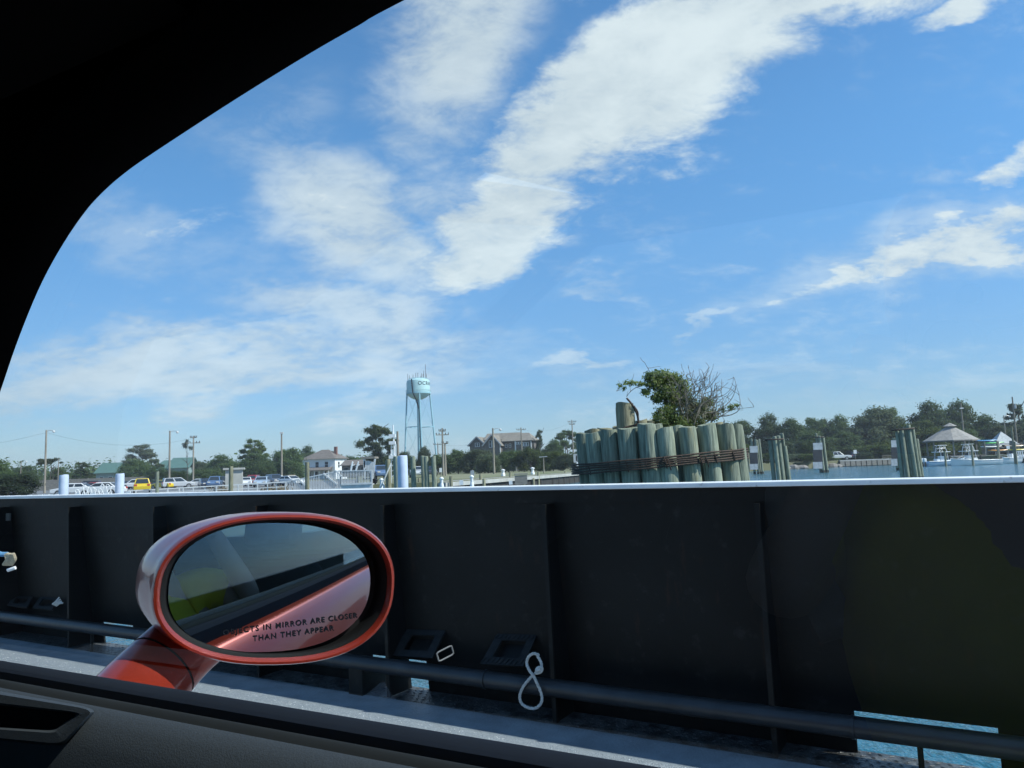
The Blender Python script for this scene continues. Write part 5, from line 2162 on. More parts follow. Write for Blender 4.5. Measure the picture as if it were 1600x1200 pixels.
for f_, g in legs:
    g = math.radians(g - 8)
    top_ = tc_ + V((R0 * .98 * math.cos(g), R0 * .98 * math.sin(g), zb_ - .4))
    bot_ = V((tc_.x, tc_.y, 0)) + V((R0 * 1.42 * math.cos(g), R0 * 1.42 * math.sin(g), LAND_Z))
    bot_.x += 0.5
    lp_.append((top_, bot_))
    m = MB(tb)
    m.tube([top_, bot_], 0.30, 8)
    m.build('leg', M['tower_steel'], tower)
for t in (0.42, 0.86):
    for i in range(4):
        a, b = lp_[i][0].lerp(lp_[i][1], t), lp_[(i + 1) % 4][0].lerp(lp_[(i + 1) % 4][1], t)
        m = MB(tb)
        m.beam(a, b, .22)
        m.build('strut', M['tower_steel'], tower)
m = MB(tb)
ts = [0.0, 0.42, 0.86]
for i in range(4):
    for s in range(2):
        for u, w in ((i, (i + 1) % 4), ((i + 1) % 4, i)):
            m.tube([lp_[u][0].lerp(lp_[u][1], ts[s]), lp_[w][0].lerp(lp_[w][1], ts[s + 1])], .035, 4)
m.build('tie_rods', M['tower_steel'], tower)
for px, y0_, y1_ in ((637.5, 592, 584), (639.5, 592, 586), (645, 591, 584.5), (651, 591, 584), (652.5, 590.5, 582), (656, 590.5, 586), (657.5, 590.5, 582.5), (660.5, 591, 583.5), (662.5, 592, 580), (664.5, 592, 569), (666, 593, 584)):
    m = MB(tb)
    yy = tb.y + rng.uniform(-3, 3)
    m.tube([V((tx(px, 590), yy, tz(y0_ + 2))), V((tx(px, 590), yy, tz(y1_)))], 0.09, 5)
    m.build('aerial', M['pole_dark'], tower)
ring = [tc_ + V((R0 * .8 * math.cos(2 * math.pi * j / 32), R0 * .8 * math.sin(2 * math.pi * j / 32), zt - .2)) for j in range(32)]
m = MB(tb)
m.tube(ring, .07, 4, closed=True)
m.build('roof_rail', M['tower_steel'], tower)
g0 = math.radians(-90 + 5)


def on_tank(x, y):
    g = g0 + x / R0
    return tc_ + V(((R0 + .06) * math.cos(g), (R0 + .06) * math.sin(g), tz(603) + y)) - tb


lettering('lettering', 'OCRACOKE', 1.95, on_tank, M['ink'], tower, align='LEFT')


# ================================================================== HOUSES
class Frame:
    """local axes of a building: x along its front, y into depth"""

    def __init__(s, o, rz):
        s.o = V(o)
        s.ex = V((math.cos(rz), math.sin(rz), 0))
        s.ey = V((-math.sin(rz), math.cos(rz), 0))
        s.rz = rz

    def __call__(s, x, y, z):
        return s.o + s.ex * x + s.ey * y + V((0, 0, z))

    def box(s, m, x0, x1, y0, y1, z0, z1):
        m.box(s((x0 + x1) / 2, (y0 + y1) / 2, (z0 + z1) / 2), (x1 - x0, y1 - y0, z1 - z0), rz=s.rz)


def window(f, root, x, z, w, h, y=0.0, mat='white_paint', side=None):
    m = MB(root.location)
    b = 0.09
    if side is None:
        for x0, x1, z0, z1 in ((x - w / 2 - b, x + w / 2 + b, z + h / 2, z + h / 2 + b), (x - w / 2 - b, x + w / 2 + b, z - h / 2 - b, z - h / 2),
                               (x - w / 2 - b, x - w / 2, z - h / 2, z + h / 2), (x + w / 2, x + w / 2 + b, z - h / 2, z + h / 2), (x - w / 2, x + w / 2, z - .03, z + .03)):
            f.box(m, x0, x1, y - 0.07, y + 0.02, z0, z1)
    else:
        for y0, y1, z0, z1 in ((x - w / 2 - b, x + w / 2 + b, z + h / 2, z + h / 2 + b), (x - w / 2 - b, x + w / 2 + b, z - h / 2 - b, z - h / 2),
                               (x - w / 2 - b, x - w / 2, z - h / 2, z + h / 2), (x + w / 2, x + w / 2 + b, z - h / 2, z + h / 2), (x - w / 2, x + w / 2, z - .03, z + .03)):
            f.box(m, side - .02, side + .07, y0, y1, z0, z1)
    fr = m.build('window', M[mat], root)
    m = MB(root.location)
    if side is None:
        f.box(m, x - w / 2, x + w / 2, y - 0.02, y + 0.01, z - h / 2, z + h / 2)
    else:
        f.box(m, side - .01, side + .02, x - w / 2, x + w / 2, z - h / 2, z + h / 2)
    m.build('pane', M['dark_glass'], fr)


def gable(m, f, x0, x1, y0, y1, ze, zr, ridge='x', oh=0.35, th=0.14):
    """gable roof sheets over a rectangle"""
    if ridge == 'x':
        ym = (y0 + y1) / 2
        for ya in (y0 - oh, y1 + oh):
            zz = ze - oh * (zr - ze) / (ym - y0)
            m.prism([f(x0 - oh, ya, zz), f(x1 + oh, ya, zz), f(x1 + oh, ym, zr), f(x0 - oh, ym, zr)], (0, 0, th))
    else:
        xm = (x0 + x1) / 2
        for xa in (x0 - oh, x1 + oh):
            zz = ze - oh * (zr - ze) / (xm - x0)
            m.prism([f(xa, y0 - oh, zz), f(xa, y1 + oh, zz), f(xm, y1 + oh, zr), f(xm, y0 - oh, zr)], (0, 0, th))


# white two-storey house with hipped roof and porch
D = 205.0
k = D / FPX
p0 = spot(473, D, LZ(0))
f = Frame(p0, math.radians(-12))
W, DP = 54 * k, 7.5
zE = at(500, 717, D).z - LZ(0)
zR = at(505, 703, D + 4).z - LZ(0)
wh = thing('white_house', p0, 'white two storey house with brown hipped roof and front porch', 'house')
m = MB(p0)
f.box(m, 0, W, 0, DP, 0, zE)
m.build('wall', M['white_wall'], wh)
m = MB(p0)
oh = .55
a, b, c, d = f(-oh, -oh, zE - .05), f(W + oh, -oh, zE - .05), f(W + oh, DP + oh, zE - .05), f(-oh, DP + oh, zE - .05)
r1, r2 = f(W * .40, DP / 2, zR), f(W * .62, DP / 2, zR)
m.add([a, b, c, d, r1, r2], [(0, 1, 5, 4), (1, 2, 5), (2, 3, 4, 5), (3, 0, 4), (3, 2, 1, 0)])
rf = m.build('roof', M['roof_brown'], wh)
m = MB(p0)
f.box(m, W * .80, W * .80 + .75, DP * .45, DP * .45 + .7, zE + .6, zR + .7)
m.build('chimney', M['brick'], rf)
for x in (.17, .45, .74):
    window(f, wh, W * x, zE * .66 + .25, 0.95, 1.5)
for y in (.3, .7):
    window(f, wh, DP * y, zE * .66 + .2, 0.9, 1.5, side=W)
for x in (.2, .42, .68):
    window(f, wh, W * x, zE * .24, 0.9, 1.6)
m = MB(p0)
f.box(m, -.3, W * .92, -2.3, 0, zE * .44, zE * .47)
m.prism([f(-.4, -2.5, zE * .44), f(W * .94, -2.5, zE * .44), f(W * .94, -.02, zE * .58), f(-.4, -.02, zE * .58)], (0, 0, .12))
m.build('porch_roof', M['roof_brown'], wh)
for x in (.02, .16, .32, .48, .63, .77, .90):
    m = MB(p0)
    f.box(m, W * x - .11, W * x + .11, -2.2, -2.0, .3, zE * .44)
    m.build('porch_column', M['white_paint'], wh)
m = MB(p0)
f.box(m, -.3, W * .92, -2.3, -.01, 0.1, .35)
m.build('porch_floor', M['timber_grey'], wh)

# low building right of it
p0 = spot(534, 178, LAND_Z)
f = Frame(p0, math.radians(-6))
lb = thing('low_building', p0, 'low pale building with a dark grey roof partly hidden behind the gangway', 'building')
k = 178 / FPX
m = MB(p0)
ze = at(545, 727, 178).z - LAND_Z
f.box(m, 0, 44 * k, 0, 7, 0, ze)
m.build('wall', M['shingle_wall'], lb)
m = MB(p0)
gable(m, f, 0, 44 * k, 0, 7, ze, ze + 1.15)
m.build('roof', M['roof_brown'], lb)
for x in (1.0, 3.0, 5.0):
    window(f, lb, x, ze * .6, .9, 1.0, mat='timber_grey')

# grey shingled house with three gables
D = 190.0
k = D / FPX
p0 = spot(735, D, LAND_Z)
f = Frame(p0, math.radians(-14))
gh = thing('shingled_house', p0, 'large grey shingled house with white framed windows rising above the hedge', 'house')


def hz_(py):
    return at(780, py, D).z - LAND_Z


W = 98 * k
m = MB(p0)
f.box(m, 0, 24 * k, 0, 8, 0, hz_(693))
f.box(m, 24 * k, 52 * k, -2.2, 8, 0, hz_(694))
f.box(m, 52 * k, 73 * k, 1.0, 9, 0, hz_(690))
f.box(m, 73 * k, W, .2, 9, 0, hz_(691))
for x0, x1, y0, ze, zr in ((0, 24 * k, 0, hz_(693), hz_(682)), (28 * k, 52 * k, -2.2, hz_(694), hz_(680.5))):
    m.prism([f(x0, y0, ze), f(x1, y0, ze), f((x0 + x1) / 2, y0, zr)], f.ey * 6)
m.build('wall', M['shingle_wall'], gh)
m = MB(p0)
gable(m, f, 0, 24 * k, 0, 8, hz_(693), hz_(682), 'y', .5)
gable(m, f, 28 * k, 52 * k, -2.2, 8, hz_(694), hz_(680.5), 'y', .5)
gable(m, f, 20 * k, 72 * k, 2, 10, hz_(687), hz_(676.5), 'x', .3)
m.prism([f(50 * k, .2, hz_(691)), f(W + .5, -.4, hz_(691)), f(W - 1.6, 5, hz_(678)), f(48 * k, 5, hz_(678))], (0, 0, .14))
m.prism([f(50 * k, 9.8, hz_(691)), f(W + .5, 9.8, hz_(691)), f(W - 1.6, 5, hz_(678)), f(48 * k, 5, hz_(678))], (0, 0, .14))
m.prism([f(W + .5, -.4, hz_(691)), f(W + .5, 9.8, hz_(691)), f(W - 1.6, 5, hz_(678))], (0, 0, .14))
m.build('roof', M['roof_tan'], gh)
m = MB(p0)
for x0, x1, y0, ze, zr in ((0, 24 * k, -.52, hz_(693), hz_(682)), (28 * k, 52 * k, -2.74, hz_(694), hz_(680.5))):
    xm = (x0 + x1) / 2
    m.beam(f(x0 - .5, y0, ze - .4), f(xm, y0, zr + .1), .08, .28)
    m.beam(f(x1 + .5, y0, ze - .4), f(xm, y0, zr + .1), .08, .28)
m.build('barge_board', M['grey_board'], gh)
for x in (10.5, 14.0):
    window(f, gh, x * k, hz_(694), .55 * k * 5, .85 * k * 6, y=0)
for x in (37.2, 41.8):
    window(f, gh, x * k, hz_(694), .6 * k * 5, 1.5 * k * 6.4, y=-2.2)
for x in (76, 79.5):
    window(f, gh, x * k, hz_(691 + 3), .5 * k * 5, .5 * k * 5, y=.2)
for x in (84, 88, 92):
    window(f, gh, x * k, hz_(696), .4 * k * 6, .6 * k * 8, y=.2)
for x in (57, 63):
    window(f, gh, x * k, hz_(697), .5 * k * 5, .6 * k * 8, y=1.0)
m = MB(p0)
f.box(m, 72.2 * k, 73.8 * k, -.05, .2, 0, hz_(691))
f.box(m, 52 * k, 53 * k, -2.3, -2.1, 0, hz_(694))
f.box(m, W - .15, W + .05, .0, .2, 0, hz_(691))
m.build('corner_board', M['white_paint'], gh)

# two green roofed buildings far left
for (x0, x1, yr, ye, yb, D, lab, rz) in ((147.5, 187, 724, 739, 748, 215, 'green metal roofed pavilion left of the yellow van', 3), (262, 294, 716, 731, 745, 215, 'green roofed building half hidden behind pines and the tall pole', 6)):
    k = D / FPX
    p0 = spot(x0, D, LZ(0))
    f = Frame(p0, math.radians(rz))
    gb = thing('green_roofed_building', p0, lab, 'building', 'green roofed buildings behind the parking lot')
    W = (x1 - x0) * k
    xm = (x0 + x1) / 2
    ze = at(xm, ye, D).z - LZ(0)
    zr = at(xm, yr, D + 5).z - LZ(0)
    m = MB(p0)
    f.box(m, .3, W - .3, .4, 9.6, 0, ze)
    m.build('wall', M['green_wall'], gb)
    m = MB(p0)
    gable(m, f, 0, W, 0, 10, ze, zr, 'x', .2)
    rf = m.build('roof', M['roof_green'], gb)
    for s in range(int(W / .6)):
        m = MB(p0)
        m.beam(f(s * .6 + .1, -.2, ze + .02), f(s * .6 + .1, 5, zr + .17), .05, .06)
        m.build('standing_seam', M['roof_green'], rf)
    if x0 > 200:
        m = MB(p0)
        for s in (-1,):
            m.prism([f(-6, 3, ze - .5), f(0.2, 3, ze - .5), f(.2, 6, zr - .6), f(-3, 6, zr - .6)], (0, 0, .14))
        m.build('wing_roof', M['roof_green'], gb)
        m = MB(p0)
        f.box(m, -5.6, .3, 3.2, 9, 0, ze - .5)
        m.build('wing_wall', M['green_wall'], gb)
    for x in (W * .25, W * .6):
        window(f, gb, x, ze * .55, 1.0, 1.2, y=.4)

# long grey fence behind the cars
fp0, fp1 = spot(40, 162, LZ(0)), spot(236, 162, LZ(0))
fe = thing('wooden_fence', fp0, 'long weathered wooden fence behind the parked cars at the left', 'fence')
n = 14
for i in range(n):
    a, b = fp0.lerp(fp1, i / n), fp0.lerp(fp1, (i + 1) / n)
    h0 = 2.2
    m = MB(fp0)
    m.beam(a + V((0.05, 0, h0 / 2)), b + V((-.05, 0, h0 / 2)), .05, h0)
    m.build('fence_panel', M['timber_grey'], fe)
    m = MB(fp0)
    m.box(a + V((0, .06, h0 / 2 + .05)), (.14, .14, h0 + .1))
    m.build('post', M['timber_grey'], fe)
# low guard fence of the lawn at right
p, q_ = spot(1380, 163, LAND_Z), spot(1425, 163, LAND_Z)
fe = thing('rail_fence', p, 'low brown rail fence on the lawn before the dark trees at right', 'fence')
for i in range(6):
    m = MB(p)
    a = p.lerp(q_, i / 5)
    m.box(a + V((0, 0, .4)), (.12, .12, .8))
    m.build('post', M['timber_dock'], fe)
for z in (.35, .7):
    m = MB(p)
    m.beam(p + V((0, -.08, z)), q_ + V((0, -.08, z)), .05, .14)
    m.build('rail', M['timber_dock'], fe)


# ================================================================== UTILITY POLES
def upole(px0, py0, px1, dep, label, arms=(), lamp=False, xf=None, r=0.15, name='utility_pole', pale=False, zb=None, grp='utility poles along the shore road'):
    zb = LZ(px1) if zb is None else zb
    t = at(px0, py0, dep)
    root = thing(name, V((t.x, t.y, zb)), label, 'pole', grp)
    m = MB(root.location)
    m.tube([V((t.x, t.y, zb)), t], [r * 1.2, r * .8], 8)
    m.build('shaft', M['pole_wood'], root, smooth=True)
    for w, dz in arms:
        m = MB(root.location)
        z = t.z - dz
        m.beam((t.x - w, t.y - .2, z), (t.x + w, t.y - .2 + .3, z), .12)
        ar = m.build('cross_arm', M['pole_wood'], root)
        for s in (-.95, -.5, .5, .95):
            m = MB(root.location)
            m.tube([(t.x + s * w, t.y - .1, z + .05), (t.x + s * w, t.y - .1, z + .32)], .07, 6)
            m.build('insulator', M['pole_dark'], ar)
    if lamp:
        m = MB(root.location)
        z = t.z - .25
        m.tube(smooth_pts([V((t.x, t.y, z)), V((t.x + .6, t.y, z + .2)), V((t.x + 1.1, t.y, z + .1))], 3), .04, 5)
        la = m.build('lamp_arm', M['galv'], root)
        m = MB(root.location)
        m.lathe((t.x + 1.15, t.y, z), [(.02, .18), (.16, .1), (.2, -.06), (.1, -.2)], 10)
        m.build('lamp_head', M['lamp_glass'], la)
    if xf:
        m = MB(root.location)
        m.tube([(t.x + .38, t.y, t.z - xf), (t.x + .38, t.y, t.z - xf - .95)], .28, 10)
        m.build('transformer', M['galv'], root)
    return root, t


P1 = upole(72.5, 672, 69, 120, 'tall bare lamp pole at the left in front of the umbrella pine', lamp=True)
P2 = upole(33, 720, 33, 170, 'short thin pole between the dark trees at far left', lamp=True, r=.11)
upole(91.5, 717, 91, 165, 'thin pole at the right side of the umbrella pine at left', r=.1)
P3 = upole(265.5, 673, 266, 118, 'tall lamp pole with a white base right of the yellow van', lamp=True)
m = MB(P3[0].location)
m.tube([V((P3[1].x, P3[1].y, LZ(0))), V((P3[1].x, P3[1].y, LZ(0) + 1.3))], .22, 8)
m.build('base_sleeve', M['white_paint'], P3[0])
P4 = upole(302.5, 681, 303, 135, 'pole with two cross arms standing beside the dead pine', arms=((.55, .3), (1.15, 1.25)))
P5 = upole(440, 677, 440, 120, 'tall plain lamp pole in front of the dark oaks left of the white house', lamp=False)
m = MB(P5[0].location)
m.box(P5[1] + V((0, 0, .05)), (.5, .3, .25))
m.build('lamp_head', M['lamp_glass'], P5[0])
m = MB(P5[0].location)
m.tube([V((P5[1].x, P5[1].y, LZ(0))), V((P5[1].x, P5[1].y, LZ(0) + 1.5))], .2, 8)
m.build('base_sleeve', M['white_paint'], P5[0])
upole(621, 674, 622, 70, 'dark pole right behind the broad steel pile', r=.12)
P6 = upole(691, 669, 693, 115, 'utility pole with two pairs of cross arms before the hedge', arms=((.5, .45), (.95, 1.0)), r=.15)
P7 = upole(695.2, 692, 697, 112, 'shorter plain pole touching the double armed utility pole', arms=((.45, .1),), r=.13)
P8 = upole(684, 692, 684, 190, 'far pole with one wide arm left of the double armed utility pole', arms=((1.1, .4),), r=.14)
P9 = upole(770, 669, 772, 118, 'tall pole standing in front of the shingled house', lamp=True)
P10 = upole(814, 668, 816, 170, 'pole with one cross arm at the right end of the shingled house', arms=((1.0, .5),))
P11 = upole(893.5, 656, 894, 185, 'pole with cross arms behind trees left of the big pile cluster', arms=((1.0, .5), (.7, 1.1)))
upole(849, 713.5, 850, 98, 'short street lamp post in front of the hedge', r=.07, name='lamp_post', grp=None)
t = at(849, 714, 98)
lpo = bpy.data.objects['lamp_post']
lpo['category'] = 'lamp post'
m = MB(lpo.location)
m.beam((t.x - .55, t.y, t.z), (t.x + .5, t.y, t.z + .05), .16, .1)
m.build('lamp_head', M['galv'], lpo)
P12 = upole(1501, 630, 1504, 165, 'tall pole with a white fitting behind the thatch roofed gazebo', r=.17)
m = MB(P12[0].location)
m.box(P12[1] + V((-.05, -.25, -1.1)), (.75, .2, .2))
m.build('fitting', M['white_paint'], P12[0])
P13 = upole(1581.5, 620, 1587, 165, 'tall dark pole with a transformer drum at the far right edge', xf=1.6, r=.17)
upole(1568, 649, 1571, 150, 'pale slender pole with a thin lamp arm near the right edge', lamp=True, r=.1)
# wires
for i, (a, b, sag, lab) in enumerate(((P1[1], at(-200, 711, 130), .8, 'thin wire running left from the tall bare lamp pole'), (P1[1], P4[1], 1.6, 'thin wire strung from the left lamp pole to the cross arm pole'),
                                      (P10[1], P11[1], 1.2, 'thin wire strung between poles right of the shingled house'), (P8[1], P10[1], 1.5, 'thin wire strung above the shingled house'))):
    w = MB(a)
    w.tube([a.lerp(b, t / 10) - V((0, 0, sag * 4 * t / 10 * (1 - t / 10) + .4)) for t in range(11)], .012, 4, cap=False)
    o = w.build('power_line', M['pole_dark'])
    o.location = a
    tag(o, lab, 'wire', 'power lines')
# ================================================================== TREES
def crown_clumps(kind, seed):
    q = random.Random(seed)
    cl = []
    if kind == 'oak':
        for _ in range(46):
            g, u = q.uniform(0, 6.283), q.random()
            el = math.asin(u ** 0.8)
            rr_ = 0.37 * q.uniform(.65, 1.0)
            s = q.uniform(.08, .17)
            cl.append((rr_ * math.cos(g) * math.cos(el), rr_ * math.sin(g) * math.cos(el), 0.34 + 0.55 * math.sin(el) * q.uniform(.6, 1.0), s, s, s * .6))
        for _ in range(34):
            g, rr_ = q.uniform(0, 6.283), q.uniform(.2, .4)
            s = q.uniform(.10, .17)
            cl.append((rr_ * math.cos(g), rr_ * math.sin(g), q.uniform(.04, .42), s, s, s * .75))
    elif kind == 'pine':
        for _ in range(34):
            g, rr_ = q.uniform(0, 6.283), 0.40 * math.sqrt(q.random())
            s = q.uniform(.07, .13)
            top_ = .95 - rr_ * rr_ * 2.1
            cl.append((rr_ * math.cos(g), rr_ * math.sin(g), top_ - q.uniform(0, 1) ** 1.6 * .26, s, s, s * .42))
        for _ in range(7):
            g, rr_ = q.uniform(0, 6.283), q.uniform(.2, .44)
            s = q.uniform(.06, .10)
            cl.append((rr_ * math.cos(g), rr_ * math.sin(g), q.uniform(.46, .62), s, s, s * .4))
    elif kind == 'flatpine':
        for _ in range(16):
            g, rr_ = q.uniform(0, 6.283), 0.40 * math.sqrt(q.random())
            s = q.uniform(.08, .14)
            cl.append((rr_ * math.cos(g), rr_ * math.sin(g), 0.90 + q.uniform(-.10, .05), s, s, s * .35))
    elif kind == 'cedar':
        for i in range(60):
            z = q.uniform(.04, .98)
            rr_ = .42 * (1 - z * .92) ** .75 * q.uniform(.4, 1.1) + .02
            g = q.uniform(0, 6.283)
            s = q.uniform(.07, .13) * (1.2 - z * .6)
            cl.append((rr_ * math.cos(g) + .10 * (z - .4), rr_ * math.sin(g), z * .95, s, s, s * .5))
    elif kind == 'shrub':
        for _ in range(52):
            g, u = q.uniform(0, 6.283), q.random()
            el = math.asin(u)
            rr_ = .40 * q.uniform(.6, 1)
            s = q.uniform(.09, .17)
            cl.append((rr_ * math.cos(g) * math.cos(el) ** .6, rr_ * math.sin(g) * math.cos(el) ** .6, .08 + .76 * math.sin(el) ** .7 * q.uniform(.75, 1.05), s, s, s))
    elif kind == 'tuft':
        for _ in range(9):
            s = q.uniform(.08, .16)
            cl.append((q.uniform(-.3, .3), q.uniform(-.2, .2), q.uniform(.78, .97), s, s, s * .35))
    return cl


CROWN = {}
SPEC = {'oak': (17000, .0195, 4), 'pine': (9000, .0175, 3), 'flatpine': (4000, .018, 2), 'cedar': (9000, .019, 3), 'shrub': (11000, .023, 4), 'tuft': (700, .022, 2)}
for kk_, (n_, s_, nv) in SPEC.items():
    for v_ in range(nv):
        CROWN[(kk_, v_)] = leaves_mesh('crown', crown_clumps(kk_, 100 + v_ * 7 + len(kk_)), n_, s_, M['leaf_oak'], v_ + 50, shell=.35, up=.5)
TRUNK = {}
for kk_, (z1_, nb) in {'oak': (.55, 5), 'pine': (.86, 7), 'flatpine': (.86, 5), 'cedar': (.9, 2), 'shrub': (.4, 4), 'tuft': (.93, 9)}.items():
    q = random.Random(hash(len(kk_)) + 3)
    m = MB()
    r = .022 if kk_ not in ('pine', 'flatpine', 'tuft') else .016
    m.tube(smooth_pts([V((0, 0, -.02)), V((.02, .0, z1_ * .35)), V((-.015, .01, z1_ * .7)), V((.01, 0, z1_))], 3), [r * (1.3 - .1 * i) for i in range(10)], 6)
    if kk_ in ('pine', 'flatpine'):
        m.tube(smooth_pts([V((-.09, .02, -.02)), V((-.08, .0, z1_ * .45)), V((-.1, .01, z1_ * .9))], 3), [r * (1.1 - .1 * i) for i in range(7)], 6)
    for i in range(nb):
        g = q.uniform(0, 6.283)
        z = z1_ * q.uniform(.45, .95)
        ln_ = q.uniform(.18, .36)
        m.tube(smooth_pts([V((0, 0, z)), V((ln_ * .5 * math.cos(g), ln_ * .5 * math.sin(g), z + .05)), V((ln_ * math.cos(g), ln_ * math.sin(g), z + q.uniform(.08, .2)))], 3), [r * .6 - r * .06 * j for j in range(7)], 5)
    TRUNK[kk_] = m.mesh('trunk', M['trunk'])

LEAFM = {'oak': 'leaf_oak', 'pine': 'leaf_pine', 'flatpine': 'leaf_pine', 'cedar': 'leaf_cedar', 'shrub': 'leaf_oak', 'tuft': 'leaf_pine'}
MATMESH = {}
tcount = 0


def tree(px0, px1, py_top, kind, dep, label, leaf=None, depth_k=0.85, zb=None, name=None, cat='tree', group='trees behind the harbour', drop=0.0):
    """a tree spanning picture columns px0..px1 with its top at py_top, at dep metres"""
    global tcount
    tcount += 1
    zb = LZ((px0 + px1) / 2) if zb is None else zb
    xm = (px0 + px1) / 2
    t = at(xm, py_top, dep)
    w = (px1 - px0) * dep / FPX * {'oak': 1.22 if px0 < 1100 else 1.5, 'shrub': 1.30, 'cedar': 1.35}.get(kind, 1.12)
    h = max(.8, t.z - zb + drop) * 1.02
    nm = name or {'oak': 'oak_tree', 'pine': 'pine_tree', 'flatpine': 'pine_tree', 'cedar': 'cedar_tree', 'shrub': 'bush', 'tuft': 'dead_pine_tree'}[kind]
    root = thing(nm, V((t.x, t.y, zb - drop)), label, cat, group, rz=(tcount * 2.4) % 6.28)
    me = CROWN[(kind, tcount % SPEC[kind][2])]
    lm = M[leaf or LEAFM[kind]]
    key = (me.name, lm.name)
    if key not in MATMESH:
        m2 = me.copy()
        m2.materials.clear()
        m2.materials.append(lm)
        MATMESH[key] = m2
    inst('crown', MATMESH[key], root, scale=(w, w * depth_k, h))
    inst('trunk', TRUNK[kind], root, scale=(min(w, h), min(w, h), h))
    return root


T_ = tree
# far left
T_(-45, 30, 713, 'oak', 112, 'dark spreading oak at the far left edge of the picture')
T_(-30, 58, 737, 'shrub', 92, 'broad dark bush at the left edge beside the floating dock', leaf='leaf_cedar', cat='bush')
T_(18, 62, 724, 'oak', 175, 'oak just right of the far left oak')
T_(62, 98, 716, 'flatpine', 172, 'thin flat topped umbrella pine behind the left lamp pole')
T_(70, 112, 729, 'oak', 185, 'oak below the flat topped umbrella pine at left')
T_(106, 149, 721, 'cedar', 172, 'dark cedar left of the green metal roofed pavilion', depth_k=.9)
T_(183, 236, 712, 'oak', 172, 'oak at the right side of the green metal roofed pavilion')
T_(196, 252, 692, 'pine', 178, 'tall layered pine above the oak by the green roofed pavilion', leaf='leaf_grey')
T_(228, 262, 727, 'shrub', 160, 'bush behind the yellow car', cat='bush')
T_(252, 300, 733, 'shrub', 158, 'bush below the green roofed building by the dead pine', cat='bush')
T_(282, 304, 687, 'tuft', 150, 'nearly bare dead pine with a green tuft at its top')
T_(300, 328, 714, 'oak', 190, 'oak behind the pole with two cross arms', leaf='leaf_grey')
T_(318, 372, 708, 'oak', 182, 'oak behind the concrete shed')
T_(372, 424, 684, 'pine', 186, 'pine with a rounded pale crown left of the dark oaks', leaf='leaf_bright')
T_(366, 432, 703, 'oak', 170, 'broad oak below the pine with a rounded pale crown')
T_(422, 476, 691, 'oak', 178, 'dark oak behind the tall plain lamp pole')
T_(462, 500, 694, 'oak', 226, 'dark oak rising behind the left corner of the white house')
T_(425, 474, 716, 'shrub', 158, 'dark bush left of the white house porch', cat='bush')
T_(392, 432, 722, 'shrub', 152, 'bush behind the parked sedan left of the tall plain lamp pole', cat='bush')
T_(300, 345, 730, 'shrub', 156, 'bush behind the blue cars at left', cat='bush')
T_(528, 566, 711, 'oak', 235, 'oak far behind the low building')
T_(555, 619, 657, 'pine', 150, 'tall umbrella pine with a rounded crown left of the white mast')
T_(566, 612, 698, 'oak', 150, 'dark oak at the foot of the tall umbrella pine', leaf='leaf_cedar')
T_(596, 616, 699, 'cedar', 152, 'small cedar beside the white mast')
# behind the piles and hedge
T_(612, 652, 704, 'oak', 160, 'oak behind the broad steel pile')
T_(650, 676, 695, 'oak', 152, 'rounded dull green tree at the foot of the water tower', leaf='leaf_grey')
T_(668, 706, 707, 'shrub', 150, 'bush behind the double armed utility pole', cat='bush')
T_(703, 722, 695, 'oak', 185, 'small dark oak above the hedge left of the shingled house')
T_(690, 740, 703, 'shrub', 146, 'hedge bush left of the shingled house', cat='bush')
T_(722, 772, 699, 'shrub', 142, 'greyish hedge bush in front of the left gable of the shingled house', leaf='leaf_grey', cat='bush')
T_(742, 782, 706, 'shrub', 132, 'pale twiggy bush beside the pole before the shingled house', leaf='leaf_grey', cat='bush')
T_(772, 815, 700, 'shrub', 142, 'green hedge bush below the middle of the shingled house', cat='bush')
T_(806, 850, 697, 'shrub', 140, 'bright hedge bush at the right end of the shingled house', leaf='leaf_bright', cat='bush')
T_(842, 884, 703, 'shrub', 135, 'bright green bush behind the short street lamp', leaf='leaf_bright', cat='bush')
T_(868, 912, 706, 'shrub', 132, 'grey green bush just left of the big pile cluster', leaf='leaf_grey', cat='bush')
T_(829, 856, 670, 'cedar', 188, 'dark cedar right of the shingled house')
T_(860, 910, 667, 'pine', 196, 'pine left of the big pile cluster with a pole in front of it', leaf='leaf_oak')
T_(844, 884, 684, 'oak', 180, 'oak between the dark cedar and the pine left of the pile cluster')
T_(892, 960, 690, 'oak', 178, 'oak mostly hidden behind the left end of the big pile cluster')
# right bank
T_(1120, 1180, 645, 'oak', 185, 'oak emerging from behind the right end of the big pile cluster', leaf='leaf_oak')
T_(1176, 1222, 643, 'oak', 182, 'oak with an open crown right of the big pile cluster')
T_(1214, 1262, 650, 'oak', 178, 'oak behind the bare green timber dolphin')
T_(1246, 1290, 646, 'oak', 190, 'tall oak behind the boarded dolphin with bright bushes')
T_(1272, 1304, 643, 'oak', 195, 'dark oak top between lower oaks left of the big grey green oak', leaf='leaf_cedar')
T_(1292, 1332, 645, 'oak', 186, 'oak above the white pickup')
T_(1322, 1402, 632, 'oak', 178, 'large grey green oak right of the white pickup', leaf='leaf_grey')
T_(1362, 1412, 630, 'oak', 192, 'bright topped oak behind the large grey green oak', leaf='leaf_bright')
T_(1195, 1240, 682, 'oak', 168, 'lower oak behind the bare green timber dolphin', leaf='leaf_cedar')
T_(1232, 1300, 672, 'oak', 170, 'lower dark oak left of the white pickup')
T_(1296, 1348, 672, 'oak', 174, 'lower oak just behind the white pickup', leaf='leaf_oak')
T_(1340, 1395, 684, 'oak', 172, 'lower green oak behind the rail fence', leaf='leaf_bright')
T_(1385, 1432, 655, 'oak', 176, 'oak behind the tall dolphin beside the boats', leaf='leaf_oak')
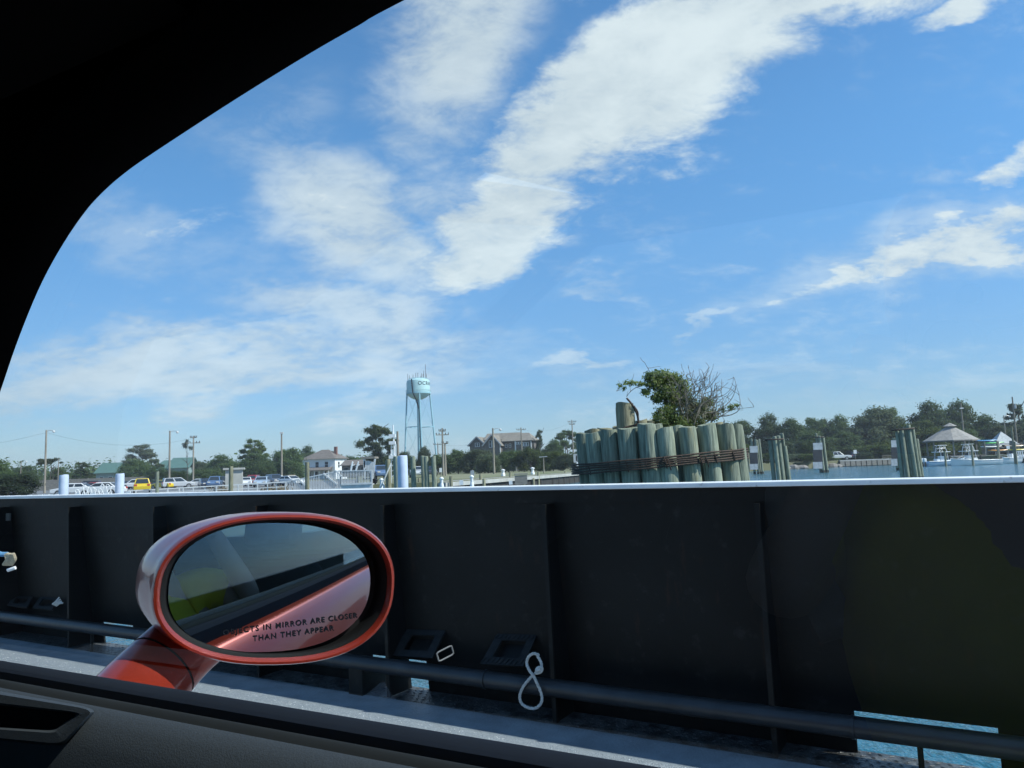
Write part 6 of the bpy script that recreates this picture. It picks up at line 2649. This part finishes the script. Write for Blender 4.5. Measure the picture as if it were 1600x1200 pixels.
T_(1420, 1484, 623, 'oak', 188, 'tall oak left of the pole behind the gazebo', leaf='leaf_oak')
T_(1466, 1520, 621, 'oak', 190, 'tall oak right of the pole behind the gazebo', leaf='leaf_oak')
T_(1405, 1470, 652, 'oak', 172, 'lower bright oak left of the gazebo roof', leaf='leaf_bright')
T_(1462, 1520, 660, 'oak', 176, 'lower oak right behind the gazebo roof')
T_(1508, 1562, 645, 'oak', 186, 'rounded oak right of the gazebo', leaf='leaf_oak')
T_(1540, 1580, 662, 'oak', 176, 'lower oak near the right edge behind the kayak rack', leaf='leaf_grey')
T_(1556, 1620, 628, 'cedar', 182, 'big dark cedar at the right edge behind the transformer pole')
T_(1580, 1640, 650, 'oak', 168, 'dull oak at the right edge', leaf='leaf_grey')
T_(1590, 1690, 636, 'oak', 190, 'oak beyond the right edge cedar')
for (a, b, y, d, lf, lab) in ((1140, 1175, 692, 136, 'leaf_bright', 'bright bush at the waterline right of the big pile cluster'), (1182, 1214, 707, 142, 'leaf_bright', 'yellow green bush left of the bare timber dolphin'), (1222, 1262, 708, 146, 'leaf_grey', 'dull bush on the bank between two dolphins'),
                              (1250, 1276, 690, 150, 'leaf_bright', 'tall bright bush left of the boarded dolphin'), (1240, 1282, 708, 145, 'leaf_bright', 'light green bush at the foot of the boarded dolphin'),
                              (1276, 1300, 702, 148, 'leaf_bright', 'light green bush hiding the rear of the white pickup'), (1282, 1306, 717, 147, 'leaf_bright', 'low light green bush on the bank below the white pickup'), (1338, 1360, 706, 158, 'leaf_cedar', 'rounded dark bush right of the small white sign'),
                              (1432, 1462, 700, 160, 'leaf_oak', 'dark bush behind the motor of the pale blue boat')):
    T_(a, b, y, 'shrub', d, lab, leaf=lf, cat='bush', group='bushes on the right bank', name='bush')
# shore rocks
for k, (px, w) in enumerate(((1232, .8), (1240, 1.2), (1248, .9), (1255, 1.0), (1226, .7), (1293, .8), (1301, 1.1), (1310, .8))):
    b = spot(px, 142 if px < 1270 else 149, 0.1)
    q = random.Random(k)
    m = MB(b)
    rings = []
    for z, r in ((-.3, 1), (.15, 1), (.45, .75), (.62, .3)):
        rings.append([b + V((w * r * q.uniform(.75, 1.2) * math.cos(g), w * .7 * r * q.uniform(.75, 1.2) * math.sin(g), z * w)) for g in [2 * math.pi * j / 8 for j in range(8)]])
    m.loft(rings, True, True)
    o = m.build('rock', M['rock'])
    o.location = b
    tag(o, ('low' , 'rounded', 'largest', 'small', 'pale', 'flat', 'broad', 'outermost right')[k] + ' grey rock ' + ('below the light green bush left of the boarded dolphin' if px < 1270 else 'below the white pickup bushes'), 'rock', 'rocks along the right bank')
# far woods closing the horizon
cl = []
q = random.Random(5)
for k in range(260):
    px = -300 + 2300 * k / 259
    d = q.uniform(240, 300)
    p = spot(px, d, LAND_Z)
    h = q.uniform(3.6, 7.2) * (1.0 if px < 640 or px > 1000 else .8)
    cl.append((p.x, p.y, LAND_Z + h * .55, q.uniform(4, 7), 3, h * .6))
o = bpy.data.objects.new('woods', leaves_mesh('woods', cl, 34000, .66, M['leaf_oak'], 9, shell=.4, up=.5))
COL.objects.link(o)
tag(o, kind='stuff')


# ================================================================== CARS
def prism_body(m, prof, w, f, taper=0.0, z_t=None):
    """side outline (x,z) swept across the width, narrowing above z_t"""
    n = len(prof)
    L_, Rr = [], []
    for x, z in prof:
        hw = w / 2 - (max(0, z - z_t) * taper if z_t is not None else 0)
        L_.append(f(x, -hw, z))
        Rr.append(f(x, hw, z))
    m.add(L_ + Rr, [tuple(range(n)), tuple(reversed(range(n, 2 * n)))] + [(k, (k + 1) % n, n + (k + 1) % n, n + k) for k in range(n)])


def vehicle(px, dep, rz, kind, paint, label, name='parked_car', cat='car', group='vehicles in the parking lot', zb=None):
    zb = LZ(px) + .01 if zb is None else zb
    p0 = spot(px, dep, zb)
    root = thing(name, p0, label, cat, group, rz=math.radians(rz))
    f = lambda x, y, z: V((x, y, z))
    w = 1.78
    if kind == 'sedan':
        L, body = 4.6, [(-2.25, .35), (-2.3, .7), (-2.2, .9), (-1.5, .98), (1.1, .95), (2.1, .8), (2.3, .6), (2.25, .35)]
        cab, zt_ = [(-1.75, .95), (-1.05, 1.40), (.25, 1.43), (1.15, .95)], .95
    elif kind == 'suv':
        L, body = 4.7, [(-2.25, .4), (-2.32, .8), (-2.25, 1.05), (1.1, 1.06), (2.15, .95), (2.32, .7), (2.25, .4)]
        cab, zt_ = [(-2.2, 1.05), (-1.95, 1.68), (.35, 1.72), (1.2, 1.05)], 1.05
    elif kind == 'van':
        L, body = 5.0, [(-2.4, .4), (-2.45, 1.0), (-2.42, 1.1), (1.5, 1.1), (2.3, .95), (2.45, .65), (2.4, .4)]
        cab, zt_ = [(-2.42, 1.1), (-2.35, 1.95), (.75, 2.0), (1.75, 1.1)], 1.1
    elif kind == 'pickup':
        L, body = 5.5, [(-2.7, .5), (-2.75, 1.1), (.9, 1.1), (2.4, 1.02), (2.7, .8), (2.65, .5)]
        cab, zt_ = [(-1.0, 1.1), (-.85, 1.80), (.35, 1.84), (1.15, 1.1)], 1.1
        w = 1.95
    m = MB()
    prism_body(m, body, w, f)
    b = bev(m.build('body', paint, root), .07, 2)
    m = MB()
    prism_body(m, cab, w - .1, f, .28, zt_)
    c = bev(m.build('cabin', paint, root), .05, 2)
    # glazing stands just proud of the cabin
    zt2 = max(z for _, z in cab)
    x0, x1 = cab[0][0], cab[3][0]
    xt0, xt1 = cab[1][0], cab[2][0]
    for s in (-1, 1):
        m = MB()
        hw0, hw1 = (w - .1) / 2 - .02, (w - .1) / 2 - (zt2 - zt_ - .1) * .28 + .012
        za, zb2 = zt_ + .07, zt2 - .10
        ka, kb = (za - zt_) / (zt2 - zt_), (zb2 - zt_) / (zt2 - zt_)
        lx = lambda k_: x0 + (xt0 - x0) * k_
        rx = lambda k_: x1 + (xt1 - x1) * k_
        h_ = lambda z: (w - .1) / 2 - (z - zt_) * .28 + .01
        mid_ = (x0 + x1) / 2
        for ua, ub in ((0.06, .47), (.53, .94)):
            xa0, xb0 = lx(ka) + (rx(ka) - lx(ka)) * ua, lx(ka) + (rx(ka) - lx(ka)) * ub
            xa1, xb1 = lx(kb) + (rx(kb) - lx(kb)) * ua, lx(kb) + (rx(kb) - lx(kb)) * ub
            m.prism([V((xa0, s * h_(za), za)), V((xb0, s * h_(za), za)), V((xb1, s * h_(zb2), zb2)), V((xa1, s * h_(zb2), zb2))], (0, -s * .02, 0))
        m.build('side_window', M['dark_glass'], root)
    for xa, xb, nm in ((x1, xt1, 'windscreen'), (x0, xt0, 'rear_window')):
        m = MB()
        s = 1 if nm == 'windscreen' else -1
        if kind == 'pickup' and s < 0:
            pass
        q0, q1 = .12, .86
        hh = lambda k_: (w - .1) / 2 - (zt2 - zt_) * k_ * .28 - .12
        P_ = [V((xa + (xb - xa) * k_ + s * .015, sg * hh(k_), zt_ + (zt2 - zt_) * k_ + .012)) for k_, sg in ((q0, -1), (q0, 1), (q1, 1), (q1, -1))]
        m.prism(P_, (-s * .02, 0, -.01))
        m.build(nm, M['dark_glass'], root)
    for x in (-L * .30, L * .30):
        for s in (-1, 1):
            m = MB()
            r = .34 if kind in ('sedan',) else .39
            m.tube([(x, s * (w / 2 - .2), r), (x, s * (w / 2 + .02), r)], r, 14)
            wl_ = m.build('wheel', M['tyre'], root)
            m = MB()
            m.tube([(x, s * (w / 2 + .0), r), (x, s * (w / 2 + .035), r)], r * .6, 12)
            m.build('rim', M['rimmetal'], wl_)
    for s in (-1, 1):
        m = MB()
        m.box((body[-2][0] - .03, s * (w / 2 - .32), .72 if kind == 'sedan' else .88), (.12, .36, .16))
        m.build('headlight', M['lamp_glass'], root)
        m = MB()
        m.box((body[1][0] + .04, s * (w / 2 - .22), .8 if kind == 'sedan' else .95), (.1, .28, .2))
        m.build('tail_light', M['sign_red'], root)
    if kind == 'pickup':
        m = MB()
        m.box((-1.85, 0, 1.105), (1.5, 1.6, .02))
        m.build('load_bed', M['black_plastic'], root)
    return root


cp = carpaint
vehicle(122, 128, 175, 'sedan', cp('maroon', (.14, .02, .03)), 'dark maroon sedan behind the left steel pile')
vehicle(137, 133, -170, 'suv', cp('charcoal', (.04, .045, .05)), 'charcoal car between the maroon sedan and the red car')
vehicle(154, 128, 5, 'sedan', cp('red', (.38, .03, .035)), 'red sedan in front of the grey fence')
vehicle(212, 135, 188, 'suv', cp('white', (.74, .75, .75)), 'white sport utility car behind the yellow van')
vehicle(117, 88, 184, 'sedan', cp('white', (.74, .75, .75)), 'white car partly hidden by the left steel pile')
vehicle(160, 82, 183, 'sedan', cp('white', (.74, .75, .75)), 'long white estate car behind the white rack hoops')
vehicle(20, 104, 175, 'sedan', cp('pale_grey', (.5, .52, .53)), 'pale grey car at the far left under the dark bush')
vehicle(223, 90, 115, 'suv', cp('yellow', (.72, .52, .02)), 'yellow van standing beyond the dock railing', cat='van')
vehicle(257, 118, 150, 'sedan', cp('yellow', (.72, .52, .02)), 'low yellow car right of the yellow van')
vehicle(196, 140, 100, 'sedan', cp('black', (.02, .02, .022)), 'dark sedan beside the right steel pile')
vehicle(253, 132, 178, 'sedan', cp('navy', (.03, .045, .09)), 'navy sedan left of the lamp pole with a white base')
vehicle(278, 118, 35, 'suv', cp('silver', (.45, .47, .5)), 'silver car just right of the lamp pole with a white base')
vehicle(309, 120, 200, 'sedan', cp('silver', (.45, .47, .5)), 'silver sedan under the pole with two cross arms')
vehicle(322, 116, -60, 'sedan', cp('navy', (.03, .045, .09)), 'navy car left of the concrete shed, second from it')
vehicle(336, 112, -75, 'suv', cp('blue', (.10, .17, .30)), 'blue car closest to the left side of the concrete shed')
vehicle(347, 126, -80, 'suv', cp('charcoal', (.04, .045, .05)), 'charcoal car peeking behind the concrete shed')
vehicle(384, 120, -70, 'sedan', cp('white', (.74, .75, .75)), 'white sedan just right of the concrete shed')
vehicle(395, 128, -85, 'suv', cp('red', (.38, .03, .035)), 'red car between a white sedan and a pale blue sedan')
vehicle(409, 106, -78, 'sedan', cp('pale_blue', (.36, .45, .55)), 'pale blue sedan facing the camera left of the plain lamp pole')
vehicle(429, 112, -55, 'suv', cp('dark_blue', (.06, .085, .13)), 'dark blue sport utility car behind the tall plain lamp pole')
wc = vehicle(454, 110, -35, 'sedan', cp('white', (.74, .75, .75)), 'white sedan with a tan roof rack right of the tall plain lamp pole')
m = MB()
m.box((-.4, 0, 1.50), (1.4, 1.1, .08))
m.build('roof_rack', M['brush'], wc)
vehicle(594, 96, -70, 'suv', cp('blue', (.10, .17, .30)), 'blue car seen between the hoist tower and the white mast')
vehicle(651, 100, -80, 'sedan', cp('pale_grey', (.5, .52, .53)), 'pale grey car seen between the green piles')
vehicle(671, 104, -80, 'sedan', cp('charcoal', (.04, .045, .05)), 'charcoal car behind the rightmost tall green pile')
vehicle(1309, 160, -4, 'pickup', cp('white', (.74, .75, .75)), 'white pickup truck parked on the right bank behind green bushes', name='pickup_truck', cat='pickup truck', group=None)
vehicle(1198, 160, 10, 'suv', cp('pale_grey', (.5, .52, .53)), 'pale vehicle almost hidden between the dolphins on the right bank')
vehicle(1334, 168, 80, 'suv', cp('navy', (.03, .045, .09)), 'navy car in the shade right of the white pickup')

# ================================================================== MARINA AT RIGHT
mp = thing('marina_dock', spot(1560, 128, 0), 'timber marina dock on posts behind the moored boats at right', 'dock')
mo = mp.location
p, q_ = spot(1480, 131, 0.78), spot(1680, 122, 0.78)
m = MB(mo)
m.beam(p, q_, 2.0, .22)
m.build('deck', M['timber_dock'], mp)
m = MB(mo)
m.beam(p + V((0, -.95, -.35)), q_ + V((0, -.95, -.35)), .12, .45)
m.build('side_beam', M['timber_grey'], mp)
for k in range(13):
    b = p.lerp(q_, k / 12) + V((0, -1.1, 0))
    m = MB(mo)
    m.tube([(b.x, b.y, -1), (b.x, b.y, .95 + .5 * (k % 3 == 0))], .15, 8)
    m.build('dock_post', M['timber_dark'], mp)
# dock rail and steps
m = MB(mo)
for k in range(5):
    a = spot(1588 + k * 3, 122, 0)
    m.beam((a.x, a.y, .8), (a.x, a.y, 1.9), .1, up=(0, 1, 0))
m.beam(spot(1586, 122, 1.9), spot(1604, 122, 1.9), .1)
m.build('gate_rail', M['white_paint'], mp)
gpm = 'mooring piles among the boats'
for px, py, dep, lab in ((1476, 705, 117, 'dark mooring pile in front of the pale blue boat'), (1517.5, 694, 116, 'dark mooring pile at the middle of the white boat'), (1558, 689, 119, 'mooring pile at the bow of the white boat'),
                         (1580.5, 667, 121, 'tall mooring pile near the right edge of the dock'), (1585, 690, 116, 'dark mooring pile standing close to the dock gate rail')):
    one_pile('mooring_pile', lab, px, py, dep, .15, M['pile_brown'], gpm, cat='pile')


def boat(px, dep, rz, L, hull, label, tower_pos, canopy=True):
    p0 = spot(px, dep, 0)
    root = thing('motor_boat', p0, label, 'boat', 'motor boats moored at right', rz=math.radians(rz))
    rings = []
    for t, w, zs, zk in ((0, .95, .82, -.25), (.2, 1.05, .80, -.28), (.45, 1.08, .82, -.3), (.7, .9, .92, -.25), (.88, .5, 1.05, -.1), (1.0, .04, 1.18, .35)):
        x = -L / 2 + L * t
        rings.append([V((x, -w, zs)), V((x, -w * .96, .35)), V((x, -w * .75, 0)), V((x, 0, zk)), V((x, w * .75, 0)), V((x, w * .96, .35)), V((x, w, zs)), V((x, w * .86, zs)), V((x, w * .8, zs - .3)), V((x, -w * .8, zs - .3)), V((x, -w * .86, zs))])
    m = MB()
    m.loft(rings, True, True)
    m.build('hull', hull, root, smooth=True)
    m = MB()
    for s in (-1, 1):
        m.tube([V((-L / 2 + L * t, s * (w + .02), z - .04)) for t, w, z in ((0, .95, .82), (.2, 1.05, .8), (.45, 1.08, .82), (.7, .9, .92), (.88, .5, 1.05), (1, .05, 1.18))], .045, 6)
    m.build('rub_rail', M['gelcoat'], root)
    xc = -L / 2 + L * tower_pos
    m = MB()
    m.box((xc, 0, 1.05), (.9, .8, 1.0))
    m.box((xc - .9, 0, .85), (.6, .8, .6))
    bev(m.build('console', M['gelcoat'], root), .06, 2)
    m = MB()
    m.add([V((xc + .3, -.42, 1.55)), V((xc + .3, .42, 1.55)), V((xc + .1, .36, 2.0)), V((xc + .1, -.36, 2.0))], [(0, 1, 2, 3)])
    m.build('windscreen', M['dark_glass'], root)
    m = MB()
    for s in (-.75, .75):
        for x in (-.75, .55):
            m.tube([(xc + x, s, .8), (xc + x * .8, s * .92, 2.15)], .035, 6)
    m.build('top_frame', M['gelcoat'], root)
    m = MB()
    m.box((xc - .05, 0, 2.2), (2.1, 1.75, .10))
    bev(m.build('hard_top', M['gelcoat'], root), .04, 2)
    m = MB()
    for s in (-.5, .5):
        m.tube([(xc - .7, s, 2.25), (xc - .45, s * .8, 3.25)], .035, 6)
        m.tube([(xc + .6, s, 2.25), (xc + .35, s * .8, 3.25)], .035, 6)
        m.tube([(xc - .7, s, 2.25), (xc + .35, s * .8, 3.25)], .022, 5)
        m.tube([(xc - .55, s * .9, 2.8), (xc + .48, s * .9, 2.8)], .025, 5)
        m.tube([(xc - .75, s * .8, 3.25), (xc + .75, s * .8, 3.25)], .03, 5)
    m.box((xc, 0, 3.27), (1.3, .95, .05))
    m.build('fishing_tower', M['gelcoat'], root)
    for s in ((-.3, .3) if tower_pos < .5 else (0,)):
        m = MB()
        m.box((-L / 2 - .28, s, .98), (.5, .42, .62))
        c = bev(m.build('outboard_motor', M['gelcoat'] if tower_pos < .5 else M['motor_black'], root), .12, 3)
        m = MB()
        m.box((-L / 2 - .22, s, .3), (.22, .12, .9))
        m.build('motor_leg', M['motor_black'], c)
    m = MB()
    m.tube(smooth_pts([V((L * .2, -.75, .95)), V((L * .3, -.68, 1.3)), V((L * .46, -.15, 1.5)), V((L * .46, .15, 1.5)), V((L * .3, .68, 1.3)), V((L * .2, .75, .95))], 3), .02, 5)
    m.build('bow_rail', M['galv'], root)
    return root


boat(1478, 123, 8, 7.0, M['boat_blue'], 'pale blue hulled fishing boat with white twin outboards, left of the two boats', .42)
boat(1524, 119, 187, 8.0, M['gelcoat'], 'white hulled fishing boat with a tower, right of the two boats', .62)
bn = boat(1579, 125, 200, 5.0, M['gelcoat'], 'small white boat with a tilted motor beyond the dock near the right edge', .4)
for ch in [c for c in bn.children if c.name.split('.')[0] in ('fishing_tower', 'hard_top', 'top_frame')]:
    bpy.data.objects.remove(ch)

# gazebo with thatch-like roof
D = 140.0
k = D / FPX
g0_ = spot(1490, D, LAND_Z)
gz = thing('gazebo', g0_, 'gazebo with a wide grey shingled pyramid roof behind the boats', 'gazebo')
ze = at(1490, 688, D).z
zr = at(1490, 668, D).z
Rw = 41 * k
m = MB(g0_)
cs = [g0_ + V((Rw * math.cos(math.radians(a)), Rw * .8 * math.sin(math.radians(a)), ze - LAND_Z)) for a in (200, 250, 290, 340, 20, 70, 110, 160)]
tp2 = [g0_ + V((.9 * math.cos(math.radians(a)), .7 * math.sin(math.radians(a)), zr - LAND_Z)) for a in (200, 250, 290, 340, 20, 70, 110, 160)]
m.loft([cs, tp2], True, True)
rf = m.build('roof', M['roof_pale'], gz)
m = MB(g0_)
m.lathe((g0_.x, g0_.y, zr), [(.8, .02), (.8, .25), (1.2, .25), (.1, .85)], 8)
m.build('cupola', M['roof_pale'], rf)
for a in (200, 250, 290, 340, 20, 160):
    b = g0_ + V((Rw * .85 * math.cos(math.radians(a)), Rw * .68 * math.sin(math.radians(a)), 0))
    m = MB(g0_)
    m.box((b.x, b.y, (LAND_Z + ze) / 2), (.2, .2, ze - LAND_Z))
    m.build('post', M['timber_grey'], gz)
m = MB(g0_)
for i in range(8):
    m.beam(cs[i] + V((0, 0, -.1)), cs[(i + 1) % 8] + V((0, 0, -.1)), .12, .2)
m.build('fascia', M['roof_tan'], gz)
m = MB(g0_)
m.box((g0_.x, g0_.y, LAND_Z + .15), (Rw * 1.7, Rw * 1.3, .3))
m.build('floor', M['timber_dock'], gz)
# kayak rack
kr = spot(1572, 138, LAND_Z)
rk = thing('kayak_rack', kr, 'timber kayak rack behind the dock at the right edge', 'rack')
for px in (1540, 1562, 1584, 1606):
    a = spot(px, 138, 0)
    m = MB(kr)
    m.box((a.x, a.y, LAND_Z + 1.3), (.12, .9, 2.6))
    m.build('upright', M['timber_grey'], rk)
for z in (.75, 1.45, 2.1):
    m = MB(kr)
    m.beam(spot(1536, 138, LAND_Z + z), spot(1612, 138, LAND_Z + z), .12)
    m.build('beam', M['timber_grey'], rk)
for px, z, c, cn, lab in ((1556, 2.28, (.10, .55, .10), 'green', 'bright green kayak on top of the rack near the right edge'), (1552, 1.62, (.75, .74, .70), 'cream', 'cream kayak on the middle shelf of the rack'), (1590, 1.62, (.75, .55, .38), 'peach', 'peach coloured kayak on the middle shelf at the right edge'),
                          (1563, .93, (.72, .30, .05), 'orange', 'orange kayak on the lower shelf of the rack'), (1592, .93, (.70, .55, .05), 'yellow_kayak', 'yellow kayak on the lower shelf at the right edge'), (1545, 2.28 + .45, (.05, .25, .5), 'blue_kayak', 'blue kayak stacked highest on the rack')):
    b = spot(px, 137.9, LAND_Z + z)
    m = MB(b)
    rings = []
    for t, w in ((-1.9, .03), (-1.3, .24), (-.5, .34), (.4, .35), (1.2, .25), (1.9, .03)):
        rings.append([b + V((t, w * math.cos(g), .17 * math.sin(g) * (.5 + w) + abs(t) * .05)) for g in [2 * math.pi * j / 10 for j in range(10)]])
    m.loft(rings, True, True)
    o = m.build('kayak', cp(cn, c), None, True)
    o.location = b
    tag(o, lab, 'kayak', 'kayaks on the rack')
# blue grey tent roof behind the rack
b = spot(1568, 150, LAND_Z)
tn = thing('tent', b, 'pale blue grey tent roof behind the kayaks', 'tent')
m = MB(b)
z = at(1565, 674, 150).z
m.add([b + V((-2.2, -1.5, 2.0)), b + V((2.6, -1.5, 2.0)), b + V((2.6, 1.5, 2.0)), b + V((-2.2, 1.5, 2.0)), V((b.x + .2, b.y, z))], [(0, 1, 4), (1, 2, 4), (2, 3, 4), (3, 0, 4)])
m.build('canopy', M['grey_board'], tn)
m = MB(b)
for x, y in ((-2.1, -1.4), (2.5, -1.4), (2.5, 1.4), (-2.1, 1.4)):
    m.tube([b + V((x, y, 0)), b + V((x, y, 2.0))], .05, 6)
m.build('legs', M['galv'], tn)
# small pier right of the big cluster
pr = spot(1160, 126, 0)
sp_ = thing('pier', pr, 'small grey pier with a white frame just right of the big pile cluster', 'pier')
m = MB(pr)
m.beam(spot(1148, 127, 1.0), spot(1176, 127, 1.0), 1.6, .3)
m.build('deck', M['timber_grey'], sp_)
for px in (1150, 1160, 1170.5):
    a = spot(px, 126, 0)
    m = MB(pr)
    m.tube([(a.x, a.y, -1), (a.x, a.y, 3.1 if px > 1165 else 1.6)], .15, 8)
    m.build('pier_post', M['pile_brown'], sp_)
m = MB(pr)
for k in range(5):
    m.beam(spot(1156 + k * 2.6, 126.4, 1.2), spot(1157 + k * 2.6, 126.4, 2.7), .08, up=(0, 1, 0))
m.beam(spot(1154, 126.4, 2.7), spot(1169, 126.4, 2.85), .1)
m.beam(spot(1155, 126.4, 1.9), spot(1168, 126.4, 1.9), .08)
m.build('frame', M['white_paint'], sp_)
# thin summer haze over the harbour
hz = bpy.data.materials.new('haze_air')
hz.use_nodes = True
_t = hz.node_tree
_t.nodes.clear()
_o = _t.nodes.new('ShaderNodeOutputMaterial')
_v = _t.nodes.new('ShaderNodeVolumePrincipled')
_v.inputs['Color'].default_value = (0.82, 0.90, 1.0, 1)
_v.inputs['Density'].default_value = HAZE
_t.links.new(_v.outputs[0], _o.inputs['Volume'])
m = MB()
m.box((0, 1400, 24), (6400, 4200, 51.5))
tag(m.build('haze', hz), kind='stuff')
bpy.context.view_layer.update()
